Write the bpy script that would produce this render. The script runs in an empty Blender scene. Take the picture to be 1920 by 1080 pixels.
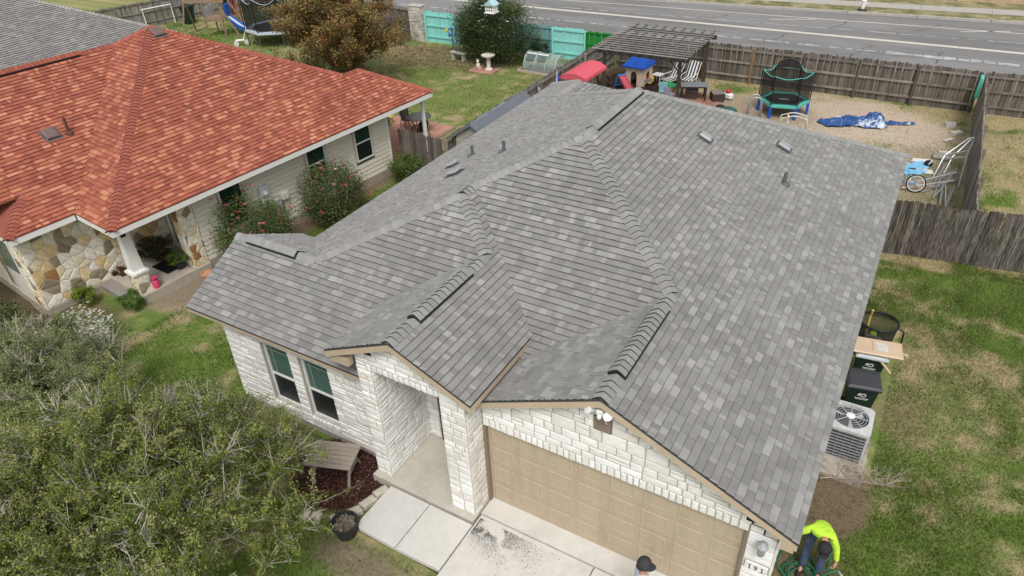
import bpy, math, random
import numpy as np
from mathutils import Vector, Matrix, Quaternion
random.seed(7); rng = np.random.default_rng(7)
SC = bpy.context.scene; COL = SC.collection
R = math.radians
# ---------------------------------------------------------------- camera
CAM = Vector((5.48, -7.65, 11.648))
cd = bpy.data.cameras.new('camera'); cam = bpy.data.objects.new('camera', cd); COL.objects.link(cam)
cam.location = CAM; cam.rotation_euler = (0.9707, 0.0383, 0.5267)
cd.sensor_width = 36; cd.lens = 1315.07/1920*36; cd.clip_start = .2; cd.clip_end = 3000
SC.camera = cam
# ---------------------------------------------------------------- light
SUN_EL, SUN_AZ = R(56), R(148)          # overcast: broad soft sun, high, from the front right
w = bpy.data.worlds.new('World'); SC.world = w; w.use_nodes = True
nt = w.node_tree; nt.nodes.clear()
sky = nt.nodes.new('ShaderNodeTexSky'); sky.sky_type = 'NISHITA'; sky.sun_disc = False
sky.sun_elevation = SUN_EL; sky.sun_rotation = SUN_AZ; sky.air_density = 1.0; sky.dust_density = 4; sky.ozone_density = 1
hs = nt.nodes.new('ShaderNodeHueSaturation'); hs.inputs['Saturation'].default_value = .12
bg = nt.nodes.new('ShaderNodeBackground'); bg.inputs[1].default_value = .15
wo = nt.nodes.new('ShaderNodeOutputWorld')
nt.links.new(sky.outputs[0], hs.inputs['Color']); nt.links.new(hs.outputs[0], bg.inputs[0]); nt.links.new(bg.outputs[0], wo.inputs[0])
sl = bpy.data.lights.new('sun', 'SUN'); sl.energy = 1.5; sl.angle = R(15); sl.color = (1, .97, .93)
so = bpy.data.objects.new('sun', sl); COL.objects.link(so)
sd = Vector((math.sin(SUN_AZ)*math.cos(SUN_EL), math.cos(SUN_AZ)*math.cos(SUN_EL), math.sin(SUN_EL)))
so.rotation_euler = sd.to_track_quat('Z', 'Y').to_euler(); so.location = (0, 0, 40)
vs = SC.view_settings
try:
    SC.display_settings.display_device = 'sRGB'
except Exception: pass
vs.view_transform = 'Standard'; vs.look = 'None'; vs.gamma = 1; vs.exposure = 0.06; vs.use_curve_mapping = False
SC.render.engine = 'CYCLES'
SC.render.resolution_x = 1024; SC.render.resolution_y = 576
# ---------------------------------------------------------------- helpers
GZ = -.18                                                          # level of the lawns
def V(*a): return Vector(a[0]) if len(a) == 1 else Vector(a)
class MB:
    def __init__(s): s.v = []; s.f = []; s.c = []
    def poly(s, pts, col=None):
        b = len(s.v); s.v += [tuple(p) for p in pts]; s.f.append(tuple(range(b, b+len(pts)))); s.c.append(col); return s
    def mesh(s, vs_, fs, col=None):
        b = len(s.v); s.v += [tuple(p) for p in vs_]
        for f in fs: s.f.append(tuple(b+i for i in f)); s.c.append(col)
        return s
    def box(s, x0, x1, y0, y1, z0, z1, col=None, M=None):
        p = [(x0,y0,z0),(x1,y0,z0),(x1,y1,z0),(x0,y1,z0),(x0,y0,z1),(x1,y0,z1),(x1,y1,z1),(x0,y1,z1)]
        if M is not None: p = [tuple(M @ Vector(q)) for q in p]
        return s.mesh(p, [(3,2,1,0),(4,5,6,7),(0,1,5,4),(1,2,6,5),(2,3,7,6),(3,0,4,7)], col)
    def cbox(s, x0, x1, y0, y1, z0, z1, b=.01, col=None, M=None):     # box with chamfered edges
        b = min(b, (x1-x0)*.45, (y1-y0)*.45, (z1-z0)*.45)
        rings = []
        for z, k in ((z0, b), (z0+b, 0), (z1-b, 0), (z1, b)):
            rings.append([(x0+k+ (0 if k else b),y0+k,z),(x1-k-(0 if k else b),y0+k,z),(x1-k,y0+k+(0 if k else b),z),(x1-k,y1-k-(0 if k else b),z),
                          (x1-k-(0 if k else b),y1-k,z),(x0+k+(0 if k else b),y1-k,z),(x0+k,y1-k-(0 if k else b),z),(x0+k,y0+k+(0 if k else b),z)])
        return s.loft(rings, True, True, col, M)
    def loft(s, rings, cap0=True, cap1=True, col=None, M=None):
        n = len(rings[0]); vs_ = [p for r in rings for p in r]
        if M is not None: vs_ = [tuple(M @ Vector(q)) for q in vs_]
        fs = []
        for i in range(len(rings)-1):
            for j in range(n): fs.append((i*n+j, i*n+(j+1) % n, (i+1)*n+(j+1) % n, (i+1)*n+j))
        if cap0: fs.append(tuple(reversed(range(n))))
        if cap1: fs.append(tuple(range((len(rings)-1)*n, len(rings)*n)))
        return s.mesh(vs_, fs, col)
    def tube(s, pts, r, n=6, col=None, caps=True, closed=False):
        pts = [Vector(p) for p in pts]; rr = r if isinstance(r, (list, tuple)) else [r]*len(pts)
        rings = []; up = None
        for i, p in enumerate(pts):
            a = pts[i-1] if (i > 0 or closed) else p; b = pts[(i+1) % len(pts)] if (i < len(pts)-1 or closed) else p
            d = (b-a); d = d.normalized() if d.length > 1e-9 else Vector((0,0,1))
            if up is None: up = Vector((0,0,1)) if abs(d.z) < .9 else Vector((1,0,0))
            x = up.cross(d)
            if x.length < 1e-6: x = Vector((0,1,0)).cross(d)
            x.normalize(); y = d.cross(x); up = y
            rings.append([p + x*math.cos(2*math.pi*k/n)*rr[i] + y*math.sin(2*math.pi*k/n)*rr[i] for k in range(n)])
        if closed: rings.append(rings[0]); caps = False
        return s.loft(rings, caps, caps, col)
    def cyl(s, p0, p1, r0, r1=None, n=10, col=None): return s.tube([p0, p1], [r0, r1 if r1 is not None else r0], n, col)
    def lathe(s, prof, c=(0,0,0), n=16, col=None, M=None, caps=True):
        rings = [[(c[0]+r*math.cos(2*math.pi*k/n), c[1]+r*math.sin(2*math.pi*k/n), c[2]+z) for k in range(n)] for r, z in prof]
        return s.loft(rings, caps, caps, col, M)
    def prism(s, pts, d, col=None):                                  # planar polygon extruded along vector d
        d = Vector(d); a = [Vector(p) for p in pts]; n = len(a)
        vs_ = a + [p+d for p in a]
        fs = [tuple(reversed(range(n))), tuple(range(n, 2*n))] + [(i, (i+1) % n, n+(i+1) % n, n+i) for i in range(n)]
        return s.mesh(vs_, fs, col)
    def sphere(s, c, rx, ry=None, rz=None, n=10, m=6, col=None):
        ry = ry or rx; rz = rz or rx
        rings = []
        for i in range(m+1):
            t = -math.pi/2 + math.pi*i/m; k = max(math.cos(t), .02)
            rings.append([(c[0]+rx*k*math.cos(2*math.pi*j/n), c[1]+ry*k*math.sin(2*math.pi*j/n), c[2]+rz*math.sin(t)) for j in range(n)])
        return s.loft(rings, True, True, col)
    def data(s, name, mat, smooth=False):
        me = bpy.data.meshes.new(name); me.from_pydata(s.v, [], s.f)
        if any(c is not None for c in s.c):
            at = me.color_attributes.new('Col', 'FLOAT_COLOR', 'CORNER')
            tot = np.array([len(f) for f in s.f]); cc = np.array([(c if c is not None else (.5,.5,.5)) for c in s.c], dtype=np.float32)
            a = np.ones((tot.sum(), 4), np.float32); a[:, :3] = np.repeat(cc, tot, axis=0)
            at.data.foreach_set('color', a.ravel())
        if mat is not None: me.materials.append(mat)
        if smooth: me.polygons.foreach_set('use_smooth', [True]*len(me.polygons))
        me.update(); return me
    def build(s, name, mat, parent=None, smooth=False, auto=None, loc=None):
        o = link(name, s.data(name, mat, smooth), parent)
        if loc is not None: o.location = loc
        if auto: 
            try: o.data.set_sharp_from_angle(angle=R(auto))
            except Exception: pass
        return o
def link(name, me, parent=None):
    o = bpy.data.objects.new(name, me); COL.objects.link(o)
    if parent is not None: o.parent = parent
    return o
def tag(o, label=None, cat=None, group=None, kind=None):
    if label: o['label'] = label
    if cat: o['category'] = cat
    if group: o['group'] = group
    if kind: o['kind'] = kind
    return o
def thing(name, label, cat, loc=(0,0,0), rz=0, group=None):
    o = bpy.data.objects.new(name, None); COL.objects.link(o); o.empty_display_size = .2
    o.location = loc; o.rotation_euler = (0,0,rz); return tag(o, label, cat, group)
def struct(o): o['kind'] = 'structure'; return o
def stuff(o): o['kind'] = 'stuff'; return o
def copy_tree(o, parent=None):
    c = o.copy(); COL.objects.link(c); c.parent = parent
    for ch in list(o.children): copy_tree(ch, c)
    return c
def np_mesh(name, verts, faces, mat, cols=None, smooth=False):      # verts (n,3), faces (m,k) all same size; cols per face
    me = bpy.data.meshes.new(name); nv, nf, k = len(verts), len(faces), faces.shape[1]
    me.vertices.add(nv); me.vertices.foreach_set('co', np.asarray(verts, np.float32).ravel())
    me.loops.add(nf*k); me.loops.foreach_set('vertex_index', np.asarray(faces, np.int32).ravel())
    me.polygons.add(nf); me.polygons.foreach_set('loop_start', np.arange(0, nf*k, k, dtype=np.int32))
    try: me.polygons.foreach_set('loop_total', np.full(nf, k, np.int32))
    except Exception: pass
    if smooth: me.polygons.foreach_set('use_smooth', np.ones(nf, bool))
    me.update(calc_edges=True); me.validate()
    if cols is not None:
        at = me.color_attributes.new('Col', 'FLOAT_COLOR', 'CORNER')
        a = np.ones((nf*k, 4), np.float32); a[:, :3] = np.repeat(np.asarray(cols, np.float32), k, axis=0); at.data.foreach_set('color', a.ravel())
    me.materials.append(mat); return me
# smooth value noise in numpy (for lawns, crowns)
_P = np.random.default_rng(3).random((256, 256))
def vnoise(x, y, s=1.0, o=0):
    x = np.asarray(x)/s+o*17.3; y = np.asarray(y)/s+o*9.1
    xi = np.floor(x).astype(int); yi = np.floor(y).astype(int); fx = x-xi; fy = y-yi
    fx = fx*fx*(3-2*fx); fy = fy*fy*(3-2*fy); g = lambda a, b: _P[a % 256, b % 256]
    return (g(xi,yi)*(1-fx)+g(xi+1,yi)*fx)*(1-fy)+(g(xi,yi+1)*(1-fx)+g(xi+1,yi+1)*fx)*fy
def fbm(x, y, s, o=0): return (vnoise(x,y,s,o)*.5+vnoise(x,y,s/2.1,o+1)*.27+vnoise(x,y,s/4.3,o+2)*.15+vnoise(x,y,s/9,o+3)*.08)
# ---------------------------------------------------------------- materials
_mats = {}
def mat(name, col=(.5,.5,.5), rough=.75, var=.18, scale=8, bump=.0, bscale=None, metal=0, attr=False, rv=.0, col2=None, spec=.4, stretch=None, alpha=1, trans=0, sub=0, c2amt=(.45,.7), c2scale=None, rotz=0, big=0):
    if name in _mats: return _mats[name]
    m = bpy.data.materials.new(name); m.use_nodes = True; _mats[name] = m
    t = m.node_tree; N = t.nodes; L = t.links; b = N['Principled BSDF']
    b.inputs['Roughness'].default_value = rough; b.inputs['Metallic'].default_value = metal
    b.inputs['Specular IOR Level'].default_value = spec
    tc = N.new('ShaderNodeTexCoord'); src = tc.outputs['Object']
    if stretch:
        mp = N.new('ShaderNodeMapping'); mp.inputs['Scale'].default_value = stretch; mp.inputs['Rotation'].default_value = (0,0,rotz); L.new(src, mp.inputs[0]); src = mp.outputs[0]
    if rv:
        oi = N.new('ShaderNodeObjectInfo'); ad = N.new('ShaderNodeVectorMath'); ad.operation = 'ADD'
        sc_ = N.new('ShaderNodeVectorMath'); sc_.operation = 'SCALE'; sc_.inputs['Scale'].default_value = 37
        cx = N.new('ShaderNodeCombineXYZ'); L.new(oi.outputs['Random'], cx.inputs[0]); L.new(oi.outputs['Random'], cx.inputs[1]); L.new(cx.outputs[0], sc_.inputs[0])
        L.new(src, ad.inputs[0]); L.new(sc_.outputs[0], ad.inputs[1]); src = ad.outputs[0]
    n1 = N.new('ShaderNodeTexNoise'); n1.inputs['Scale'].default_value = scale; n1.inputs['Detail'].default_value = 6; n1.inputs['Roughness'].default_value = .65; L.new(src, n1.inputs['Vector'])
    if attr:
        a = N.new('ShaderNodeAttribute'); a.attribute_name = 'Col'; cur = a.outputs['Color']
    else:
        rgb = N.new('ShaderNodeRGB'); rgb.outputs[0].default_value = (*col, 1); cur = rgb.outputs[0]
    if col2 is not None:
        n2 = N.new('ShaderNodeTexNoise'); n2.inputs['Scale'].default_value = c2scale or scale*.35; n2.inputs['Detail'].default_value = 8; n2.inputs['Roughness'].default_value = .7; L.new(src, n2.inputs['Vector'])
        r2 = N.new('ShaderNodeMapRange'); r2.inputs[1].default_value = c2amt[0]; r2.inputs[2].default_value = c2amt[1]; L.new(n2.outputs['Fac'], r2.inputs[0])
        mx = N.new('ShaderNodeMix'); mx.data_type = 'RGBA'; L.new(r2.outputs[0], mx.inputs[0]); L.new(cur, mx.inputs[6]); mx.inputs[7].default_value = (*col2, 1); cur = mx.outputs[2]
    mr = N.new('ShaderNodeMapRange'); mr.inputs[1].default_value = .25; mr.inputs[2].default_value = .75; mr.inputs[3].default_value = 1-var; mr.inputs[4].default_value = 1+var; L.new(n1.outputs['Fac'], mr.inputs[0])
    val = mr.outputs[0]
    if rv:
        r3 = N.new('ShaderNodeMapRange'); r3.inputs[3].default_value = 1-rv; r3.inputs[4].default_value = 1+rv; L.new(oi.outputs['Random'], r3.inputs[0])
        mu = N.new('ShaderNodeMath'); mu.operation = 'MULTIPLY'; L.new(val, mu.inputs[0]); L.new(r3.outputs[0], mu.inputs[1]); val = mu.outputs[0]
    if big:                                                          # broad weathering
        nb = N.new('ShaderNodeTexNoise'); nb.inputs['Scale'].default_value = .55; nb.inputs['Detail'].default_value = 4; L.new(N.new('ShaderNodeNewGeometry').outputs['Position'], nb.inputs['Vector'])
        rb = N.new('ShaderNodeMapRange'); rb.inputs[1].default_value = .3; rb.inputs[2].default_value = .7; rb.inputs[3].default_value = 1-big; rb.inputs[4].default_value = 1+big; L.new(nb.outputs['Fac'], rb.inputs[0])
        mv = N.new('ShaderNodeMath'); mv.operation = 'MULTIPLY'; L.new(val, mv.inputs[0]); L.new(rb.outputs[0], mv.inputs[1]); val = mv.outputs[0]
    sc2 = N.new('ShaderNodeVectorMath'); sc2.operation = 'SCALE'; L.new(cur, sc2.inputs[0]); L.new(val, sc2.inputs['Scale']); L.new(sc2.outputs[0], b.inputs['Base Color'])
    if bump:
        n3 = N.new('ShaderNodeTexNoise'); n3.inputs['Scale'].default_value = bscale or scale*3; n3.inputs['Detail'].default_value = 5; L.new(src, n3.inputs['Vector'])
        bu = N.new('ShaderNodeBump'); bu.inputs['Strength'].default_value = 1; bu.inputs['Distance'].default_value = bump; L.new(n3.outputs['Fac'], bu.inputs['Height']); L.new(bu.outputs[0], b.inputs['Normal'])
    if alpha < 1: b.inputs['Alpha'].default_value = alpha
    if trans: b.inputs['Transmission Weight'].default_value = trans
    if sub:                                                          # mineral granules catch the light at a glancing angle
        b.inputs['Sheen Weight'].default_value = sub; b.inputs['Sheen Roughness'].default_value = .45
    return m
def leaf_mat(name):
    if name in _mats: return _mats[name]
    m = bpy.data.materials.new(name); m.use_nodes = True; _mats[name] = m
    t = m.node_tree; N = t.nodes; L = t.links; b = N['Principled BSDF']; b.inputs['Roughness'].default_value = .55; b.inputs['Specular IOR Level'].default_value = .3
    a = N.new('ShaderNodeAttribute'); a.attribute_name = 'Col'; L.new(a.outputs['Color'], b.inputs['Base Color'])
    tr = N.new('ShaderNodeBsdfTranslucent'); L.new(a.outputs['Color'], tr.inputs[0]); mx = N.new('ShaderNodeMixShader'); mx.inputs[0].default_value = .3
    L.new(b.outputs[0], mx.inputs[1]); L.new(tr.outputs[0], mx.inputs[2]); L.new(mx.outputs[0], N['Material Output'].inputs[0]); return m
def pane_mat(name, col, alpha, rough=.05):
    m = mat(name, col, rough, .05, 3, alpha=alpha, spec=.6); return m
M_sh = mat('shingle_grit', attr=True, rough=.85, var=.20, scale=90, bump=.0015, bscale=260, spec=.35, rv=.03, sub=.30, big=.07)
M_shr = mat('red_shingle_grit', attr=True, rough=.88, var=.20, scale=90, bump=.0015, bscale=260, spec=.25, rv=.03, sub=.06, big=.08)
M_deck = mat('roof_felt', (.05,.05,.052), .9)
M_vent = mat('dark_vent', (.012,.012,.012), .8)
M_trim = mat('tan_paint', (.50,.40,.29), .6, .10, 3)
M_white = mat('white_paint', (.78,.77,.74), .5, .05, 4)
M_offw = mat('cream_siding', (.70,.66,.56), .6, .05, 2, rv=.02)
M_stone = mat('white_limestone', attr=True, rough=.9, var=.12, scale=9, bump=.006, bscale=18, spec=.2, big=.04)
M_flag = mat('flagstone', attr=True, rough=.9, var=.3, scale=7, bump=.006, bscale=18, spec=.2)
M_mortar = mat('white_mortar', (.44,.42,.38), .95, .12, 12, col2=(.30,.285,.255), c2amt=(.5,.75))
M_conc = mat('pale_concrete', (.60,.58,.54), .9, .08, 5, bump=.001, bscale=90, col2=(.47,.45,.41), c2amt=(.5,.8), c2scale=1.2)
M_found = mat('foundation_concrete', (.36,.31,.26), .9, .15, 4)
M_door = mat('garage_tan', (.45,.37,.265), .6, .06, 2.5, col2=(.37,.295,.21), c2amt=(.50,.75), c2scale=2.2, stretch=(1.6,1,.30))
M_black = mat('black_plastic', (.012,.012,.013), .5, .1, 10)
M_dkmetal = mat('dark_metal', (.05,.048,.045), .45, .1, 10, metal=.3)
M_steel = mat('galvanised_steel', (.52,.53,.54), .4, .12, 9, metal=.6)
M_grey = mat('grey_paint', (.34,.35,.36), .5, .08, 8)
M_fence = mat('weathered_cedar', (.17,.147,.125), .95, .35, 6, bump=.003, bscale=30, rv=.42, col2=(.085,.072,.062), c2amt=(.42,.62), c2scale=3, stretch=(7,7,.8))
M_fencel = mat('silvered_cedar', (.27,.25,.225), .95, .3, 6, bump=.003, bscale=30, rv=.35, col2=(.13,.115,.10), c2amt=(.42,.62), c2scale=3, stretch=(7,7,.8))
M_fstreak = mat('streaked_cedar', (.19,.165,.14), .95, .4, 6, bump=.004, bscale=30, rv=.4, col2=(.045,.04,.036), c2amt=(.40,.56), c2scale=4, stretch=(9,9,.7))
M_rail = mat('rail_wood', (.25,.22,.19), .95, .3, 5, rv=.25, stretch=(1,1,1), col2=(.12,.10,.085))
M_glass = pane_mat('tinted_pane', (.02,.07,.055), .38)
M_screen = pane_mat('insect_screen', (.012,.016,.018), .92, .35)
M_blind = mat('green_grey_blind', (.30,.50,.41), .6, .05, 5)
M_room = mat('dark_room', (.01,.012,.012), .9)
M_bark = mat('pale_bark', (.36,.32,.27), .9, .25, 12)
M_barkd = mat('brown_bark', (.16,.12,.09), .9, .25, 12)
M_leaf = leaf_mat('leaf')
# ================================================================ ground
def sm(x, a, b):
    t = np.clip((x-a)/(b-a), 0, 1); return t*t*(3-2*t)
def rect(x, y, x0, x1, y0, y1, s=.25):
    return sm(x,x0-s,x0+s)*(1-sm(x,x1-s,x1+s))*sm(y,y0-s,y0+s)*(1-sm(y,y1-s,y1+s))
def ell(x, y, cx, cy, rx, ry, s=.25, wob=.35):
    d = np.sqrt(((x-cx)/rx)**2+((y-cy)/ry)**2)+(fbm(x,y,1.6,5)-.5)*wob*2; return 1-sm(d,1-s,1+s)
GREEN = np.array([.105,.165,.030]); DGREEN = np.array([.070,.115,.026]); STRAW = np.array([.36,.30,.165]); DIRT = np.array([.32,.255,.185]); BROWN = np.array([.18,.125,.085]); SAND = np.array([.47,.38,.29]); MULCH = np.array([.055,.022,.018])
def ground_zone(x, y, full=False):
    """returns colour (n,3) and grass cover 0..1"""
    x = np.asarray(x, float); y = np.asarray(y, float); n = fbm(x,y,2.2); n2 = fbm(x,y,.8,7); n3 = fbm(x,y,5,11)
    n4 = fbm(x,y,.35,50)
    dry = sm(n*.27+n2*.31+n4*.42, .475, .66)                                    # dry patches
    dry = np.where((x > 7.7) & (y > 14.2), sm(n*.4+n2*.35+n4*.25, .33, .52), dry)
    back = rect(x,y,-9.4,7.7,13.5,28.2,.1)
    dry = np.maximum(dry*(1-back), back*sm(n2*.5+n*.5,.36,.5))
    left = rect(x,y,-24,-9.6,13,28.3,.2)
    dry = np.clip(dry*(1-.1*left)+.18*left,0,1)*(1-.7*rect(x,y,-11.5,-7.1,2.0,12.5,.3))
    g = GREEN[None]*(1-.55*n3[:,None])*1.3*(1-.35*left[:,None]*0)+DGREEN[None]*(.55*n3[:,None])
    c = g*(1-dry[:,None])+STRAW[None]*dry[:,None]; cover = 1-.45*dry
    bare = np.zeros(len(x))
    def put(mask, colr, cov):
        nonlocal c, cover, bare
        bare = np.maximum(bare, mask)
        c = c*(1-mask[:,None])+np.asarray(colr)[None]*mask[:,None]; cover = cover*(1-mask)+cov*mask
    put(ell(x,y,2.9,24.9,5.0,2.75), SAND, .04)
    put(ell(x,y,-.6,24.6,2.4,1.8)*.9, DIRT, .05)
    put(ell(x,y,6.4,20.2,1.6,3.0)*.7, DIRT, .12)
    put(rect(x,y,-9.5,-4.6,23.2,28.2,.3), BROWN*.55, .02)
    put(rect(x,y,-9.5,-4.6,15,23.2,.4)*.6, BROWN, .2)
    put(ell(x,y,6.0,3.4,.85,1.15)*.95, BROWN*.85, .03)
    put(ell(x,y,5.9,1.0,.9,1.3,.4)*.75, BROWN*.9, .15)
    put(ell(x,y,7.6,7.8,1.3,3.2,.5,.7)*.45, STRAW*.9, .5)
    put(ell(x,y,6.9,6.5,.5,.9,.5,.7)*.5, BROWN*1.3, .3)
    put(rect(x,y,-12.9,-11.55,4.4,13,.25)*.95, BROWN*1.05, .03)
    put(ell(x,y,-12.4,2.9,1.7,1.7)*.95, DIRT*.72, .05)
    put(rect(x,y,-19.5,-13,-3,.8,.5)*.85, BROWN*.6, .15)
    put(ell(x,y,-3.35,-.75,1.15,1.05,.12,.1), MULCH, .0)
    put(ell(x,y,-5.6,-.7,1.9,.65,.3,.3)*.8, BROWN*.7, .1)
    put(ell(x,y,-1.3,-2.35,1.25,.42,.4,.3)*.85, DIRT*.62, .12)
    put(ell(x,y,-19.5,25.9,3.6,1.7,.5)*.55, BROWN*1.25, .4)
    put(ell(x,y,-27,24,6,4,.5)*.35, STRAW, .5)
    put(rect(x,y,-60,40,28.6,33,.3)*.6, STRAW*.8, .4)
    put((y > 33)*1.0, np.array([.2,.17,.1]), .2)
    if full: return c, cover, np.clip(dry,0,1), bare
    return c, cover
xs = np.concatenate([[-900,-300,-120,-70,-55], np.arange(-47, 13.01, .2), [16,25,60,150,400,900]])
ys = np.concatenate([[-600,-200,-60,-20,-12], np.arange(-8, 33.01, .2), [36,40,45,50,60,90,150,300,900,2000]])
X, Y = np.meshgrid(xs, ys); gx, gy = X.ravel(), Y.ravel()
gz = GZ+(fbm(gx,gy,1.2,2)-.5)*.05*((np.abs(gx) < 60) & (gy < 33) & (gy > -9))
gz = np.where((gx > -.3) & (gx < 6.0) & (gy < .5), GZ-.04, gz)
nx, ny = len(xs), len(ys); idx = np.arange(nx*ny).reshape(ny, nx)
F = np.stack([idx[:-1,:-1], idx[:-1,1:], idx[1:,1:], idx[1:,:-1]], -1).reshape(-1, 4)
M_ground = mat('soil_and_turf', attr=True, rough=.95, var=.34, scale=14, bump=.02, bscale=22, spec=.15)
me = np_mesh('ground', np.stack([gx, gy, gz], 1), F, M_ground, smooth=True)
gc, _ = ground_zone(gx, gy)
at = me.color_attributes.new('Col', 'FLOAT_COLOR', 'POINT'); a4 = np.ones((len(gx), 4), np.float32); a4[:, :3] = gc; at.data.foreach_set('color', a4.ravel())
struct(link('ground', me))
# ---------------------------------------------------------------- grass blades
def blades(name, x0, x1, y0, y1, dens, h, wd, label, skip=(), seed=1, cut=.05):
    r = np.random.default_rng(seed); n = int((x1-x0)*(y1-y0)*dens)
    x = r.uniform(x0,x1,n); y = r.uniform(y0,y1,n); c, cov, dry, bare = ground_zone(x, y, True)
    k = r.random(n) < np.clip(cov*(.35+.95*fbm(x,y,.5,20)*1.2), cut, 1)
    for (a,b,e,f) in skip: k &= ~((x > a) & (x < b) & (y > e) & (y < f))
    x, y, c, dry = x[k], y[k], c[k], dry[k]; n = len(x)
    hh = h*r.uniform(.45,1.25,n)*(.6+.8*fbm(x,y,.9,30)); ang = r.uniform(0,2*math.pi,n); le = r.uniform(.1,1.0,n)*hh; la = r.uniform(0,2*math.pi,n)
    ww = wd*r.uniform(.6,1.3,n)
    z = np.full(n, GZ-.02)
    p0 = np.stack([x-np.cos(ang)*ww, y-np.sin(ang)*ww, z],1); p1 = np.stack([x+np.cos(ang)*ww, y+np.sin(ang)*ww, z],1); p2 = np.stack([x+np.cos(la)*le, y+np.sin(la)*le, z+.02+hh],1)
    vv = np.stack([p0,p1,p2],1).reshape(-1,3); ff = np.arange(3*n).reshape(-1,3)
    isd = r.random(n) < dry*.85+.10; gsh = fbm(x,y,.6,60)[:,None]
    cc = np.where(isd[:,None], STRAW*r.uniform(.55,1.45,(n,1)), (GREEN*(.55+.95*gsh)+np.array([.02,.02,0])*r.random((n,1)))*r.uniform(.5,1.6,(n,1)))
    br = r.random(n) < .08; cc[br] = BROWN*r.uniform(.5,1.2,(br.sum(),1)); cc = np.clip(cc,.008,.75)
    o = link(name, np_mesh(name, vv, ff, M_leaf, cc)); tag(o, label, 'grass'); stuff(o); return o
blades('lawn_grass', 5.45, 12.5, -2, 14.4, 3000, .065, .0085, 'patchy green and straw lawn beside the grey roofed house', [(5.45,6.6,4.2,10.4)], 1)
blades('lawn_grass', 7.75, 12.5, 14.4, 28, 800, .07, .010, 'dry yellow and green lawn beyond the long dividing fence', [], 2)
blades('lawn_grass', -24, -9.7, 12.5, 28, 330, .06, .016, 'green back lawn with bird bath behind the red roofed house', [(-17,-12.3,11,17)], 3)
blades('lawn_grass', -9.2, 7.5, 15.4, 28, 520, .07, .012, 'thin grass round the bare dirt of the fenced back yard', [], 4)
blades('lawn_grass', -14, -7.1, -7, 13, 900, .07, .010, 'green grass strip between the two houses', [(-16,-11.9,-1,13)], 5)
blades('lawn_grass', -7.2, -.05, -7, -.2, 1500, .07, .009, 'front lawn under the spreading tree', [(-2.2,0,-1.9,0)], 6)
blades('lawn_grass', -44, -24, 18, 31, 130, .08, .025, 'green and straw lawn round the play set', [], 8)
# leaf litter on the left yard
def litter(name, cx, cy, rx, ry, n, s, cols, label, seed, z=None):
    r = np.random.default_rng(seed); a = r.uniform(0,2*math.pi,n); q = np.sqrt(r.random(n)); x = cx+rx*q*np.cos(a)+r.normal(0,rx*.1,n); y = cy+ry*q*np.sin(a)+r.normal(0,ry*.1,n)
    ss = s*r.uniform(.4,1.3,n); t = r.uniform(0,math.pi,n); z0 = (GZ+.045 if z is None else z)
    dx, dy = np.cos(t)*ss, np.sin(t)*ss; zz = z0+r.uniform(0,.015,n)
    P = np.stack([np.stack([x-dx,y-dy,zz],1), np.stack([x+dy*.5,y-dx*.5,zz+ss*.3],1), np.stack([x+dx,y+dy,zz],1), np.stack([x-dy*.5,y+dx*.5,zz+ss*.2],1)],1).reshape(-1,3)
    cc = np.array(cols)[r.integers(0,len(cols),n)]*r.uniform(.7,1.3,(n,1))
    o = link(name, np_mesh(name, P, np.arange(4*n).reshape(-1,4), M_leaf, np.clip(cc,0,.8))); tag(o, label, 'litter'); return stuff(o)
litter('fallen_leaves', -19, 25.6, 4.2, 2.2, 2200, .07, [(.30,.17,.10),(.40,.27,.17),(.2,.12,.08),(.36,.30,.2)], 'brown fallen leaves scattered on the lawn under the rusty tree', 11)
litter('bark_mulch', -3.3, -.8, 1.0, .95, 2600, .035, [(.07,.025,.02),(.11,.04,.03),(.04,.018,.015),(.2,.12,.09)], 'dark red bark mulch in the bed below the windows', 12, GZ+.04)
litter('dark_mulch', -7.2, 26.0, 1.9, 1.7, 1500, .07, [(.06,.03,.025),(.1,.05,.04),(.03,.02,.018)], 'dark mulch spread under the black pergola', 13, GZ+.04)
litter('dirt_clods', 2.9, 24.9, 4.6, 2.6, 300, .04, [(.32,.25,.18),(.5,.42,.33),(.22,.17,.12)], 'crumbs and twigs on the bare dirt circle', 14, GZ+.03)
# ---------------------------------------------------------------- road
def yk(x): return 43.16+.0807*(x+12.25)
M_asph = mat('worn_asphalt', (.235,.23,.225), .93, .10, 14, bump=.002, bscale=120, col2=(.17,.168,.165), c2scale=.35, c2amt=(.42,.6), stretch=(.25,1,1))
M_line = mat('faded_road_paint', (.60,.565,.50), .85, .10, 3, col2=(.40,.38,.35), c2amt=(.5,.72), c2scale=5)
M_patch = mat('worn_white_paint', (.52,.52,.51), .9, .12, 5, col2=(.24,.235,.23), c2amt=(.4,.62), c2scale=4, stretch=(.5,1,1))
rd = MB(); RZ = GZ+.012
for i in range(-60, 40, 5): rd.poly([(i,33,RZ),(i+5,33,RZ),(i+5,yk(i+5),RZ),(i,yk(i),RZ)])
struct(rd.build('road', M_asph))
def strip(name, p0, p1, wd, m, breaks=None, z=RZ+.004):
    mb = MB(); p0 = Vector((*p0,z)); p1 = Vector((*p1,z)); d = (p1-p0); Ln = d.length; d.normalize(); n = Vector((-d.y,d.x,0))*wd/2; t = 0
    while t < Ln:
        s = min(1.2, Ln-t) if breaks is None else random.uniform(*breaks[0])
        a = p0+d*t; b = p0+d*min(t+s, Ln); k0, k1 = (1,1) if breaks is None else (random.uniform(.4,1.1), random.uniform(.4,1.1))
        mb.poly([a-n*k0, b-n*k1, b+n*k1, a+n*k0]); t += s+(0 if breaks is None else random.uniform(*breaks[1]))
    return struct(mb.build(name, m))
strip('road_centre_line', (-45,38.5), (35,38.55), .36, M_line)
strip('road_edge_line', (-30,40.75), (30,43.8), .13, M_line)
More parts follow.
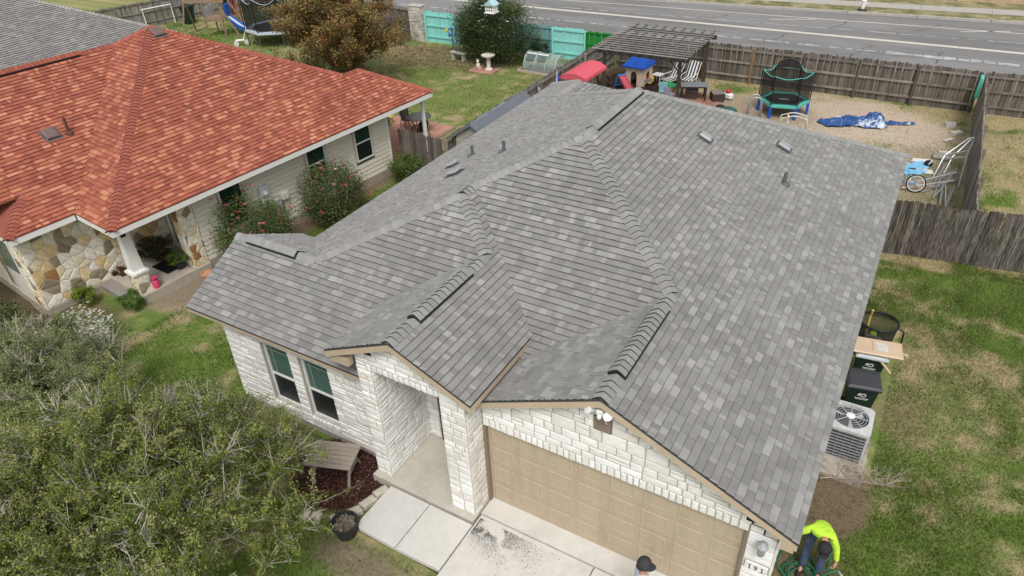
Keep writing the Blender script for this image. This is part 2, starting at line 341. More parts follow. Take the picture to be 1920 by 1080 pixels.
strip('worn_lane_marking', (-25,38.9), (30,41.6), .15, M_patch, ((.3,2.2),(.05,.6)))
strip('worn_lane_marking', (-30,35.85), (3,36.1), .24, M_patch, ((.2,.9),(.05,.5)))
strip('worn_lane_marking', (3.2,36.15), (14,36.2), .55, M_patch, ((.4,1.6),(.0,.15)))
strip('road_tick_marking', (-4.2,41.0), (-1.6,42.0), .12, M_line); strip('road_tick_marking', (6.5,42.0), (9.0,43.1), .12, M_line)
M_crack = mat('crack_tar', (.10,.10,.10), .9)
for k, (x, y) in enumerate([(-3.5,35.2),(1.6,34.6),(5.7,35.0),(-8,39.5),(-.5,40),(4.1,41),(-14,37)]):
    mb = MB(); p = Vector((x,y,RZ+.003)); 
    for j in range(9):
        q = p+Vector((random.uniform(-.05,.3), random.uniform(.2,.35), 0)); n = Vector((.045,0,0)); mb.poly([p-n,p+n,q+n,q-n]); p = q
    struct(mb.build('road_crack', M_crack))
# far side: kerb, verge, pavement
kb = MB(); vg = MB(); pv = MB()
for i in range(-60, 40, 4):
    a = lambda x, o: (x, yk(x)+o)
    kb.prism([(*a(i,0),RZ-.05),(*a(i+3.96,0),RZ-.05),(*a(i+3.96,.2),RZ-.05),(*a(i,.2),RZ-.05)], (0,0,.19))
    vg.poly([(*a(i,.2),GZ+.12),(*a(i+4,.2),GZ+.12),(i+4,80,GZ+.12),(i,80,GZ+.12)])
    pv.poly([(i,45.55+.0807*(i+4.5),GZ+.126),(i+3.97,45.55+.0807*(i+8.5),GZ+.126),(i+3.97,46.95+.0807*(i+8.5),GZ+.126),(i,46.95+.0807*(i+4.5),GZ+.126)])
M_kerb = mat('old_kerb', (.42,.39,.36), .9, .2, 4)
struct(kb.build('kerb', M_kerb))
M_verge = mat('verge_turf', (.13,.14,.05), .95, .4, 6, col2=(.33,.28,.16), c2scale=.8, c2amt=(.42,.6), bump=.03, bscale=14)
struct(vg.build('verge', M_verge)); struct(pv.build('pavement', mat('pavement_grey',(.40,.38,.35),.9,.12,4)))
nk = MB(); nk.box(-60,40,32.85,33.0,GZ-.05,GZ+.13); struct(nk.build('kerb', M_kerb))
# ---------------------------------------------------------------- driveway and walk
db = MB(); db.box(0,5.42,-9.2,-.02,GZ-.15,-.06); db.box(-2.02,-.002,-1.78,-.64,GZ-.15,-.06); struct_drive = struct(db.build('driveway', mat('joint_dirt',(.12,.10,.08),.95)))
def slab(poly, z1=0.0, t=.10):
    b = .012; c = Vector((sum(p[0] for p in poly)/len(poly), sum(p[1] for p in poly)/len(poly), 0))
    ins = [Vector((p[0],p[1],0)) + (c-Vector((p[0],p[1],0))).normalized()*b for p in poly]
    mb = MB(); mb.loft([[(p[0],p[1],z1-t) for p in poly],[(p[0],p[1],z1-b) for p in poly],[(p.x,p.y,z1) for p in ins]])
    return mb.build('slab', M_conc, struct_drive)
J = .008
for y0, y1 in ((-.36-3.2,-.36),(-6.8,-3.57),(-9.3,-6.81)):
    slab([(0.02,y0+J),(2.48,y0+J),(2.48,y1-J),(.02,y1-J)]); slab([(2.5,y0+J),(5.45,y0+J),(5.45,y1-J),(2.5,y1-J)])
slab([(.0,-.35),(4.9,-.35),(4.9,.10),(0,.10)], .022, .14)
slab([(-1.03,-1.82),(-.01,-1.80),(-.01,-.66),(-1.03,-.66)])
slab([(-1.95,-1.80),(-1.05,-1.82),(-1.05,-.66),(-2.04,-.66),(-2.06,-1.60),(-2.03,-1.74)])
# sooty spill on the driveway
r = np.random.default_rng(5); n = 30000
px = .06+np.abs(r.normal(0,.72,n)); py = -.46-np.abs(r.normal(0,.34,n))*(.55+.75*px); h_ = r.random(n) < .3; px = np.where(h_, .06+np.abs(r.normal(0,.28,n)), px); py = np.where(h_, -.46-np.abs(r.normal(0,.16,n)), py)
k = (px > .03) & (px < 2.3) & (py < -.4) & (py > -2.6) & (fbm(px,py,.3,40)+r.normal(0,.05,n) > .43); px, py = px[k], py[k]; n = len(px)
ss = r.uniform(.0015,.0055,n)*(1+1.5*(r.random(n) < .03)); an = r.uniform(0,6.3,n); el = r.uniform(.3,1,n)
cx, sx = np.cos(an)*ss, np.sin(an)*ss; z = np.full(n,.002)
P = np.stack([np.stack([px-cx,py-sx,z],1), np.stack([px+sx*el,py-cx*el,z],1), np.stack([px+cx,py+sx,z],1), np.stack([px-sx*el,py+cx*el,z+ss*.5],1)],1).reshape(-1,3)
o = link('soot_spill', np_mesh('soot_spill', P, np.arange(4*n).reshape(-1,4), mat('soot',(.085,.08,.074),.95))); tag(o,'black gritty spill spread over the pale driveway','spill'); stuff(o)
for (x, y, a, l) in ((.12,-.55,.1,.45),(.2,-.62,-.5,.38),(.35,-.66,-.2,.3),(.15,-.7,-.9,.3)):
    pass
# ================================================================ roofs: shingles as laid pieces
def clip(poly, a, b, c):                                             # keep a*x+b*y+c >= 0
    out = []; n = len(poly)
    for i in range(n):
        p, q = poly[i], poly[(i+1) % n]; dp = a*p[0]+b*p[1]+c; dq = a*q[0]+b*q[1]+c
        if dp >= 0: out.append(p)
        if (dp > 0 and dq < 0) or (dp < 0 and dq > 0):
            t = dp/(dp-dq); out.append((p[0]+(q[0]-p[0])*t, p[1]+(q[1]-p[1])*t))
    return out
def area(p): return .5*sum(p[i][0]*p[(i+1) % len(p)][1]-p[(i+1) % len(p)][0]*p[i][1] for i in range(len(p)))
GREYS = [(.195,.192,.184),(.217,.213,.204),(.238,.233,.223),(.272,.267,.256),(.205,.199,.189),(.226,.22,.21),(.308,.302,.29)]
GREY_W = [.15,.22,.2,.14,.13,.11,.05]
REDS = [(.315,.092,.056),(.355,.108,.066),(.27,.078,.05),(.385,.125,.075),(.465,.175,.10),(.50,.21,.125)]
RED_W = [.24,.24,.17,.15,.13,.07]
WIDTHS = [.07,.105,.14,.18,.25]
EXPO = .143
class Roof:
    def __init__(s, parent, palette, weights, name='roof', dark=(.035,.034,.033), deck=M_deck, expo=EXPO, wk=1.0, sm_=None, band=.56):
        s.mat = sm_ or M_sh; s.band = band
        s.pal, s.wts, s.parent, s.dark, s.expo, s.wk = palette, weights, parent, dark, expo, wk
        s.deck = MB(); s.stuff = MB(); s.tabs = []; s.caps = []; s.name = name; s.deckmat = deck; s.planes = []
    def plane(s, pts, e, tiles=True):
        P = [Vector(p) for p in pts]; n = Vector((0,0,0))
        for i in range(len(P)): n += P[i].cross(P[(i+1) % len(P)])
        if n.z < 0: P.reverse(); n = -n
        n.normalize(); e = Vector(e).normalized(); e = (e-n*e.dot(n)).normalized(); sl = n.cross(e)
        if sl.z < 0: e = -e; sl = -sl
        s.deck.prism(P, (0,0,-.04)); s.planes.append((P,n))
        if not tiles: return
        o = min(P, key=lambda p: (p.dot(sl)))
        poly = [((p-o).dot(e), (p-o).dot(sl)) for p in P]
        if area(poly) < 0: poly.reverse()
        vmax = max(p[1] for p in poly); row = 0; v0 = -.02
        to3 = lambda u, v, h: tuple(o+e*u+sl*v+n*h)
        while v0 < vmax:
            v1 = v0+s.expo; rp = clip(clip(poly, 0,1,-v0), 0,-1,v1)
            if len(rp) >= 3:
                u0 = min(p[0] for p in rp); um = max(p[0] for p in rp); u = u0-random.uniform(0,.3)
                while u < um:
                    wi = random.randrange(5); wd = WIDTHS[wi]*s.wk; ue = u+wd
                    tp = clip(clip(rp, 1,0,-u), -1,0,ue)
                    if len(tp) >= 3 and abs(area(tp)) > 3e-5:
                        ci = random.choices(range(len(s.pal)), s.wts)[0]; thick = .017+(.007 if random.random() < .45 else 0)
                        full = abs(area(tp)-wd*s.expo) < 1e-5
                        if full:
                            s.tabs.append((wi, ci, thick > .020, o+e*u+sl*v0, e, sl, n))
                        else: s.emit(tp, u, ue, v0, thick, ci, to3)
                    u = ue
            v0 = v1; row += 1
    def emit(s, tp, u, ue, v0, thick, ci, to3):
        j = random.uniform(.93,1.07); c = tuple(x*j for x in s.pal[ci]); h = lambda v: thick*(1-(v-v0)/s.expo)+.002
        vb = v0+s.expo-.016; lo_ = clip(tp, 0,-1,vb); hi_ = clip(tp, 0,1,-vb)      # top of each exposure painted darker for the shade line under the next course
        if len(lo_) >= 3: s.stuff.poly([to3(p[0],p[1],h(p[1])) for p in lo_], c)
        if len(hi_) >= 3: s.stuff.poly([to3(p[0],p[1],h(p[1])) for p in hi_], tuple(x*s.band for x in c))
        for i in range(len(tp)):
            p, q = tp[i], tp[(i+1) % len(tp)]
            if abs(p[1]-v0) < 1e-6 and abs(q[1]-v0) < 1e-6: s.stuff.poly([to3(p[0],p[1],0),to3(q[0],q[1],0),to3(q[0],q[1],h(q[1])),to3(p[0],p[1],h(p[1]))], s.dark)
            elif thick > .020 and (abs(p[0]-u)+abs(q[0]-u) < 1e-6 or abs(p[0]-ue)+abs(q[0]-ue) < 1e-6): s.stuff.poly([to3(p[0],p[1],0),to3(q[0],q[1],0),to3(q[0],q[1],h(q[1])),to3(p[0],p[1],h(p[1]))], s.dark)
    def cap(s, p0, p1, n1, n2, col=None, lift=0.0, wing=.15, tag_=None):
        """caps from low end p0 to high end p1"""
        p0 = Vector(p0); p1 = Vector(p1); a = (p1-p0); Ln = a.length; a.normalize()
        def wdir(n, other):
            d = a.cross(n).normalized()
            return d if d.dot(other) > 0 else -d
        # each wing lies in its own plane, heading away from the other plane
        w1 = a.cross(Vector(n1)).normalized(); w1 = w1 if w1.z < 0 or (abs(w1.z) < 1e-6) else -w1
        w2 = a.cross(Vector(n2)).normalized(); w2 = w2 if w2.z < 0 or (abs(w2.z) < 1e-6) else -w2
        up = (Vector(n1)+Vector(n2)).normalized(); step = .145; N = int(Ln/step)
        variants = []
        for ci in range(3):
            c = (col or s.pal)[ci % len(col or s.pal)]; mb = MB()
            def sec(t, hh): 
                return [a*t+w1*wing+Vector(n1)*hh*.7, a*t+w1*.045+Vector(n1)*(hh+.012), a*t+up*(hh+.016), a*t+w2*.045+Vector(n2)*(hh+.012), a*t+w2*wing+Vector(n2)*hh*.7]
            A_, B_, D_ = sec(0,.044), sec(.22,.012), sec(0,.006)
            for i in range(4): mb.poly([A_[i],A_[i+1],B_[i+1],B_[i]], c)
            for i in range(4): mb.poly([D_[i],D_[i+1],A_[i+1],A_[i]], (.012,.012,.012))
            mb.poly([D_[0],A_[0],B_[0]], c); mb.poly([A_[4],D_[4],B_[4]], c)
            variants.append(mb)
        for k in range(N): s.caps.append((variants[random.randrange(3)], p0+a*step*k+up*lift, tag_))
    def vent(s, p0, p1, n1, n2, h=.042, wing=.158):
        p0 = Vector(p0); p1 = Vector(p1); a = (p1-p0).normalized(); mb = MB()
        w1 = a.cross(Vector(n1)).normalized(); w1 = w1 if w1.z < 0 else -w1
        w2 = a.cross(Vector(n2)).normalized(); w2 = w2 if w2.z < 0 else -w2
        n1 = Vector(n1); n2 = Vector(n2); up = (n1+n2).normalized()
        ring = lambda p: [p+w1*wing+n1*.004, p+w1*wing+n1*(h+.012), p+up*(h+.02), p+w2*wing+n2*(h+.012), p+w2*wing+n2*.004, p+up*.004]
        mb.loft([ring(p0), ring(p1)]); return mb.build('ridge_vent', M_vent, s.root)
    def finish(s, n_obj=300, shingle_label=None):
        s.root = s.deck.build(s.name, s.deckmat, s.parent)
        def score(t):
            p = XF @ t[3]; d = CAM-p; dist = d.length; f = (XF.to_3x3() @ t[6]).dot(d)/dist
            loc = cam_inv @ p
            if loc.z > -.5: return 0
            px = .5+ (loc.x/-loc.z)*cd.lens/36; py = .5+(loc.y/-loc.z)*cd.lens/36*1920/1080
            if not (0.01 < px < .99 and .01 < py < .99): return 0
            return max(f,0)/dist**2
        s.tabs.sort(key=score, reverse=True)
        cache = {}
        for t in s.tabs[:n_obj]:
            wi, ci, tk, p, e, sl, n = t; key = (wi, ci, tk)
            if key not in cache:
                mb = MB(); wd = WIDTHS[wi]*s.wk; th = (.024 if tk else .017)+.002; c = s.pal[ci]
                vb = s.expo-.016; hb = th-(th-.002)*vb/s.expo; mb.poly([(0,0,th),(wd,0,th),(wd,vb,hb),(0,vb,hb)], c); mb.poly([(0,vb,hb),(wd,vb,hb),(wd,s.expo,.002),(0,s.expo,.002)], tuple(x*s.band for x in c)); mb.poly([(0,0,0),(wd,0,0),(wd,0,th),(0,0,th)], s.dark)  # same painted shade strip on the single tabs
                mb.poly([(0,0,0),(0,0,th),(0,s.expo,.002)], s.dark if tk else c); mb.poly([(wd,0,0),(wd,s.expo,.002),(wd,0,th)], s.dark if tk else c)
                mb.poly([(0,0,0),(0,s.expo,.0),(wd,s.expo,.0),(wd,0,0)], s.dark)
                cache[key] = mb.data('shingle', s.mat)
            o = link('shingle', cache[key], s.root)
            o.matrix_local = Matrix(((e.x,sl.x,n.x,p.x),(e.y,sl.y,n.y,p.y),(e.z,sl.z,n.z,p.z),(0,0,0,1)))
        for wi, ci, tk, p, e, sl, n in s.tabs[n_obj:]:
            wd = WIDTHS[wi]*s.wk
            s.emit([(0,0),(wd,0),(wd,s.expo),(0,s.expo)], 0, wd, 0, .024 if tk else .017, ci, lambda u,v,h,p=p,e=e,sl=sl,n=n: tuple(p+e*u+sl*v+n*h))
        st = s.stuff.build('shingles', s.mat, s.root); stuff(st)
        cache = {}
        s.caps.sort(key=lambda c: (CAM-XF @ c[1]).length)
        rest = MB()
        for mb, p, tg in s.caps[:290]:
            if id(mb) not in cache: cache[id(mb)] = mb.data('ridge_cap', s.mat)
            o = link('ridge_cap', cache[id(mb)], s.root); o.location = p
        for mb, p, tg in s.caps[290:]:
            for f, c in zip(mb.f, mb.c): rest.poly([Vector(mb.v[i])+p for i in f], c)
        if rest.f: stuff(rest.build('ridge_caps', s.mat, s.root))
        return s.root
XF = Matrix.Identity(4)                                             # placement of the house being built
cam_inv = (Matrix.Translation(CAM) @ cam.rotation_euler.to_matrix().to_4x4()).inverted()
def nrm(pts):
    P = [Vector(p) for p in pts]; n = Vector((0,0,0))
    for i in range(len(P)): n += P[i].cross(P[(i+1) % len(P)])
    n.normalize(); return n if n.z > 0 else -n
# ================================================================ stone facing
def frame3(o, u, v, n): 
    o, u, v, n = Vector(o), Vector(u).normalized(), Vector(v).normalized(), Vector(n).normalized()
    return lambda a, b, h: o+u*a+v*b+n*h
STONES = [(.82,.81,.78),(.79,.775,.74),(.85,.845,.825),(.76,.74,.70),(.81,.795,.755),(.73,.705,.66)]
STONE_LIST = []                                                      # (distance, MB, parent, origin)
def stone_piece(to3, poly, cols, depth=.016, gap=.010, bev=.010):
    n = len(poly); cx = sum(p[0] for p in poly)/n; cy = sum(p[1] for p in poly)/n
    def inset(k):
        out = []
        for i in range(n):
            p0, p1, p2 = poly[i-1], poly[i], poly[(i+1) % n]
            a = Vector((p1[0]-p0[0], p1[1]-p0[1])); b = Vector((p2[0]-p1[0], p2[1]-p1[1]))
            if a.length < 1e-6 or b.length < 1e-6: out.append(p1); continue
            na = Vector((-a.y,a.x)).normalized(); nb = Vector((-b.y,b.x)).normalized(); bis = (na+nb)
            if bis.length < .2: out.append(p1); continue
            bis = bis/max(bis.length_squared*.5, .35); out.append((p1[0]+bis.x*k, p1[1]+bis.y*k))
        return out
    c = random.choice(cols); j = random.uniform(.93,1.05); c = tuple(x*j for x in c); d = depth*random.uniform(.75,1.4)
    mb = MB(); a, b, f = inset(gap), inset(gap+.003), inset(gap+bev)
    ctr = to3(cx, cy, 0)
    jit = lambda: random.uniform(-.005,.005)
    rings = [[to3(p[0],p[1],-.004)-ctr for p in a], [to3(p[0],p[1],d*.55)-ctr for p in b], [to3(p[0]+jit(),p[1]+jit(),d+jit()*.6)-ctr for p in f]]
    mb.loft(rings, False, False, c)
    top = rings[2]; mid = to3(cx+jit(), cy+jit(), d+.006+jit())-ctr
    for i in range(n): mb.poly([top[i], top[(i+1) % n], mid], c)
    return mb, ctr
def courses(lo, hi, brk, hs=(.12,.20)):
    ys_ = [lo]; stops = sorted(set([b for b in brk if lo < b < hi]+[hi]))
    for s_ in stops:
        while s_-ys_[-1] > hs[1]*1.25: ys_.append(ys_[-1]+random.uniform(*hs))
        if s_-ys_[-1] < .07 and len(ys_) > 1 and ys_[-1] not in stops: ys_[-1] = s_
        else: ys_.append(s_)
    return ys_
def ashlar(parent, o, u, v, n, poly, holes=(), hs=(.12,.20), ws=(.18,.46), cols=STONES, depth=.016, inview=True):
    to3 = frame3(o, u, v, n)
    if area(poly) < 0: poly = poly[::-1]
    lo = min(p[1] for p in poly); hi = max(p[1] for p in poly); brk = [h[2] for h in holes]+[h[3] for h in holes]
    yy = courses(lo, hi, brk, hs)
    for y0, y1 in zip(yy[:-1], yy[1:]):
        rp = clip(clip(poly, 0,1,-y0), 0,-1,y1)
        if len(rp) < 3: continue
        u0 = min(p[0] for p in rp); u1 = max(p[0] for p in rp); segs = [(u0,u1)]
        for (a,b,c_,d_) in holes:
            if c_ < y1-.01 and d_ > y0+.01:
                ns = []
                for (s0,s1) in segs:
                    if b <= s0 or a >= s1: ns.append((s0,s1))
                    else:
                        if a-s0 > .03: ns.append((s0,a))
                        if s1-b > .03: ns.append((b,s1))
                segs = ns
        for s0, s1 in segs:
            t = s0
            while t < s1-1e-6:
                wd = random.uniform(*ws); e = t+wd
                if s1-e < ws[0]*.6: e = s1
                sub = [(t,e,y0,y1)]
                if y1-y0 > .15 and random.random() < .22: m_ = y0+(y1-y0)*random.uniform(.4,.6); sub = [(t,e,y0,m_),(t,e,m_,y1)]
                elif random.random() < .12 and e-t > .3: m_ = t+(e-t)*random.uniform(.4,.6); sub = [(t,m_,y0,y1),(m_,e,y0,y1)]
                for (a,b,c_,d_) in sub:
                    q = clip(clip(clip(clip(rp,1,0,-a),-1,0,b),0,1,-c_),0,-1,d_)
                    if len(q) >= 3 and area(q) > .0012:
                        mb, ctr = stone_piece(to3, q, cols, depth); STONE_LIST.append(((CAM-XF @ ctr).length, mb, parent, ctr))
                t = e
def soldier(parent, o, u, v, n, x0, x1, y0, y1, wd=.12, cols=STONES, depth=.018):
    to3 = frame3(o, u, v, n); t = x0
    while t < x1-1e-6:
        e = t+wd*random.uniform(.85,1.15)
        if x1-e < wd*.5: e = x1
        mb, ctr = stone_piece(to3, [(t,y0+random.uniform(0,.012)),(e,y0+random.uniform(0,.012)),(e,y1),(t,y1)], cols, depth); STONE_LIST.append(((CAM-XF @ ctr).length, mb, parent, ctr)); t = e
def flush_stones(m, limit=300, extra='stones', name='stone'):
    global STONE_LIST
    STONE_LIST.sort(key=lambda s: s[0])
    for d, mb, par, ctr in STONE_LIST[:limit]:
        ob = mb.build(name, m, par); ob.location = ctr
    rest = {}
    for d, mb, par, ctr in STONE_LIST[limit:]:
        r_ = rest.setdefault(par.name, (par, MB()))[1]
        r_.mesh([Vector(v_)+ctr for v_ in mb.v], mb.f); r_.c[-len(mb.c):] = mb.c
    for par, r_ in rest.values(): stuff(r_.build(extra, m, par))
    STONE_LIST = []
def flagstones(parent, o, u, v, n, poly, size=.33, cols=None, gap=.009, depth=.02):
    to3 = frame3(o, u, v, n)
    if area(poly) < 0: poly = poly[::-1]
    x0 = min(p[0] for p in poly); x1 = max(p[0] for p in poly); y0 = min(p[1] for p in poly); y1 = max(p[1] for p in poly); seeds = []
    ny_ = max(1, round((y1-y0)/size)); nx_ = max(1, round((x1-x0)/size))
    for i in range(-1, nx_+1):
        for j in range(-1, ny_+1):
            if random.random() < .9: seeds.append((x0+(i+.5+random.uniform(-.42,.42))*(x1-x0)/nx_, y0+(j+.5+random.uniform(-.42,.42))*(y1-y0)/ny_))
    for k, s_ in enumerate(seeds):
        cell = list(poly)
        for l, t_ in enumerate(seeds):
            if l == k: continue
            dx, dy = t_[0]-s_[0], t_[1]-s_[1]
            if dx*dx+dy*dy > (size*3.2)**2: continue
            mx, my = (s_[0]+t_[0])/2, (s_[1]+t_[1])/2
            cell = clip(cell, -dx, -dy, dx*mx+dy*my)
            if len(cell) < 3: break
        if len(cell) >= 3 and area(cell) > .006:
            mb, ctr = stone_piece(to3, cell, cols or FLAGS, depth, gap, .016); STONE_LIST.append(((CAM-XF @ ctr).length, mb, parent, ctr))
FLAGS = [(.74,.68,.55),(.72,.61,.42),(.77,.73,.64),(.74,.67,.53),(.64,.48,.25),(.30,.25,.165),(.25,.21,.15),(.34,.18,.07),(.79,.75,.67),(.70,.60,.43),(.75,.70,.59),(.70,.56,.34)]
# ================================================================ the grey roofed house
def board(mb, p0, p1, h, t, out, drop=.042, col=None):              # a board hung under a roof edge
    p0 = Vector(p0)-Vector((0,0,drop)); p1 = Vector(p1)-Vector((0,0,drop)); o = Vector(out).normalized()
    a = [p0-o*.006, p1-o*.006, p1-o*(.006+t), p0-o*(.006+t)]
    mb.prism(a, (0,0,-h), col)
H = thing('grey_house', 'single storey house of white stone under a grey shingle roof', 'house')
xL, xR, ze, m_, mf, mb_ = -7.286, 5.616, 2.556, .46, .505, .50
xG, yF, yM, yB, yGF, yPF = -7.773, -.357, .083, 15.196, -.20, -.66
hd, hw, hp, hW, hg = .930, 2.0925, 1.497, 2.967, 1.482
A_ = V(xL+hw/m_, yF+hw/mf, ze+hw); A2 = V(A_.x, yM+hw/mf, ze+hw); B_ = V(xL+hW/m_, yM+hW/mf, ze+hW); Bk = V(B_.x, yB-hW/mb_, ze+hW)
Jn = V(xL+hd/m_, yF+hd/mf, ze+hd); GE = V(xG, yF+hd/mf, ze+hd); VL = V(xL, yF+2*hd/mf, ze); xS = xL+2*hw/m_; xp = xS-hp/m_; zr = ze+hp
D_ = V(xp, yF+hp/mf, zr); zpe = 3.29; bw = (zr-zpe)/m_; PV = V(xp-bw, yF+(zpe-ze)/mf, zpe); Vb = V(xp+bw, yM+(zpe-ze)/mf, zpe)
Cc = V(xR-hg/m_, yM+hg/mf, ze+hg); Gf = V(Cc.x, yGF, ze+hg); xg0 = xR-2*hg/m_; hv = (0-xg0)*m_; Gv = V(0, yM+hv/mf, ze+hv)
hF = (xS-0)*m_; F1p = V(0, yM+hF/mf, ze+hF)
zf2 = ze+mf*0; vx = -2.55; vz = zpe+m_*(vx-(xp-bw)); F2p = V(vx, yF+(vz-ze)/mf, vz)
ov = .0
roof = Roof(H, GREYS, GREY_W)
pl = {}
def rp(n, pts, e, **k): pl[n] = nrm(pts); roof.plane(pts, e, **k)
rp('L', [V(xL,yB,ze), Bk, B_, A2, A_, Jn, VL], (0,1,0))
rp('F2', [V(xG,yF,ze), V(vx,yF,ze), F2p, D_, A_, Jn, GE], (1,0,0))
rp('N', [GE, Jn, VL, V(xG,VL.y,ze)], (1,0,0))
rp('S', [A_, A2, Vb, V(xp+bw,yPF,zpe), V(xp,yPF,zr), D_], (0,1,0))
rp('P', [V(xp,yPF,zr), V(xp-bw,yPF,zpe), PV, D_], (0,1,0))
rp('F1', [A2, B_, Cc, Gv, F1p], (1,0,0))
rp('G', [Gf, Cc, Gv, V(0,yGF,ze+hv)], (0,1,0))
rp('R', [V(xR,yGF,ze), V(xR,yB,ze), Bk, B_, Cc, Gf], (0,1,0))
rp('K', [V(xR,yB,ze), V(xL,yB,ze), Bk], (1,0,0))
# small hipped roof over the rear corner
rz_ = 3.50; ry_ = 14.95; rx_ = xL+(rz_-ze)/m_
E1 = V(rx_, ry_, rz_); E0 = V(rx_, yB-(rz_-ze)/mb_, rz_)
rp('EL', [V(xL,yB,ze), V(xL,ry_+(rz_-ze)/mb_,ze), E1, E0], (0,1,0))
rp('ER', [E0, E1, V(2*rx_-xL,ry_+(rz_-ze)/mb_,ze), V(2*rx_-xL,yB,ze)], (0,1,0))
rp('EK', [V(xL,ry_+(rz_-ze)/mb_,ze), V(2*rx_-xL,ry_+(rz_-ze)/mb_,ze), E1], (1,0,0))
CAPC = [(.26,.255,.247),(.285,.28,.272),(.24,.235,.228)]
n_ = pl
def capline(a, b, n1, n2, lift=0): roof.cap(a, b, n_[n1], n_[n2], CAPC, lift)
capline(Cc, B_, 'F1','R'); capline(A2, B_, 'L','F1'); capline(Jn, A_, 'L','F2'); capline(D_, A_, 'F2','S')
capline(A_, A2, 'L','S')
capline(V(xR,yB,ze), Bk, 'R','K'); capline(V(xL,yB,ze)+ (Bk-V(xL,yB,ze))*.1, Bk, 'L','K'); capline(V(xL,ry_+(rz_-ze)/mb_,ze), E1, 'EL','EK'); capline(E1,E0,'EL','ER')
def lerp(a, b, t): return Vector(a)+(Vector(b)-Vector(a))*t
def vented(a, b, t0, t1, n1, n2):
    capline(a, lerp(a,b,t0), n1, n2); capline(lerp(a,b,t0), lerp(a,b,t1), n1, n2, .055); capline(lerp(a,b,t1), b, n1, n2)
vents = [(Bk, B_, .01, .86, 'L','R'), (Gf, Cc, .20, .84, 'G','R'), (V(xp,yPF,zr), D_, .24, .78, 'P','S'), (GE, Jn, .17, .80, 'N','F2')]
for vv in vents: vented(*vv)
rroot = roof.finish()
for a, b, t0, t1, n1, n2 in vents: roof.vent(lerp(a,b,t0), lerp(a,b,t1), n_[n1], n_[n2])
# valley flashing lines are left to the shingles; roof furniture
def roof_vent(x, y, z, ny, w_=.30, l_=.34, h_=.10, m=M_grey):
    Mx = Matrix.Translation((x,y,z)) @ Matrix.Rotation(ny,4,'Y'); mb = MB()
    mb.box(-l_*.75,l_*.75,-w_*.75,w_*.75,.016,.026,None,Mx)
    mb.loft([[(-l_/2,-w_/2,.02),(l_/2,-w_/2,.02),(l_/2,w_/2,.02),(-l_/2,w_/2,.02)],[(-l_/2,-w_/2,.07),(l_/2,-w_/2,.07),(l_/2,w_/2,.07),(-l_/2,w_/2,.07)]],True,True,None,Mx)
    o = mb.build('roof_vent', mat('vent_box',(.10,.10,.10),.6), rroot); hd_ = MB()
    hd_.loft([[(-l_*.58,-w_*.58,.06),(l_*.58,-w_*.58,.06),(l_*.58,w_*.58,.06),(-l_*.58,w_*.58,.06)],[(-l_*.58,-w_*.58,.09),(l_*.58,-w_*.58,.09),(l_*.58,w_*.58,.09),(-l_*.58,w_*.58,.09)],[(-l_*.45,-w_*.42,.125),(l_*.45,-w_*.42,.125),(l_*.45,w_*.42,.125),(-l_*.45,w_*.42,.125)]],True,True,None,Mx)
    ho = hd_.build('roof_vent', m, rroot); tag(ho, 'metal hood of the roof vent'); return ho
an = math.atan(m_); M_hood = mat('vent_hood',(.30,.31,.325),.4,.06,8)
roof_vent(1.08,8.99,4.64,an,.22,.28,m=M_hood); roof_vent(2.67,10.99,3.91,an,.26,.30,m=M_hood); roof_vent(-5.33,6.99,3.46,-an,.22,.24,m=M_grey); roof_vent(-4.46,5.9,3.87,-an,.28,.3,m=M_grey)
for (x,y,z) in ((3.11,9.24,3.71),(-5.03,7.59,3.59),(-3.49,6.8,4.3)):
    mb = MB(); mb.lathe([(.15,-.02),(.15,.02),(.055,.05),(.055,.09)],(x,y,z),12); mb.lathe([(.042,.0),(.046,.30),(.038,.30),(.038,.2)],(x,y,z),12); mb.build('vent_pipe', mat('pipe_grey',(.13,.13,.135),.6), rroot, True, 40)
# fascia and rake boards
fb = MB()
E_ = lambda a, b, o: board(fb, a, b, .14, .03, o)
board(fb, V(xG,yF,ze), V(vx,yF,ze), .085, .03, (0,-1,0)); E_(V(xG,yF+.01,ze), GE, (-1,0,0)); E_(GE, V(xG,VL.y,ze), (-1,0,0)); E_(V(xG,VL.y,ze), VL, (0,1,0)); E_(VL, V(xL,yB,ze), (-1,0,0))
E_(V(xp-bw,yPF,zpe), V(xp,yPF,zr), (0,-1,0)); E_(V(xp,yPF,zr), V(xp+bw,yPF,zpe), (0,-1,0)); E_(V(xp-bw,yPF+.04,zpe), PV, (-1,0,0)); E_(V(xp+bw,yPF+.04,zpe), Vb, (1,0,0))
E_(V(0.01,yGF,ze+hv), Gf, (0,-1,0)); E_(Gf, V(xR,yGF,ze), (0,-1,0)); E_(V(xR,yGF+.04,ze), V(xR,yB,ze), (1,0,0)); E_(V(xR-.04,yB,ze), V(xL,yB,ze), (0,1,0))
fb.build('fascia_board', M_trim, rroot)
# boxed cornice returns at the gable feet and soffit
sf = MB(); sf.box(5.38,5.58,yGF+.01,yGF+.32,2.30,2.50); sf.box(-3.06,-2.60,yPF+.06,-.45,3.00,3.20); sf.box(xL+.05,5.38,yM+.8,yB-.05,2.49,2.515); sf.box(xG+.05,vx,yF+.03,.2,2.40,2.415)
sf.box(xL+.04,xL+.45,yF+2*hd/mf,yB-.05,2.455,2.48); sf.box(5.3,5.585,.35,yB-.05,2.455,2.48)
sf.build('soffit', M_trim, rroot)
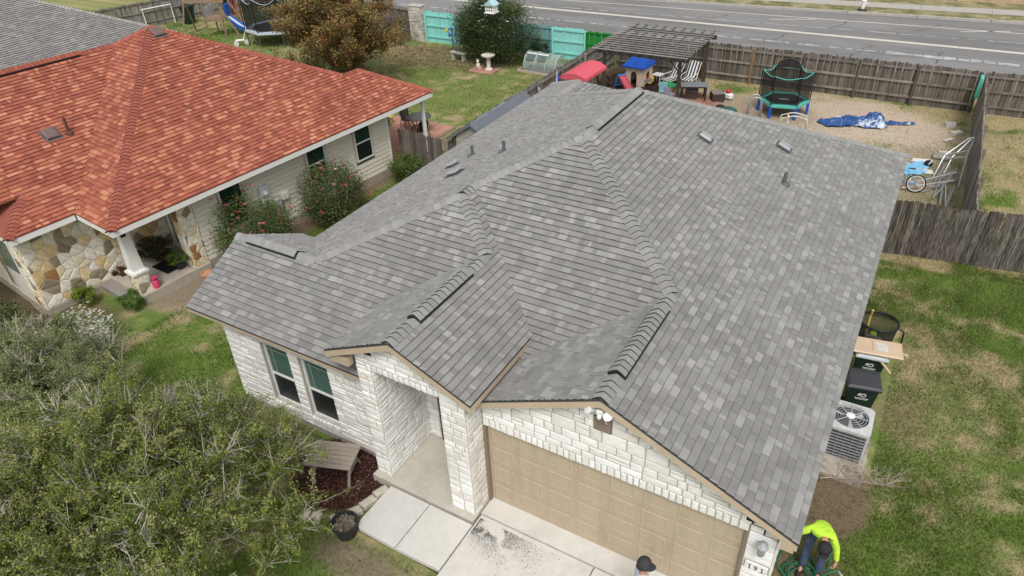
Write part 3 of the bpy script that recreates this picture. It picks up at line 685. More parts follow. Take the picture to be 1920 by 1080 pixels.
# ---------------------------------------------------------------- walls
M_side = mat('tan_siding',(.52,.45,.35),.7,.06,2,rv=.03)
W = MB()
for a_, b_, c_, d_ in ((-7.02,-5.86,0,2.5),(-5.02,-4.70,0,2.5),(-3.86,-2.55,0,2.5),(-5.86,-5.02,0,.34),(-5.86,-5.02,2.06,2.5),(-4.70,-3.86,0,.34),(-4.70,-3.86,2.06,2.5)): W.box(a_,b_,-.10,.06,c_,d_)
W.box(-7.019,-2.551,.06,3.2,0,2.499); W.box(-6.95,5.34,.97,14.9,0,2.48)                    # wing, main block
W.box(-2.52,-2.15,-.47,1.0,0,3.05)                                                       # porch side wall
W.box(-.60,-.05,-.47,.98,0,2.98)                                                         # right porch pier
W.box(4.90,5.34,.02,1.2,0,2.50)                                                          # right garage pier
def zg(x): return ze+m_*(x-xg0) if x < Cc.x else ze+m_*(xR-x)                            # underside of the garage gable
W.prism([(-.04,.02,2.15),(5.34,.02,2.15),(5.34,.02,zg(5.34)-.12),(Cc.x,.02,ze+hg-.1),(-.04,.02,zg(-.04)-.12)], (0,.25,0))
def zp(x): return zr-m_*abs(x-xp)
W.prism([(-2.52,-.47,3.0),(-.05,-.47,3.0),(-.05,-.47,zp(-.05)-.12),(xp,-.47,zr-.1),(-2.52,-.47,zp(-2.52)-.12)], (0,.3,0))
W.box(-2.2,-.5,.95,1.1,0,3.6)
wall = W.build('wall', M_mortar, H)
fd = MB(); fd.box(-7.0,-2.56,-.085,3.2,-.35,.0); fd.box(-6.93,5.33,1.0,14.88,-.35,.0); fd.box(4.92,5.33,.04,1.2,-.35,0)
fd.build('foundation', M_found, H)
ps = MB(); ps.box(-2.56,-.02,-.62,.96,-.35,.03); pso = ps.build('porch_slab', mat('porch_beige',(.50,.465,.40),.9,.1,4,col2=(.42,.38,.32),c2scale=1.5), H)
X, Z = (1,0,0), (0,0,1)
WIN = [(-5.86,-5.02,.34,2.06),(-4.70,-3.86,.34,2.06)]
# wing front, with the two windows and a sill course below
ashlar(wall, (0,-.10,0), X, Z, (0,-1,0), [(-7.02,0),(-2.55,0),(-2.55,2.46),(-7.02,2.46)], [(a-.0,b+.0,c-.14,d+.14) for a,b,c,d in WIN], hs=(.14,.21), ws=(.2,.5))
for a,b,c,d in WIN:
    soldier(wall,(0,-.10,0),X,Z,(0,-1,0),a,b,c-.14,c,.10,depth=.05); soldier(wall,(0,-.10,0),X,Z,(0,-1,0),a,b,d,d+.14,.11)
ashlar(wall, (-7.02,0,0), (0,-1,0), Z, (-1,0,0), [(-3.0,0),(.10,0),(.10,2.46),(-3.0,2.46)])
# porch side wall
ashlar(wall, (0,-.47,0), X, Z, (0,-1,0), [(-2.52,.03),(-2.15,.03),(-2.15,2.80),(-2.52,2.80)], ws=(.16,.37))
ashlar(wall, (-2.15,0,0), (0,1,0), Z, (1,0,0), [(-.47,.03),(.95,.03),(.95,3.0),(-.47,3.0)])
ashlar(wall, (-2.52,0,0), (0,-1,0), Z, (-1,0,0), [(.10,-.12),(.47,-.12),(.47,2.95),(.10,2.95)])
ashlar(wall, (0,.95,0), X, Z, (0,-1,0), [(-2.15,.03),(-.6,.03),(-.6,3.0),(-2.15,3.0)], [(-1.85,-.85,.03,2.1)])
# porch gable over the opening: cut between the piers
gp = [(-2.52,2.98),(-.05,2.98),(-.05,zp(-.05)-.16),(xp,zr-.16),(-2.52,zp(-2.52)-.16)]
soldier(wall,(0,-.47,0),X,Z,(0,-1,0),-2.15,-.60,2.98,3.13,.125)
ashlar(wall, (0,-.47,0), X, Z, (0,-1,0), [(-2.52,2.80),(-.05,2.80),(-.05,zp(-.05)-.16),(xp,zr-.16),(-2.52,zp(-2.52)-.16)], [(-2.15,-.60,2.4,3.13)], hs=(.11,.18))
# right pier
ashlar(wall, (0,-.47,0), X, Z, (0,-1,0), [(-.60,.03),(-.05,.03),(-.05,2.80),(-.60,2.80)], ws=(.15,.34))
ashlar(wall, (-.05,0,0), (0,1,0), Z, (1,0,0), [(-.47,.03),(.02,.03),(.02,2.80),(-.47,2.80)], ws=(.15,.34), cols=[(.72,.70,.65),(.62,.59,.53),(.74,.72,.68)])
ashlar(wall, (-.60,0,0), (0,-1,0), Z, (-1,0,0), [(-.9,.03),(.47,.03),(.47,2.9),(-.9,2.9)])
# garage front
soldier(wall,(0,.02,0),X,Z,(0,-1,0),-.03,4.90,2.15,2.35,.125)
gv_ = (2.21,2.53,3.14,3.46)
ashlar(wall, (0,.02,0), X, Z, (0,-1,0), [(-.03,2.35),(4.9,2.35),(5.34,2.35),(5.34,zg(5.34)-.17),(Cc.x,ze+hg-.16),(-.03,zg(-.03)-.17)], [(gv_[0]-.0,gv_[1]+.0,gv_[2],gv_[3])], hs=(.14,.21), ws=(.2,.48))
ashlar(wall, (0,.02,0), X, Z, (0,-1,0), [(4.90,-.1),(5.34,-.1),(5.34,2.35),(4.90,2.35)], [(4.94,5.32,1.30,1.50)], ws=(.18,.44), hs=(.14,.22))
ashlar(wall, (5.34,0,0), (0,1,0), Z, (1,0,0), [(.02,-.1),(1.6,-.1),(1.6,2.4),(.02,2.4)])
flush_stones(M_stone, 300)
# lap siding down both long sides
for xs_, sg_, y0_, y1_ in ((5.34,1,1.62,14.9),(-6.95,-1,3.25,14.9)):
    for k in range(14):
        q = MB(); z_ = .0+k*.175; q.prism([(xs_+sg_*.003,y0_,z_),(xs_+sg_*.032,y0_,z_),(xs_+sg_*.012,y0_,z_+.16),(xs_+sg_*.003,y0_,z_+.16)],(0,y1_-y0_,0)); q.build('siding_board', M_side, wall)
# holes in the eaves where the brick ties show: small dark openings under the rakes
for (x, y, z) in ((-2.14,-.505,3.46),(-1.30,-.505,3.80),(-.57,-.505,3.45),(4.90,-.01,2.48),(2.50,-.01,3.80)):
    mb = MB(); mb.box(x-.075,x+.075,y-.005,y+.03,z-.05,z+.05); mb.build('eave_gap', M_vent, H)
# gable vent
gvb = MB(); gvb.box(gv_[0]+.005,gv_[1]-.005,.0,.02,gv_[2]+.005,gv_[3]-.005); go = gvb.build('gable_vent', mat('vent_brown',(.10,.075,.055),.7), H)
for k in range(5):
    z = gv_[2]+.03+k*.055; mb = MB(); mb.prism([(gv_[0]+.01,-.018,z),(gv_[0]+.01,0,z+.03),(gv_[0]+.01,0,z+.04),(gv_[0]+.01,-.018,z+.012)],(gv_[1]-gv_[0]-.02,0,0)); mb.build('louvre', mat('vent_slat',(.22,.17,.13),.6), go)
# windows
for (a,b,c,d) in WIN:
    fr_ = MB(); y = .02; fw = .045
    for (x0,x1,z0,z1) in ((a,a+fw,c,d),(b-fw,b,c,d),(a+fw,b-fw,c,c+fw),(a+fw,b-fw,d-fw,d)): fr_.box(x0,x1,y-.045,y+.02,z0,z1)
    wo_ = fr_.build('window', M_white, H); zm = c+.45*(d-c)
    mr_ = MB(); mr_.box(a+fw,b-fw,y-.04,y+.01,zm-.025,zm+.025); mr_.build('sash_rail', M_white, wo_)
    g_ = MB(); g_.box(a+fw,b-fw,y-.014,y-.008,zm+.025,d-fw); g_.build('pane', M_glass, wo_)
    g_ = MB(); g_.box(a+fw,b-fw,y-.022,y-.016,c+fw,zm-.025); g_.build('screen', M_screen, wo_)
    mu = MB()
    for t in (.2,): mu.box(a+fw+(b-a-2*fw)*t-.008,a+fw+(b-a-2*fw)*t+.008,y-.02,y-.0145,zm+.025,d-fw)
    mu.box(a+fw,b-fw,y-.0205,y-.0152,d-fw-.20,d-fw-.184); mu.build('glazing_bar', mat('bar_green_white',(.35,.42,.38),.5), wo_)
    k = 0; zz = d-fw-.02
    while zz > zm+.03:
        bl = MB(); bl.prism([(a+fw+.01,y-.004,zz),(a+fw+.01,y+.014,zz+.014),(a+fw+.01,y+.014,zz+.016),(a+fw+.01,y-.004,zz+.002)],(b-a-2*fw-.02,0,0)); bl.build('blind_slat', M_blind, wo_); zz -= .034
    rm = MB(); rm.box(a+fw,b-fw,y+.018,y+.02,c+fw,d-fw); rm.build('backing', M_room, wo_)
# front door at the back of the porch
dr = MB(); dr.box(-1.8,-.9,.90,.965,.03,2.07); do_ = dr.build('front_door', mat('door_dark',(.035,.03,.028),.4), H)
for (z0,z1) in ((.2,.95),(1.05,1.95)):
    q = MB(); q.cbox(-1.68,-1.02,.885,.90,z0,z1,.01); q.build('door_panel', mat('door_panel_dark',(.045,.038,.034),.4), do_)
q = MB(); q.sphere((-.98,.87,1.0),.035); q.build('handle', M_steel, do_, True)
# garage door
gd = MB(); gd.box(0.0,4.9,.10,.14,.02,2.2); gdo = gd.build('garage_door', M_door, H)
rows, cols_ = 4, 8; ph = 2.13/rows; pw = 4.88/cols_
for i in range(rows):
    se = MB(); se.box(.02,4.88,.088,.10,i*ph+.028,(i+1)*ph-.004+.02); so_ = se.build('door_section', M_door, gdo)
    for j in range(cols_):
        x0 = .02+j*pw+.065; x1 = .02+(j+1)*pw-.065; z0 = i*ph+.03+.085; z1 = (i+1)*ph-.065+.02
        q = MB(); q.loft([[(x0,.0885,z0),(x1,.0885,z0),(x1,.0885,z1),(x0,.0885,z1)],[(x0+.012,.080,z0+.012),(x1-.012,.080,z0+.012),(x1-.012,.080,z1-.012),(x0+.012,.080,z1-.012)],[(x0+.034,.080,z0+.034),(x1-.034,.080,z0+.034),(x1-.034,.080,z1-.034),(x0+.034,.080,z1-.034)],[(x0+.046,.085,z0+.046),(x1-.046,.085,z0+.046),(x1-.046,.085,z1-.046),(x0+.046,.085,z1-.046)]],False,True)
        q.build('panel', M_door, so_)
for xa, xb in ((-.035,.03),(4.86,4.90)):
    jb = MB(); jb.box(xa,xb,.0,.10,.02,2.15); jb.build('door_jamb', mat('jamb_brown',(.23,.17,.125),.6), H)
# wall lantern, number plaque, flood light (each fixed to the house)
ln = thing('wall_lantern', 'grey metal wall lantern on the stone pier above the house number', 'lantern', (5.15,-.03,2.02))
q = MB(); q.lathe([(.06,0),(.06,.03)],(0,0,0),12,M=Matrix.Translation((0,.03,.03)) @ Matrix.Rotation(R(90),4,'X')); q.tube([(0,.02,.03),(0,-.06,.12),(0,-.10,.16)],.012); q.build('bracket', M_grey, ln)
q = MB(); q.lathe([(.02,.19),(.05,.16),(.095,.12),(.10,.105),(.085,.10)],(0,-.10,0),8); q.build('lantern_cap', M_grey, ln); q = MB(); q.lathe([(.055,-.10),(.06,-.085),(.03,-.13),(.008,-.16)],(0,-.10,0),8); q.build('lantern_base', M_grey, ln)
q = MB(); q.lathe([(.055,-.09),(.085,.10)],(0,-.10,0),8); q.build('lantern_glass', mat('lantern_pane',(.30,.33,.34),.25), ln)
pq = MB(); pq.cbox(4.95,5.31,-.018,.016,1.31,1.49,.006); plq = pq.build('number_plaque', mat('plaque_stone',(.78,.77,.74),.8), H)
def glyph(ch, x, z, h, parent):
    q = MB(); y0, y1 = -.024, -.017; w_ = h*.5
    def bar(a,b,c,d): q.box(x+a*h,x+b*h,y0,y1,z+c*h,z+d*h)
    if ch == '1':
        bar(.17,.31,.06,.94); bar(.04,.44,0,.07); q.prism([(x+.17*h,y0,z+.98*h),(x+.02*h,y0,z+.84*h),(x+.02*h,y0,z+.78*h),(x+.17*h,y0,z+.85*h)],(0,.007,0)); bar(.17,.31,.94,1.0)
    else:
        def ring(cx,cz,rx,rz,tx,tz,a0,a1,n=16):
            for i in range(n):
                t0 = a0+(a1-a0)*i/n; t1 = a0+(a1-a0)*(i+1)/n
                P = [(x+(cx+rx*math.cos(t)*k1)*h, y0, z+(cz+rz*math.sin(t)*k2)*h) for t,k1,k2 in ((t0,1,1),(t1,1,1),(t1,tx,tz),(t0,tx,tz))]
                q.prism(P,(0,.007,0))
        ring(.25,.70,.24,.30,.45,.78,0,2*math.pi); ring(.13,.62,.36,.62,.68,.86,-R(80),R(12),10); q.sphere((x+.09*h,-.02,z+.09*h),.07*h,.004,.07*h,8,5)
    return q.build('numeral', mat('numeral_black',(.02,.02,.02),.5), parent)
glyph('1',5.01,1.345,.105,plq); glyph('9',5.10,1.345,.105,plq); glyph('1',5.205,1.345,.105,plq)
fl = thing('flood_light', 'white twin headed security light under the garage gable', 'flood light', (2.37,-.02,3.70))
q = MB(); q.lathe([(.055,0),(.055,.03)],(0,0,0),12,M=Matrix.Translation((0,.0,0)) @ Matrix.Rotation(R(90),4,'X')); q.tube([(0,-.02,0),(0,-.08,0)],.03); q.cbox(-.06,.06,-.15,-.05,-.05,.05,.015); q.build('base', M_white, fl)
for dx, tx in ((-.14,-35),(.13,25)):
    q = MB(); Mx = Matrix.Translation((dx,-.12,.0)) @ Matrix.Rotation(R(tx),4,'Z') @ Matrix.Rotation(R(65),4,'X'); q.lathe([(.03,-.05),(.05,.02),(.075,.09),(.07,.095)],(0,0,0),12,M=Mx); q.build('lamp_head', M_white, fl, True, 40)
q = MB(); q.sphere((0,-.13,-.085),.045,.045,.06,10,6); q.build('sensor', M_white, fl, True)
q = MB(); q.tube([(.03,-.06,-.05),(.05,-.04,-.2),(.09,-.03,-.30)],.008); q.build('cable', M_white, fl)
dm = MB(); dm.cbox(-.95,-.64,.05,.75,.03,.045,.006); tag(dm.build('doormat', mat('mat_brown',(.035,.022,.02),.95,.3,60)),'dark brown doormat lying on the white stone porch','doormat')
# ================================================================ the red roofed house
RO = Vector((-12.45,.95,0)); RA = -R(6.14)
H2 = thing('red_house', 'house with a red shingle roof, cream siding and flagstone porch', 'house', RO, RA)
XF = Matrix.Translation(RO) @ Matrix.Rotation(RA,4,'Z')
z0, mr = 2.65, .52; ap = V(-6.3,6.0,z0+mr*6.3); mfr = (ap.z-z0)/6.0; mbr = (ap.z-z0)/6.5
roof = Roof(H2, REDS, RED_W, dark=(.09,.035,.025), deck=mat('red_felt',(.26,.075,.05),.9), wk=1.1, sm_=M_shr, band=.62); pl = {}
ex1 = V(-2,11.2,z0+2*mr); ex0 = V(-2,12.5-2*mr/mbr,z0+2*mr); vj = V(-7.27,5.07,5.42); hj = V(-3.05,-.7,z0+1.1*mr)
rp('E', [V(0,0,z0), V(0,13.05,z0), ex1, ex0, ap], (0,1,0))
rp('X', [V(0,13.05,z0), V(-4,13.05,z0), ex1], (1,0,0), tiles=False)
rp('Y', [ex1, V(-4,13.05,z0), V(-4,12.5,z0), ex0], (0,1,0), tiles=False)
rp('K', [ap, ex0, V(-4,12.5,z0), V(-12.6,12.5,z0)], (1,0,0), tiles=False)
rp('Wt', [ap, V(-12.6,12.5,z0), V(-12.6,0,z0), vj], (0,1,0), tiles=False)
rp('F', [V(0,0,z0), V(-1.95,0,z0), vj, ap], (1,0,0))
rp('E2', [V(-1.95,0,z0), V(-1.95,-1.8,z0), hj, V(-3.05,-4.2,hj.z), V(-7.27,-4.2,5.42), vj], (0,1,0))
rp('W2', [vj, V(-7.27,-4.2,5.42), V(-12.6,-4.2,z0), V(-12.6,0,z0)], (0,1,0), tiles=False)
rp('F3', [V(-1.95,-1.8,z0), hj, V(-5.0,-.7,hj.z), V(-5.0,-1.8,z0)], (1,0,0), tiles=False)
n_ = pl; CAPC = [(.32,.092,.062),(.29,.082,.056),(.35,.105,.068)]
capline(V(0,0,z0), ap, 'E','F'); capline(ex0, ap, 'E','K'); capline(V(0,13.05,z0), ex1, 'E','X'); capline(ex0, ex1, 'E','Y'); capline(V(-1.95,-1.8,z0), hj, 'E2','F3'); capline(vj, ap, 'F','Wt')
vented(V(-7.27,-4,5.42), vj, .3, .86, 'E2','W2')
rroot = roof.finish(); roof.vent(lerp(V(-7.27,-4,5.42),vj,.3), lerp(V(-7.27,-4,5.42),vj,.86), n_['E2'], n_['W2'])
M_rv = mat('brown_vent',(.16,.11,.10),.5)
roof_vent(-5.96,6.01,5.745,math.atan(mr),.34,.36,m=M_rv); roof_vent(-4.63,1.13,4.04,math.atan(mr),.34,.36,m=M_rv)
mb = MB(); mb.lathe([(.13,-.03),(.13,.03),(.055,.07)],(-4.47,1.59,3.96),12); mb.lathe([(.045,0),(.045,.5)],(-4.47,1.59,3.96),12); mb.build('vent_pipe', mat('pipe_brown',(.10,.05,.04),.6), rroot, True, 40)
fb = MB()
for a, b, o in ((V(0,0,z0),V(0,13.05,z0),(1,0,0)),(V(-.03,0,z0),V(-1.95,0,z0),(0,-1,0)),(V(-1.95,-.03,z0),V(-1.95,-1.8,z0),(1,0,0)),(V(-1.98,-1.8,z0),V(-6,-1.8,z0),(0,-1,0)),(V(-.03,13.05,z0),V(-4,13.05,z0),(0,1,0))): board(fb,a,b,.17,.03,o)
fb.build('fascia_board', M_white, rroot)
sf = MB(); sf.box(-4,-.045,2.2,13.0,2.44,2.455); sf.box(-2.5,-.045,.02,2.2,2.44,2.455); sf.box(-2.6,-1.99,-1.75,.0,2.425,2.44); sf.build('soffit', M_white, rroot)
# walls
W = MB(); W.box(-12.2,-.62,2.62,11.0,.0,2.45); W.box(-12.2,-2.47,-1.55,2.62,0,2.45); wall = W.build('wall', mat('flag_mortar',(.62,.58,.51),.95,.15,10), H2)
q = MB(); q.box(-12.15,-.56,2.66,11.02,-.35,.16); q.box(-12.15,-2.40,-1.60,2.6,-.35,.02); q.build('foundation', M_found, H2)
WINS = [(3.55,4.40,.95,2.33),(7.02,7.87,.95,2.33),(9.25,10.08,.95,2.33)]
q = MB(); q.box(-.6195,-.6165,2.66,11.0,.16,2.44); q.build('lap_shade_sheet', mat('lap_shade_dark',(.16,.145,.12),.95), wall)  # dark sheet behind the board gaps, standing in for shade under the laps
# lap siding: each board a plank, cut at the windows
zz = .16; tot = 0
while zz < 2.42:
    zt = min(zz+.165, 2.44); cuts = [(2.66,11.0)]
    for a,b,c,d in WINS:
        if c < zt-.005 and d > zz+.005: cuts = [s_ for s0,s1 in cuts for s_ in ((s0,min(s1,a-.06)),(max(s0,b+.06),s1)) if s_[1]-s_[0] > .05] if True else cuts
    for s0, s1 in cuts:
        k = MB(); k.prism([(-.616,s0,zz),(-.585,s0,zz),(-.604,s0,zt-.017),(-.616,s0,zt-.017)], (0,s1-s0,0)); k.build('siding_board', M_offw, wall)
    zz = zt
for a,b,c,d in WINS:
    tr = MB(); x = -.60; fw = .05
    for (y0,y1,q0,q1) in ((a,a+fw,c,d),(b-fw,b,c,d),(a+fw,b-fw,c,c+fw),(a+fw,b-fw,d-fw,d)): tr.box(x-.02,x+.045,y0,y1,q0,q1)
    wo_ = tr.build('window', M_white, H2); zm = (c+d)/2
    q = MB(); q.box(x-.02,x+.03,a+fw,b-fw,zm-.025,zm+.025); q.build('sash_rail', M_white, wo_)
    q = MB(); q.box(x+.008,x+.014,a+fw,b-fw,zm+.025,d-fw); q.build('pane', M_glass, wo_); q = MB(); q.box(x+.012,x+.018,a+fw,b-fw,c+fw,zm-.025); q.build('screen', M_screen, wo_)
    z_ = d-fw-.02
    while z_ > zm+.03:
        q = MB(); q.prism([(x-.012,a+fw+.01,z_),(x+.004,a+fw+.01,z_+.014),(x+.004,a+fw+.01,z_+.017),(x-.012,a+fw+.01,z_+.003)],(0,b-a-2*fw-.02,0)); q.build('blind_slat', mat('dark_blind',(.14,.16,.15),.6), wo_); z_ -= .042
    q = MB(); q.box(x-.018,x-.016,a+fw,b-fw,c+fw,d-fw); q.build('backing', M_room, wo_)
    for y0, y1 in ((a-.055,a-.002),(b+.002,b+.055)):
        q = MB(); q.box(-.62,-.575,y0,y1,c-.03,d+.03); q.build('window_trim', mat('tan_trim',(.48,.43,.35),.6), wo_)
q = MB(); q.box(-.63,-.575,10.94,11.02,.1,2.44); q.build('corner_board', M_white, wall)
# flagstone faces: porch wall, front return, pier
flagstones(wall, (-2.47,0,0), (0,1,0), Z, (1,0,0), [(-1.55,.02),(2.60,.02),(2.60,2.43),(-1.55,2.43)], .30)
flagstones(wall, (0,-1.55,0), (1,0,0), Z, (0,-1,0), [(-5,.02),(-4.4,.02),(-4.4,2.43),(-5,2.43)], .3); flagstones(wall, (0,-1.55,0), (1,0,0), Z, (0,-1,0), [(-3.2,.02),(-2.47,.02),(-2.47,2.43),(-3.2,2.43)], .3)
pr = MB(); pr.box(-1.0,-.60,2.14,2.64,.12,2.45); pier = pr.build('porch_pier', mat('flag_mortar'), H2)
flagstones(pier, (-.60,0,0), (0,1,0), Z, (1,0,0), [(2.14,.12),(2.64,.12),(2.64,2.44),(2.14,2.44)], .27); flagstones(pier, (0,2.14,0), (1,0,0), Z, (0,-1,0), [(-1.0,.12),(-.60,.12),(-.60,2.44),(-1.0,2.44)], .27)
q = MB(); q.box(-4.35,-3.25,-1.57,-1.54,.9,2.1); wo_ = q.build('window', M_white, H2); q = MB(); q.box(-4.3,-3.3,-1.585,-1.575,.95,2.05); q.build('pane', M_glass, wo_)
# porch: slab, steps, door, column
q = MB(); q.cbox(-2.46,-.50,.35,2.64,-.3,.12,.01); q.build('porch_slab', mat('porch_conc',(.44,.39,.33),.9,.12,5,col2=(.33,.29,.25)), H2)
q = MB(); q.cbox(-2.46,-1.35,.02,.349,-.3,.0,.01); q.build('step', mat('step_conc',(.26,.24,.22),.9,.15,5), H2)
q = MB(); q.box(-1.78,-.98,2.575,2.618,.12,2.3); do_ = q.build('front_door', mat('door_brown',(.045,.035,.03),.35), H2); q = MB(); q.box(-1.70,-1.06,2.565,2.575,.25,2.2); q.build('storm_pane', M_screen, do_)
q = MB(); q.box(-2.40,-1.80,2.59,2.618,.12,2.35); sl_ = q.build('side_light', M_white, H2); q = MB(); q.box(-2.18,-1.9,2.58,2.59,.35,2.2); q.build('pane', M_glass, sl_)
q = MB(); q.sphere((-1.66,2.55,1.1),.03); q.build('handle', M_steel, do_, True)
cx_, cy_ = -.86, .58; q = MB(); q.box(cx_-.2,cx_+.2,cy_-.2,cy_+.2,-.3,.72); ped = q.build('pedestal', mat('flag_mortar'), H2)
for (o_, u_, n__) in (((cx_+.2,cy_,0),(0,1,0),(1,0,0)),((cx_,cy_-.2,0),(1,0,0),(0,-1,0)),((cx_-.2,cy_,0),(0,-1,0),(-1,0,0))): flagstones(ped, o_, u_, Z, n__, [(-.2,-.1),(.2,-.1),(.2,.72),(-.2,.72)], .27)
q = MB(); q.cbox(cx_-.26,cx_+.26,cy_-.26,cy_+.26,.72,.84,.03); q.build('pedestal_cap', mat('worn_white',(.72,.70,.66),.8,.2,14,col2=(.3,.29,.28),c2amt=(.55,.7),c2scale=20), H2)
q = MB(); q.loft([[(cx_+sx_*w_,cy_+sy_*w_,z_) for sx_,sy_ in ((-1,-1),(1,-1),(1,1),(-1,1))] for z_,w_ in ((.84,.19),(.86,.17),(2.36,.115),(2.38,.15),(2.44,.15))]); q.build('column', M_white, H2)
q = MB(); q.cbox(cx_+.115,cx_+.15,cy_-.15,cy_+.05,1.98,2.14,.01); mo = q.build('number_box', M_white, H2); q = MB(); q.box(cx_+.15,cx_+.154,cy_-.125,cy_+.025,2.0,2.12); q.build('plate', M_black, mo)
flush_stones(M_flag, 300)
# utility boxes on the siding
M_ub = mat('utility_grey',(.55,.58,.60),.5)
q = MB(); q.cbox(-.59,-.45,4.92,5.28,1.05,1.75,.015); q.sphere((-.43,5.1,1.5),.09); ub = q.build('meter_box', M_ub, H2)
q = MB(); q.cbox(-.59,-.46,5.32,5.62,.72,1.12,.015); q.build('service_box', M_ub, H2); q = MB(); q.cbox(-.59,-.47,5.72,5.98,.95,1.2,.015); q.build('phone_box', mat('box_pale',(.66,.65,.60),.5), H2)
for y in (5.42,5.72):
    q = MB(); q.tube([(-.54,y,.95),(-.54,y,.1),(-.52,y+.02,-.15)],.018); q.build('conduit', mat('conduit_dark',(.12,.11,.1),.6), H2)
# rear patio roof posts
for (x, y) in ((-.35,12.75),(-3.6,12.75)):
    q = MB(); q.cbox(x-.06,x+.06,y-.06,y+.06,-.12,2.48,.01); q.build('patio_post', M_white, H2)
XF = Matrix.Identity(4)
# ---------------------------------------------------------------- the third house, far left
H3 = thing('neighbour_house', 'pale grey shingled roof house beyond the red roof', 'house', (-29,16.1,0))
roof = Roof(H3, [(.22,.212,.20),(.245,.237,.222),(.195,.188,.178),(.27,.26,.245)], [.3,.3,.25,.15], wk=1.5); pl = {}
XF = Matrix.Translation((-29,16.1,0))
a3 = V(-6.5,-6.5,5.9); b3 = V(-6.5,-14,5.9)
rp('E', [V(0,-20,2.65), V(0,0,2.65), a3, b3], (0,1,0)); rp('K', [V(0,0,2.65), V(-13,0,2.65), a3], (1,0,0), tiles=False); rp('W', [V(-13,0,2.65), V(-13,-20,2.65), b3, a3], (0,1,0), tiles=False); rp('S', [V(0,-20,2.65), b3, V(-13,-20,2.65)], (1,0,0), tiles=False)
n_ = pl; CAPC = [(.30,.29,.27),(.27,.26,.245),(.32,.31,.29)]; capline(V(0,0,2.65), a3, 'E','K'); capline(b3, a3, 'E','W'); roof.finish(150)
W = MB(); W.box(-12.6,-.4,-19.6,-.4,-.2,2.55); W.build('wall', M_offw, H3)
XF = Matrix.Identity(4)
# ================================================================ fences
PK = {}
def picket_mesh(h, wd, m, key):
    k = (round(h,2), wd, key)
    if k not in PK:
        q = MB(); c = wd*.25; pts = [(-wd/2,0,0),(wd/2,0,0),(wd/2,0,h-c),(wd/2-c,0,h),(-wd/2+c,0,h),(-wd/2,0,h-c)]
        q.prism(pts, (0,.018,0)); PK[k] = q.data('picket', m)
    return PK[k]
def fence(label, p0, p1, h=1.83, side=-1, m=M_fence, wd=.137, gap=.008, post=2.4, rails=(.3,.95,1.55), name='wood_fence', railm=None, postm=None, wave=0.0, z=GZ, back=0, rdepth=.04):
    p0 = Vector((*p0,z)); p1 = Vector((*p1,z)); d = p1-p0; Ln = d.length; rz = math.atan2(d.y,d.x)
    t = thing(name, label, 'fence', p0, rz); n = int(Ln/(wd+gap)); railm = railm or M_rail
    for i in range(n):
        hh = h+random.choice((-.03,0,0,.02,.03))+wave*math.sin(i*.37)
        o = link('picket', picket_mesh(hh, wd, m, m.name), t); o.location = ((i+.5)*(wd+gap), random.uniform(-.004,.004), -.03); o.rotation_euler = (random.uniform(-.012,.012), random.uniform(-.012,.012), 0)
    s = 1 if side > 0 else -1; y0 = .02 if s > 0 else -.022-rdepth
    x = 0
    while x < Ln-.1:
        x1 = min(x+post, Ln)
        for rz_ in rails:
            q = MB(); q.box(x+.01,x1-.01,y0+ (0 if s>0 else 0),y0+rdepth,rz_+random.uniform(-.015,.015),rz_+.085); q.build('rail', railm, t)
        x = x1
    x = 0; k = 0
    while x < Ln+.05:
        q = MB(); yy = y0+(rdepth+.002 if s > 0 else -.092); q.cbox(x-.045,x+.045,yy,yy+.09,-.1,h-.06,.006); po = q.build('post', (postm[k % len(postm)] if postm else railm), t); x += post; k += 1
    return t
M_newpost = mat('newer_post',(.24,.155,.085),.9,.2,5,stretch=(6,6,1))
M_oldpost = mat('old_post',(.105,.085,.07),.95,.3,5,stretch=(6,6,1))
fence('dark weathered picket fence along the road behind the trampoline', (-9.3,28.15), (7.6,28.15), 1.83, -1, M_fence, postm=[M_newpost,M_oldpost,M_newpost,M_newpost,M_oldpost,M_oldpost,M_oldpost,M_oldpost])
fence('dark picket fence along the road behind the dry yellow lawn', (7.68,28.15), (19.5,28.5), 1.83, -1, M_fence, postm=[M_oldpost])
fence('long weathered fence dividing bare dirt yard from dry yellow lawn', (7.72,14.45), (7.66,28.05), 1.83, -1, M_fencel)
fence('weathered picket fence closing the side lawn beside the grey roof', (5.42,13.95), (16.3,15.63), 1.83, 1, M_fstreak, wave=.03)
fence('long weathered fence between green back lawn and grey roofed house', (-9.5,12.25), (-9.42,28.0), 1.80, -1, M_fencel)
fence('short dark fence joining red roofed house to the long side fence', (-11.75,12.35), (-9.56,12.2), 1.78, 1, M_fence, wave=.04)
fence('grey fence behind the goal frame and bins in the far yard', (-44.5,19), (-40.9,31.5), 1.7, -1, M_fencel, wd=.16, post=3)
M_turq = mat('turquoise_paint',(.27,.68,.63),.6,.08,4,rv=.05); M_teal = mat('faded_teal_paint',(.15,.33,.33),.7,.12,4,rv=.08); M_grn = mat('bright_green_paint',(.012,.22,.035),.6,.08,4,rv=.06)
fence('turquoise painted fence panel beside the pale stone pillar', (-22.0,28.3), (-19.9,28.3), 1.85, -1, M_turq, post=2.1, railm=M_turq)
fence('dull teal fence panel half hidden by the flowering bush', (-19.85,28.32), (-13.3,28.32), 1.74, -1, M_teal, railm=M_teal)
fence('bright turquoise fence panel behind the clear plastic cold frame', (-13.2,28.28), (-11.2,28.28), 1.75, -1, M_turq, post=2.0, railm=M_turq)
fence('bright green fence panel beside the black pergola', (-11.15,28.3), (-9.5,28.3), 1.68, -1, M_grn, post=1.65, railm=M_grn)
M_tan = mat('new_cedar',(.50,.37,.24),.9,.15,5,rv=.1,stretch=(5,5,1))
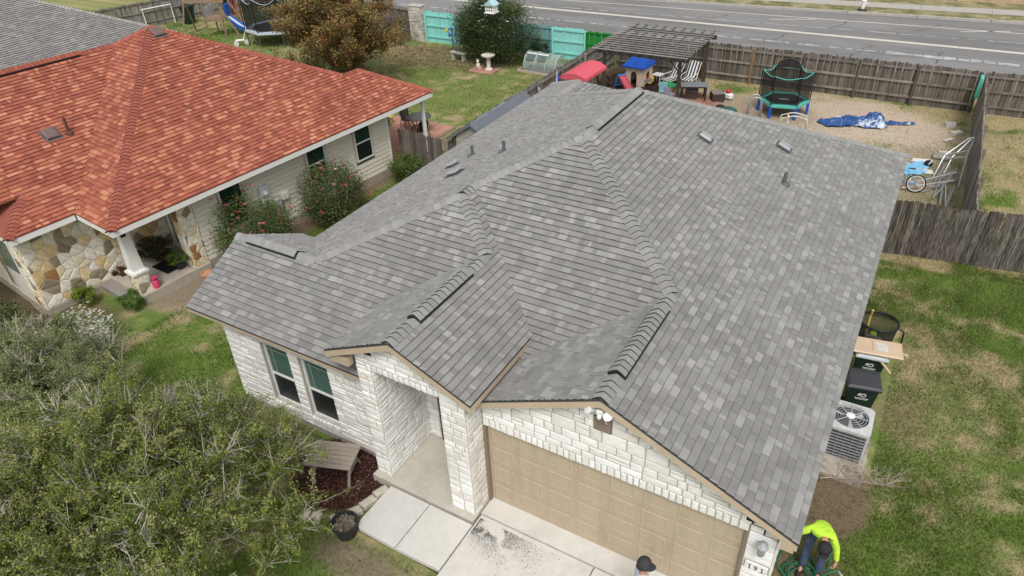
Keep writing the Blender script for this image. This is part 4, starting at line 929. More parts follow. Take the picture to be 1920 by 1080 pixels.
fence('new tan cedar fence across the road, longer run', (5.9,49.6), (16,50.3), 1.83, 1, M_tan, z=GZ+.1); fence('new tan cedar fence across the road, shorter run', (-6,48.6), (4.9,49.5), 1.83, 1, M_tan, z=GZ+.1)
fence('dark fence behind the brush pile', (-40.5,31.5), (-23.3,28.9), 1.7, -1, M_fence, wd=.16, post=3)
# pale stone pillar at the end of the turquoise panel
sp = thing('stone_pillar', 'pale stone pillar beside the turquoise fence panel', 'pillar', (-22.7,28.3,GZ))
XF = Matrix.Translation((-22.7,28.3,GZ))
q = MB(); q.box(-.45,.45,-.22,.22,-.1,2.05); co = q.build('core', M_mortar, sp)
PSTO = [(.56,.53,.46),(.48,.45,.39),(.62,.59,.53),(.42,.39,.33)]
ashlar(co,(0,-.22,0),X,Z,(0,-1,0),[(-.45,0),(.45,0),(.45,2.05),(-.45,2.05)],cols=PSTO); ashlar(co,(.45,0,0),(0,1,0),Z,(1,0,0),[(-.22,0),(.22,0),(.22,2.05),(-.22,2.05)],cols=PSTO)
flush_stones(M_stone,300); XF = Matrix.Identity(4)
q = MB(); q.cbox(-.5,.5,-.27,.27,2.05,2.13,.02); q.build('cap', M_mortar, sp)
# ================================================================ grey house back yard
M_pw = mat('black_stained_wood',(.05,.046,.042),.85,.3,6,rv=.15); M_pwl = mat('sun_greyed_wood',(.30,.292,.28),.9,.25,6,rv=.2)
pg = thing('pergola', 'black stained wooden pergola with slatted top in the back yard', 'pergola', (-8.1,23.2,GZ))
for (x,y) in ((.15,.2),(3.85,.2),(.15,4.3),(3.85,4.3)):
    q = MB(); q.cbox(x-.07,x+.07,y-.07,y+.07,-.05,2.2,.01); q.build('post', M_pw, pg)
    for dx in ((.5,) if x < 1 else (-.5,)): q = MB(); q.tube([(x,y,1.65),(x+dx,y,2.15)],.035,4); q.build('brace', M_pw, pg)
for y in (.12,.28,4.22,4.38): q = MB(); q.box(-.25,4.25,y-.02,y+.02,2.14,2.30); q.build('beam', M_pw, pg)
for i in range(9):
    x = .0+i*.5; q = MB(); q.box(x-.02,x+.02,-.35,4.85,2.30,2.43); q.build('rafter', M_pw, pg)
for i in range(15):
    y = -.25+i*.345; q = MB(); q.box(-.3,4.3,y-.02,y+.02,2.43,2.465); q.build('slat', M_pwl, pg)
# play house
M_cream = mat('toy_cream',(.72,.58,.46),.5,.05,5); M_blue = mat('toy_blue',(.015,.10,.50),.4,.06,5); M_toyred = mat('toy_red',(.50,.03,.04),.4,.06,5)
ph = thing('play_house', 'cream plastic play house with blue roof under the pergola', 'play house', (-7.15,26.0,GZ), R(-4))
q = MB()
for (a,b,c,d,e,f) in ((-.5,-.22,-.5,-.45,0,.95),(.12,.5,-.5,-.45,0,.95),(-.22,.12,-.5,-.45,.72,.95),(-.5,.5,.45,.5,0,.95),(-.5,-.45,-.45,.45,0,.95),(.45,.5,-.45,-.2,0,.95),(.45,.5,.2,.45,0,.95),(.45,.5,-.2,.2,.65,.95)): q.box(a,b,c,d,e,f)
for i in range(6): t0 = math.pi*i/6; t1 = math.pi*(i+1)/6; q.prism([(-.05+.17*math.cos(t0),-.5,.55+.17*math.sin(t0)),(-.05+.17*math.cos(t1),-.5,.55+.17*math.sin(t1)),(-.05+.17*math.cos(t1),-.5,.73),(-.05+.17*math.cos(t0),-.5,.73)],(0,.05,0))
q.build('wall', M_cream, ph)
q = MB(); q.loft([[(-.62,-.66,.93),(.62,-.66,.93),(.62,.66,.93),(-.62,.66,.93)],[(-.62,-.66,1.0),(.62,-.66,1.0),(.62,.66,1.0),(-.62,.66,1.0)],[(-.40,-.2,1.32),(.40,-.2,1.32),(.40,.2,1.32),(-.40,.2,1.32)]]); q.prism([(-.2,-.58,1.04),(.2,-.58,1.04),(0,-.50,1.24)],(0,.28,0)); q.build('roof', M_blue, ph)
q = MB(); q.box(.452,.505,-.2,.2,.0,.42); q.build('half_door', M_toyred, ph)
# little slide
sl_ = thing('toy_slide', 'small blue and pink plastic slide in front of the play house', 'slide', (-7.6,24.85,GZ), R(-35))
q = MB()
for i in range(6):
    t0, t1 = i/6, (i+1)/6; zf = lambda t: .62*(1-t)**1.4+.05; q.prism([(t0*1.1,-.16,zf(t0)),(t1*1.1,-.16,zf(t1)),(t1*1.1,-.16,zf(t1)-.04),(t0*1.1,-.16,zf(t0)-.04)],(0,.32,0))
    for y in (-.19,.16): q.prism([(t0*1.1,y,zf(t0)+.08),(t1*1.1,y,zf(t1)+.08),(t1*1.1,y,zf(t1)-.05),(t0*1.1,y,zf(t0)-.05)],(0,.03,0))
q.build('chute', mat('toy_pink',(.62,.12,.16),.4), sl_)
q = MB(); q.tube([(0,-.2,.75),(-.35,-.22,0)],.05); q.tube([(0,.2,.75),(-.35,.22,0)],.05); q.tube([(-.02,-.2,.7),(-.02,.2,.7)],.05)
for k in range(3): q.tube([(-.1-.09*k,-.2,.52-.19*k),(-.1-.09*k,.2,.52-.19*k)],.03)
q.build('ladder', mat('toy_skyblue',(.05,.22,.6),.4), sl_)
# toy dump truck
tt = thing('toy_truck', 'yellow and grey toy dump truck beside the play house', 'toy truck', (-6.62,25.95,GZ), R(60))
q = MB(); q.cbox(-.3,.3,-.15,.15,.09,.16,.02); q.cbox(.12,.28,-.14,.14,.16,.40,.03); q.build('cab', mat('toy_yellow',(.75,.55,.05),.4), tt)
q = MB(); q.loft([[(-.3,-.13,.18),(.08,-.13,.18),(.08,.13,.18),(-.3,.13,.18)],[(-.36,-.19,.36),(.12,-.19,.36),(.12,.19,.36),(-.36,.19,.36)],[(-.33,-.16,.36),(.09,-.16,.36),(.09,.16,.36),(-.33,.16,.36)],[(-.28,-.11,.22),(.06,-.11,.22),(.06,.11,.22),(-.28,.11,.22)]]); q.build('tipper', mat('toy_grey',(.42,.44,.46),.5), tt)
for x in (-.2,.2):
    for y in (-.16,.16): q = MB(); q.lathe([(.09,-.03),(.09,.03)],(0,0,0),12,M=Matrix.Translation((x,y,.09)) @ Matrix.Rotation(R(90),4,'X')); q.build('wheel', M_black, tt)
# striped loungers
M_wf = mat('white_frame',(.78,.78,.77),.5,.04,4); M_strb = mat('stripe_black',(.03,.03,.032),.8)
def lounger(x, y, rz, label):
    t = thing('striped_chair', label, 'chair', (x,y,GZ), rz)
    for s in (-.3,.3):
        q = MB(); q.tube([(s,-.55,.0),(s,-.5,.33),(s,.15,.36),(s,.55,1.05)],.02); q.tube([(s,.2,.0),(s,.1,.36)],.02); q.tube([(s,-.35,.33),(s,-.35,.55),(s,.28,.58)],.02); q.build('side_frame', M_wf, t)
    for k in range(7):
        x0 = -.28+k*.08; q = MB(); q.prism([(x0,-.5,.35),(x0,.15,.375),(x0,.55,1.06),(x0,.535,1.07),(x0,.14,.39),(x0,-.5,.365)],(.08,0,0)); q.build('stripe', M_wf if k % 2 else M_strb, t)
lounger(-5.55,26.35,R(-28),'black and white striped chair next to the low white side table'); lounger(-4.75,26.75,R(-8),'black and white striped chair tucked beside the pergola post')
st = thing('side_table', 'low white square side table beside striped chair', 'table', (-6.3,26.5,GZ), R(-10)); q = MB(); q.cbox(-.25,.25,-.25,.25,.40,.44,.015); q.build('top', M_wf, st)
for x in (-.21,.21):
    for y in (-.21,.21): q = MB(); q.cyl((x,y,0),(x,y,.4),.02,None,8); q.build('leg', M_wf, st)
gt = thing('kids_table', 'small green topped play table with tan legs', 'table', (-5.3,25.3,GZ), R(-20)); q = MB(); q.cbox(-.38,.38,-.28,.28,.36,.42,.02); q.build('top', mat('toy_green',(.02,.30,.09),.45), gt)
for x in (-.28,.28):
    for y in (-.18,.18): q = MB(); q.cbox(x-.06,x+.06,y-.06,y+.06,0,.36,.01); q.build('leg', mat('tan_leg',(.45,.27,.16),.6), gt)
def kid_chair(x,y,rz,label,c,nm):
    t = thing('kids_chair', label, 'chair', (x,y,GZ), rz); M = mat(nm,c,.45)
    q = MB(); q.cbox(-.2,.2,-.2,.2,.25,.30,.02); q.build('seat', M, t); q = MB(); q.cbox(-.2,.2,.17,.21,.28,.66,.02); q.build('backrest', M, t)
    for a in (-.16,.16):
        for b in (-.16,.16): q = MB(); q.cyl((a*1.1,b*1.1,0),(a,b,.26),.025,None,8); q.build('leg', M, t)
kid_chair(-5.35,24.6,R(20),'pale teal kids chair lying low by the patio table',(.25,.50,.52),'toy_teal'); kid_chair(-4.95,24.35,R(160),'lavender grey kids chair beside the patio table',(.42,.40,.55),'toy_lavender')
# patio table and wicker stools
pt = thing('patio_table', 'grey slat topped patio table with dark legs', 'table', (-3.93,24.85,GZ), R(22)); M_ptop = mat('slate_slat',(.17,.18,.19),.6,.1,6,rv=.08)
for k in range(6): q = MB(); q.cbox(-.62,.62,-.36+k*.12,-.245+k*.12,.70,.725,.005); q.build('slat', M_ptop, pt)
q = MB(); q.box(-.55,.55,-.3,.3,.63,.70); q.build('apron', M_dkmetal, pt)
for x in (-.54,.54):
    for y in (-.28,.28): q = MB(); q.cbox(x-.04,x+.04,y-.04,y+.04,0,.64,.006); q.build('leg', M_dkmetal, pt)
def stool(x,y,rz,label):
    t = thing('wicker_stool', label, 'stool', (x,y,GZ), rz); q = MB(); q.loft([[(-.27,-.27,0),(.27,-.27,0),(.27,.27,0),(-.27,.27,0)],[(-.3,-.3,.36),(.3,-.3,.36),(.3,.3,.36),(-.3,.3,.36)]]); q.build('body', mat('wicker_brown',(.06,.045,.038),.8,.4,40), t)
    q = MB(); q.cbox(-.29,.29,-.29,.29,.36,.43,.03); q.build('cushion', mat('cushion_taupe',(.19,.165,.145),.9), t)
stool(-4.05,25.0,R(15),'brown wicker stool pushed under the patio table'); stool(-2.85,25.15,R(30),'brown wicker stool standing alone on the dry grass')
rc = thing('toy_wagon', 'white and red plastic toy beside the wicker stool', 'toy', (-2.45,25.5,GZ), R(-20)); q = MB(); q.cbox(-.25,.25,-.14,.14,.05,.30,.05); q.build('body', M_wf, rc); q = MB(); q.cbox(-.1,.1,-.12,.12,.30,.48,.05); q.build('handle', M_toyred, rc)
# brick paving under the table
bp = MB(); bp.box(-5.2,-2.6,23.0,26.0,GZ-.04,GZ+.012); bpo = struct(bp.build('brick_paving', mat('paving_sand',(.3,.22,.16),.95)))
M_brk = mat('paver_brick',(.30,.15,.11),.9,.2,8,rv=.2); pb = MB(); pb.cbox(-.195,.195,-.095,.095,0,.02,.006); pbd = pb.data('brick', M_brk)
for i in range(6):
    for j in range(14): o = link('brick', pbd, bpo); o.location = (-5.0+i*.4+(.2 if j % 2 else 0), 23.15+j*.2, GZ+.011)
# swing seat with red canopy
sw = thing('swing_seat', 'garden swing seat with a red fabric canopy', 'swing', (-7.95,21.15,GZ), R(-2)); M_can = mat('red_canvas',(.62,.10,.13),.8,.1,5)
q = MB()
q.loft([[(-.62+.0,-1.05,1.93),(-.2,-1.05,2.08),(.2,-1.05,2.08),(.62,-1.05,1.93),(.64,-1.05,1.80),(-.64,-1.05,1.80)],[(-.62,1.05,1.93),(-.2,1.05,2.10),(.2,1.05,2.10),(.62,1.05,1.93),(.64,1.05,1.80),(-.64,1.05,1.80)]]); q.build('canopy', M_can, sw)
for y in (-.95,.95):
    q = MB(); q.tube([(-.65,y,0),(-.05,y,1.85)],.03); q.tube([(.65,y,0),(.05,y,1.85)],.03); q.build('leg', M_black, sw)
q = MB(); q.tube([(0,-1,1.82),(0,1,1.82)],.03); q.build('top_bar', M_black, sw)
q = MB(); q.cbox(-.3,.3,-.8,.8,.45,.55,.04); q.build('seat', mat('red_cushion',(.42,.03,.05),.8), sw); q = MB(); q.cbox(-.36,-.26,-.8,.8,.5,.98,.04); q.build('backrest', mat('red_cushion'), sw)
for y in (-.75,.75): q = MB(); q.tube([(0,y,.5),(0,y*.97,1.82)],.012); q.build('hanger', M_black, sw)
# blue and white feather flag by the fence
fg = thing('feather_flag', 'narrow blue and white flag leaning beside the side fence', 'flag', (-8.95,20.2,GZ), R(30)); q = MB(); q.tube([(0,0,0),(.05,0,1.2),(.12,0,2.1)],.015); q.build('pole', M_white, fg)
q = MB(); q.prism([(.02,0,.6),(.10,0,2.0),(.16,0,2.05),(.30,0,1.3),(.26,0,.75)],(0,.006,0)); q.build('cloth', mat('flag_blue',(.02,.08,.42),.7,.1,4,col2=(.75,.76,.78),c2amt=(.52,.55),c2scale=3), fg)
q = MB(); q.prism([(.025,-.004,.6),(.105,-.004,2.0),(.135,-.004,2.03),(.09,-.004,1.2)],(0,.016,0)); q.build('white_band', M_white, fg)
# small shed
sh = thing('garden_shed', 'low garden shed with dark grey roof against the side fence', 'shed', (-8.55,12.75,GZ)); M_shs = mat('shed_siding',(.33,.31,.27),.8,.1,5)
for k in range(12): q = MB(); q.prism([(-.72,-.01,k*.135),(-.72,-.03,k*.135),(-.72,-.015,k*.135+.14),(-.72,0,k*.135+.14)],(1.44,0,0)); q.build('siding_board', M_shs, sh)
q = MB(); q.prism([(-.72,0,0),(.72,0,0),(.72,0,1.75),(0,0,2.2),(-.72,0,1.75)],(0,3.9,0)); q.build('wall', M_shs, sh)
q = MB(); q.prism([(-.85,-.12,1.70),(0,-.12,2.25),(0,-.12,2.32),(-.85,-.12,1.78)],(0,4.1,0)); q.build('roof', mat('shed_roof',(.14,.155,.18),.6,.1,5), sh); q = MB(); q.prism([(.85,-.12,1.70),(0,-.12,2.25),(0,-.12,2.32),(.85,-.12,1.78)],(0,4.1,0)); q.build('roof', mat('shed_roof'), sh)
for y in (1.0,2.3): q = MB(); q.prism([(-.70,y,1.82),(-.70,y+.5,1.82),(-.2,y+.5,2.15),(-.2,y,2.15)],(-.02,0,.05)); q.build('roof_light', mat('pale_skylight',(.6,.66,.72),.3), sh)
sg = thing('fence_sign', 'small black and white sign standing by the side fence', 'sign', (-9.25,19.3,GZ), R(-40)); q = MB(); q.box(-.02,.02,-.02,.02,0,1.0); q.build('stake', M_black, sg); q = MB(); q.cbox(-.13,.13,-.03,-.005,1.0,1.55,.01); q.build('board', M_white, sg); q = MB(); q.box(-.05,.05,-.036,-.031,1.15,1.42); q.build('mark', M_black, sg)
# ---------------------------------------------------------------- trampoline with net
def trampoline(loc, r, zb, zt, n, label, frame_c, pad_c, leg_c, legs, rz=0, top_arc=False, nm='a', netcol=(.012,.013,.014), al=.62, sag=.12):
    t = thing('trampoline', label, 'trampoline', loc, rz); P = lambda k, rr, z: (rr*math.cos(2*math.pi*k/n), rr*math.sin(2*math.pi*k/n), z)
    q = MB(); q.poly([P(k,r*.8,zb) for k in range(n)]); q.poly([P(k,r*.8,zb-.012) for k in reversed(range(n))]); q.build('jumping_mat', mat('mat_black',(.018,.018,.02),.7), t)
    q = MB()
    for k in range(n): q.poly([P(k,r*.8,zb+.03),P(k,r*1.02,zb+.03),P(k+1,r*1.02,zb+.03),P(k+1,r*.8,zb+.03)]); q.poly([P(k,r*1.02,zb+.03),P(k,r*1.02,zb-.10),P(k+1,r*1.02,zb-.10),P(k+1,r*1.02,zb+.03)]); q.poly([P(k,r*.8,zb+.03),P(k+1,r*.8,zb+.03),P(k+1,r*.8,zb-.01),P(k,r*.8,zb-.01)])
    q.build('spring_pad', mat('pad_'+nm,pad_c,.5,.08,5), t)
    q = MB(); q.tube([P(k,r,zb-.06) for k in range(n)],.03,6,closed=True); q.build('rim', mat('frame_'+nm,frame_c,.4), t)
    for k in legs:
        q = MB(); q.tube([P(k,r*.97,zb-.05),P(k,r*.97,.0)],.06 if nm == 'a' else .035,8); q.build('leg', mat('leg_'+nm,leg_c,.45), t)
    for k in range(n):
        q = MB(); q.tube([P(k,r*1.0,zb),P(k,r*1.0,zt)],.028,6); q.build('net_pole', M_black, t)
    M_net = mat('net_'+nm, netcol, .8, .1, 20, alpha=al)
    for k in range(n):
        q = MB(); S_ = 6
        for i in range(S_):
            for j in range(5):
                zz = lambda i_, j_: zb+.03+(zt-zb-.03 - sag*math.sin(math.pi*i_/S_))*j_/5
                pp = lambda i_, j_: tuple(Vector(P(k,r*.96,0)).lerp(Vector(P(k+1,r*.96,0)), i_/S_)*(1-.06*math.sin(math.pi*i_/S_))+Vector((0,0,zz(i_,j_))))
                q.poly([pp(i,j),pp(i+1,j),pp(i+1,j+1),pp(i,j+1)])
        q.build('net_panel', M_net, t, True)
        q = MB(); q.tube([tuple(Vector(P(k,r*.965,0)).lerp(Vector(P(k+1,r*.965,0)),i/6)*(1-.06*math.sin(math.pi*i/6))+Vector((0,0,zt-sag*math.sin(math.pi*i/6)))) for i in range(7)],.018,5); q.build('net_band', mat('pad_'+nm), t)
    return t
tr = trampoline((.2,24.85,GZ), 1.08, .60, 1.85, 6, 'small trampoline with black net, turquoise pads and blue legs', (.1,.3,.28), (.10,.50,.42), (.01,.10,.55), (0,1,2,3,4,5), R(12), nm='a')
q = MB(); q.tube([(-.55,.75,1.8),(-.35,.80,2.05),(0,.82,2.15),(.35,.80,2.05),(.55,.75,1.8)],.03,6); q.build('door_arch', M_black, tr); q = MB(); q.prism([(-.5,.78,1.78),(-.33,.80,2.02),(0,.82,2.12),(.33,.80,2.02),(.5,.78,1.78)],(0,.01,0)); q.build('door_net', mat('net_a'), tr)
q = MB(); q.box(-.2,.2,-.1,.06,.602,.608); q.build('mat_print', mat('print_grey',(.4,.4,.4),.7), tr)
trampoline((-31.2,24.7,GZ), 1.95, .95, 2.9, 8, 'large trampoline with tall black safety net and pale blue edge in far yard', (.45,.5,.55), (.50,.58,.66), (.08,.08,.08), range(8), R(10), nm='b', al=.72, sag=.35)
# ---------------------------------------------------------------- deflated pool, a crumpled blue sheet
def sheet(name, label, cat, loc, rz, L_, W_, m, amp, seed, n=46, thick=.03, tri=False):
    r = np.random.default_rng(seed); u, v = np.meshgrid(np.linspace(-1,1,n), np.linspace(-1,1,n)); ang = np.arctan2(v,u)
    rad = 1+.22*np.sin(ang*2+1)+.14*np.sin(ang*3+seed)+.08*np.sin(7*ang+seed)
    x = u*L_*rad*.8; y = v*W_*rad*.8
    f = lambda s, o: fbm(x.ravel()+50,y.ravel()+50,s,seed+o).reshape(x.shape)
    rid = 1-np.abs(2*f(.55,0)-1)*2.2; rid2 = 1-np.abs(2*f(.22,5)-1)*2
    z = amp*np.clip(.35*f(1.0,3)+.55*np.clip(rid,0,1)**2+.25*np.clip(rid2,0,1)**2,0,2); edge = np.clip((1-np.maximum(np.abs(u),np.abs(v)))*6,0,1); z = z*(.25+.75*edge)+.01
    P_ = np.stack([x,y,z],-1).reshape(-1,3); I = np.arange(n*n).reshape(n,n); F_ = np.stack([I[:-1,:-1],I[:-1,1:],I[1:,1:],I[1:,:-1]],-1).reshape(-1,4)
    o = link(name, np_mesh(name, P_, F_, m, smooth=True)); o.location = loc; o.rotation_euler = (0,0,rz); tag(o,label,cat); return o
M_pool = mat('blue_vinyl',(.025,.085,.26),.35,.35,2,col2=(.50,.56,.62),c2amt=(.555,.60),c2scale=1.3)
sheet('deflated_pool','crumpled blue and white pool liner lying on bare dirt','pool liner',(3.3,24.7,GZ+.01),R(14),1.35,.75,M_pool,.42,4)
o = sheet('pool_flap','narrow tail of blue vinyl stretched out on the dirt','pool liner',(4.75,25.25,GZ+.01),R(22),.85,.18,M_pool,.16,9,24)
sheet('blue_tarp','torn light blue tarp on the ground beside the bicycle','tarp',(5.95,20.9,GZ+.01),R(20),.55,.75,mat('tarp_blue',(.20,.48,.74),.6,.15,4,col2=(.45,.52,.55),c2amt=(.55,.62),c2scale=4),.08,6,24)
sheet('white_scrap','crumpled white plastic scrap beside the black helmet','scrap',(6.1,21.75,GZ+.01),R(10),.35,.2,mat('scrap_white',(.68,.67,.63),.6),.12,8,16)
# cinder blocks, boards
def block(x,y,rz,label,tip=0):
    t = thing('cinder_block', label, 'cinder block', (x,y,GZ), rz); q = MB(); Mx = Matrix.Rotation(tip,4,'X')
    for (a,b,c,d) in ((-.2,.2,-.1,-.065),(-.2,.2,.065,.1),(-.2,-.165,-.065,.065),(-.018,.018,-.065,.065),(.165,.2,-.065,.065)): q.box(a,b,c,d,.0,.2,None,Mx)
    q.build('block_body', mat('cinder_grey',(.50,.49,.46),.95,.15,14), t); return t
block(6.85,25.9,R(25),'upright cinder block showing its two holes by the dividing fence')
bx = MB(); bx.cbox(-.22,.22,-.13,.13,0,.14,.01); o = bx.build('paving_block', mat('pale_block',(.60,.58,.53),.9,.12,8)); o.location = (7.15,25.1,GZ); o.rotation_euler = (0,0,R(50)); tag(o,'pale solid block lying beside the cinder block','block')
for k,(x,y,rz,l,lab) in enumerate(((6.9,24.3,60,.5,'pale broken board below the cinder block'),(6.85,22.9,10,.42,'short white board beside the pile of poles'))):
    bx = MB(); bx.cbox(-l/2,l/2,-.09,.09,0,.035,.006); o = bx.build('scrap_board', mat('scrap_board_pale',(.56,.53,.47),.9,.15,8)); o.location = (x,y,GZ+.03); o.rotation_euler = (0,0,R(rz)); tag(o,lab,'board')
bx = MB(); bx.cbox(-.16,.16,-.16,.16,0,.05,.01); o = bx.build('white_square', mat('scrap_white')); o.location = (6.45,20.7,GZ+.02); o.rotation_euler=(0,0,R(20)); tag(o,'white square plastic piece on the dry grass beside the poles','plastic piece')
hm = thing('helmet','black and white striped ball shaped helmet on the grass','helmet',(6.38,21.35,GZ)); q = MB(); q.sphere((0,0,.11),.15,.15,.13,14,8); q.build('shell', M_black, hm, True); q = MB(); q.tube([(.155*math.cos(t)*.6,.155*math.sin(t)*.9,.11+.14*math.cos(t*.0)*abs(math.cos(t))) for t in [i*.3-1.5 for i in range(11)]],.02); q.build('stripe', M_white, hm, True)
rf = MB(); rf.cbox(-.3,.3,-.22,.22,.0,.16,.05); o = rf.build('landscape_rock', mat('rock_grey',(.30,.28,.25),.95,.25,6)); o.location=(6.75,22.3,GZ); tag(o,'flat grey rock at the foot of the poles','rock')
# pile of metal pool poles, each one a thing
r = random.Random(9)
for k in range(16):
    a = R(r.uniform(58,98)); l = r.uniform(1.3,2.3); cx = 6.95+r.uniform(-.3,.45); cy = 18.9+r.uniform(-.7,1.6); z = GZ+.03+r.uniform(0,.32); d = Vector((math.cos(a),math.sin(a),r.uniform(-.06,.1)))*l/2
    q = MB(); q.tube([(-d.x,-d.y,-d.z),(d.x,d.y,d.z)],.026,8); q.tube([(-d.x*.98,-d.y*.98,-d.z-.0),(-d.x*1.02,-d.y*1.02,-d.z)],.031,8); o = q.build('pool_pole', M_steel, None, True, 40); o.location = (cx,cy,z); tag(o,'pale metal pool pole in the heap against the dividing fence','pole','heap of metal pool poles')
for k,(p,qq) in enumerate((((5.9,19.2),(7.3,20.1)),((5.75,18.75),(7.25,19.35)))):
    mbx = MB(); mbx.tube([(p[0],p[1],GZ+.12),(qq[0],qq[1],GZ+.45)],.03,8); mbx.sphere((p[0],p[1],GZ+.12),.05); o = mbx.build('pool_pole', M_steel, None, True, 40); tag(o,''+('upper' if k == 0 else 'lower')+' of two long metal poles jutting out from the heap','pole')
fr_ = thing('pole_frame','tall bent metal frame leaning against the dividing fence','metal frame',(7.35,20.6,GZ))
for k,pts in enumerate(([(-.75,-.5,0),(-.55,.55,.6),(.05,.9,1.25),(.2,.9,1.3)],[(-.5,-.6,0),(-.3,.5,.6),(.12,.85,1.25)],[(.1,-1.0,.1),(.12,.2,.9),(.2,.9,1.3)],[(-.55,.55,.6),(.12,.45,.95)],[(-.6,.45,.5),(.1,.2,.8)])): q = MB(); q.tube(pts,.025,8); q.build('bar', M_steel, fr_, True, 40)
# bicycle: rear half shows past the roof edge
bk = thing('bicycle','bicycle with white rimmed wheels and black saddle lying by the wall','bicycle',(5.95,18.75,GZ),R(6)); Mb = Matrix.Rotation(R(-18),4,'X')
def bt(pts, rr, m, nm, closed=False, n=8): q = MB(); q.tube([tuple(Mb @ Vector(p)) for p in pts], rr, n, closed=closed); return q.build(nm, m, bk, True)
def ring(cx, cz, r_): return [(cx+r_*math.cos(2*math.pi*k/28),0,cz+r_*math.sin(2*math.pi*k/28)) for k in range(28)]
for cx in (.18,-.82):
    w_ = bt(ring(cx,.32,.30),.026,M_black,'tyre',True); bt(ring(cx,.32,.265),.016,M_white,'rim',True)
    q = MB()
    for k in range(14): q.tube([tuple(Mb @ Vector((cx,0,.32))), tuple(Mb @ Vector((cx+.26*math.cos(k*.449),0,.32+.26*math.sin(k*.449))))],.004,4)
    q.tube([tuple(Mb @ Vector((cx,-.04,.32))),tuple(Mb @ Vector((cx,.04,.32)))],.025,8); q.build('hub_and_spokes', M_steel, bk)
M_bf = mat('bike_frame_blue',(.12,.35,.55),.4)
for pts in ([(.18,0,.32),(-.22,0,.30)],[(-.22,0,.30),(-.12,0,.75)],[(.18,0,.32),(-.12,0,.70)],[(-.22,0,.30),(-.62,0,.72)],[(-.13,0,.72),(-.62,0,.78)],[(-.82,0,.32),(-.60,0,.85)]): bt(pts,.018,M_bf,'frame_tube')
q = MB(); q.loft([[tuple(Mb @ Vector(p)) for p in rr] for rr in ([(.06,-.07,.80),(.06,.07,.80),(.06,.05,.85),(.06,-.05,.85)],[(-.1,-.035,.80),(-.1,.035,.80),(-.1,.02,.84),(-.1,-.02,.84)],[(-.2,-.015,.81),(-.2,.015,.81),(-.2,.01,.83),(-.2,-.01,.83)])]); q.build('saddle', M_black, bk)
bt([(-.6,-.28,.93),(-.62,-.1,.88),(-.6,.0,.86),(-.62,.1,.88),(-.6,.28,.93)],.014,M_black,'handlebar')
# pool ladders
for (x,y,rz,label) in ((-.75,23.6,20,'grey pool ladder standing beside the trampoline'),(1.1,22.7,15,'cream tubular pool ladder lying low past the roof edge')):
    t = thing('pool_ladder', label, 'ladder', (x,y,GZ), R(rz)); h = 1.0 if x < 0 else .75; mm = M_steel if x < 0 else mat('cream_tube',(.66,.62,.54),.5)
    for dy in (-.2,.2): q = MB(); q.tube([(-.28 if x < 0 else -.55,dy,0),(-.24 if x < 0 else -.5,dy,h*.85),(-.1,dy,h),(.1,dy,h),(.24 if x < 0 else .5,dy,h*.85),(.28 if x < 0 else .55,dy,0)],.025,8); q.build('rail', mm, t, True)
    for k in range(3): q = MB(); q.box(-.27,-.2,-.2,.2,.2+.22*k,.23+.22*k); q.build('tread', mm, t)
cb = thing('bundled_cover','dark green bundled cover on the patio edge behind the roof','cover',(-1.8,23.3,GZ)); q = MB(); q.sphere((0,0,.22),.42,.28,.24,14,8); q.build('bundle', mat('dark_green_vinyl',(.025,.09,.075),.5,.2,6), cb, True); q = MB(); q.sphere((-.38,.05,.25),.26,.2,.24,12,8); q.build('black_fold', M_black, cb, True)
tb = MB(); tb.cbox(-.06,.06,-.25,.25,0,.9,.03); o = tb.build('turquoise_board', mat('toy_turq',(.08,.55,.45),.5)); o.location = (7.5,27.3,.75); tag(o,'turquoise plastic board hung on the dividing fence near the corner','board')
# ---------------------------------------------------------------- things on the side lawn
ac = thing('air_conditioner','square grey air conditioner with fan on top on its concrete pad','air conditioner',(5.93,4.95,-.06),R(1)); hw_ = .43; M_acw = mat('ac_white',(.50,.51,.52),.45); M_fin = mat('ac_fin',(.05,.052,.055),.6)
q = MB(); q.cbox(-hw_+.03,hw_-.03,-hw_+.03,hw_-.03,.03,.80,.06); q.build('coil', M_fin, ac)
for k in range(9):
    z = .08+k*.083
    q = MB(); q.loft([[( (hw_-.005)*a,(hw_-.005)*b,zz) for a,b in ((-1,-.85),(-.85,-1),(.85,-1),(1,-.85),(1,.85),(.85,1),(-.85,1),(-1,.85))] for zz in (z,z+.012)]); q.build('louvre', mat('ac_grille',(.30,.31,.32),.5), ac)
for (sx,sy) in ((-1,-1),(1,-1),(1,1),(-1,1)):
    for t_ in (-.3,0,.3): pass
    q = MB(); q.cyl((sx*(hw_-.03),sy*(hw_-.03),.0),(sx*(hw_-.03),sy*(hw_-.03),.82),.03,None,8); q.build('corner_post', M_acw, ac)
for t_ in (-.28,-.14,0,.14,.28):
    for (a,b) in (((t_,-hw_-.003),(t_,-hw_-.003)),((hw_+.003,t_),(hw_+.003,t_))): q = MB(); q.cyl((a[0],a[1],.04),(a[0],a[1],.82),.005,None,5); q.build('grille_bar', mat('ac_grille'), ac)
q = MB(); q.box(-hw_-.004,-hw_+.12,-hw_-.006,-hw_+.02,.03,.80); q.build('side_panel', M_acw, ac)
q = MB(); n8 = [((hw_+.012)*a,(hw_+.012)*b) for a,b in ((-1,-.82),(-.82,-1),(.82,-1),(1,-.82),(1,.82),(.82,1),(-.82,1),(-1,.82))]
N_ = 32; ring_i = [(.36*math.cos(2*math.pi*k/N_+R(5.6)),.36*math.sin(2*math.pi*k/N_+R(5.6))) for k in range(N_)]
def onsq(t): 
    c_, s_ = math.cos(t), math.sin(t); k = (hw_+.012)/max(abs(c_),abs(s_)); k = min(k, (hw_+.012)*1.82/(abs(c_)+abs(s_))); return (c_*k, s_*k)
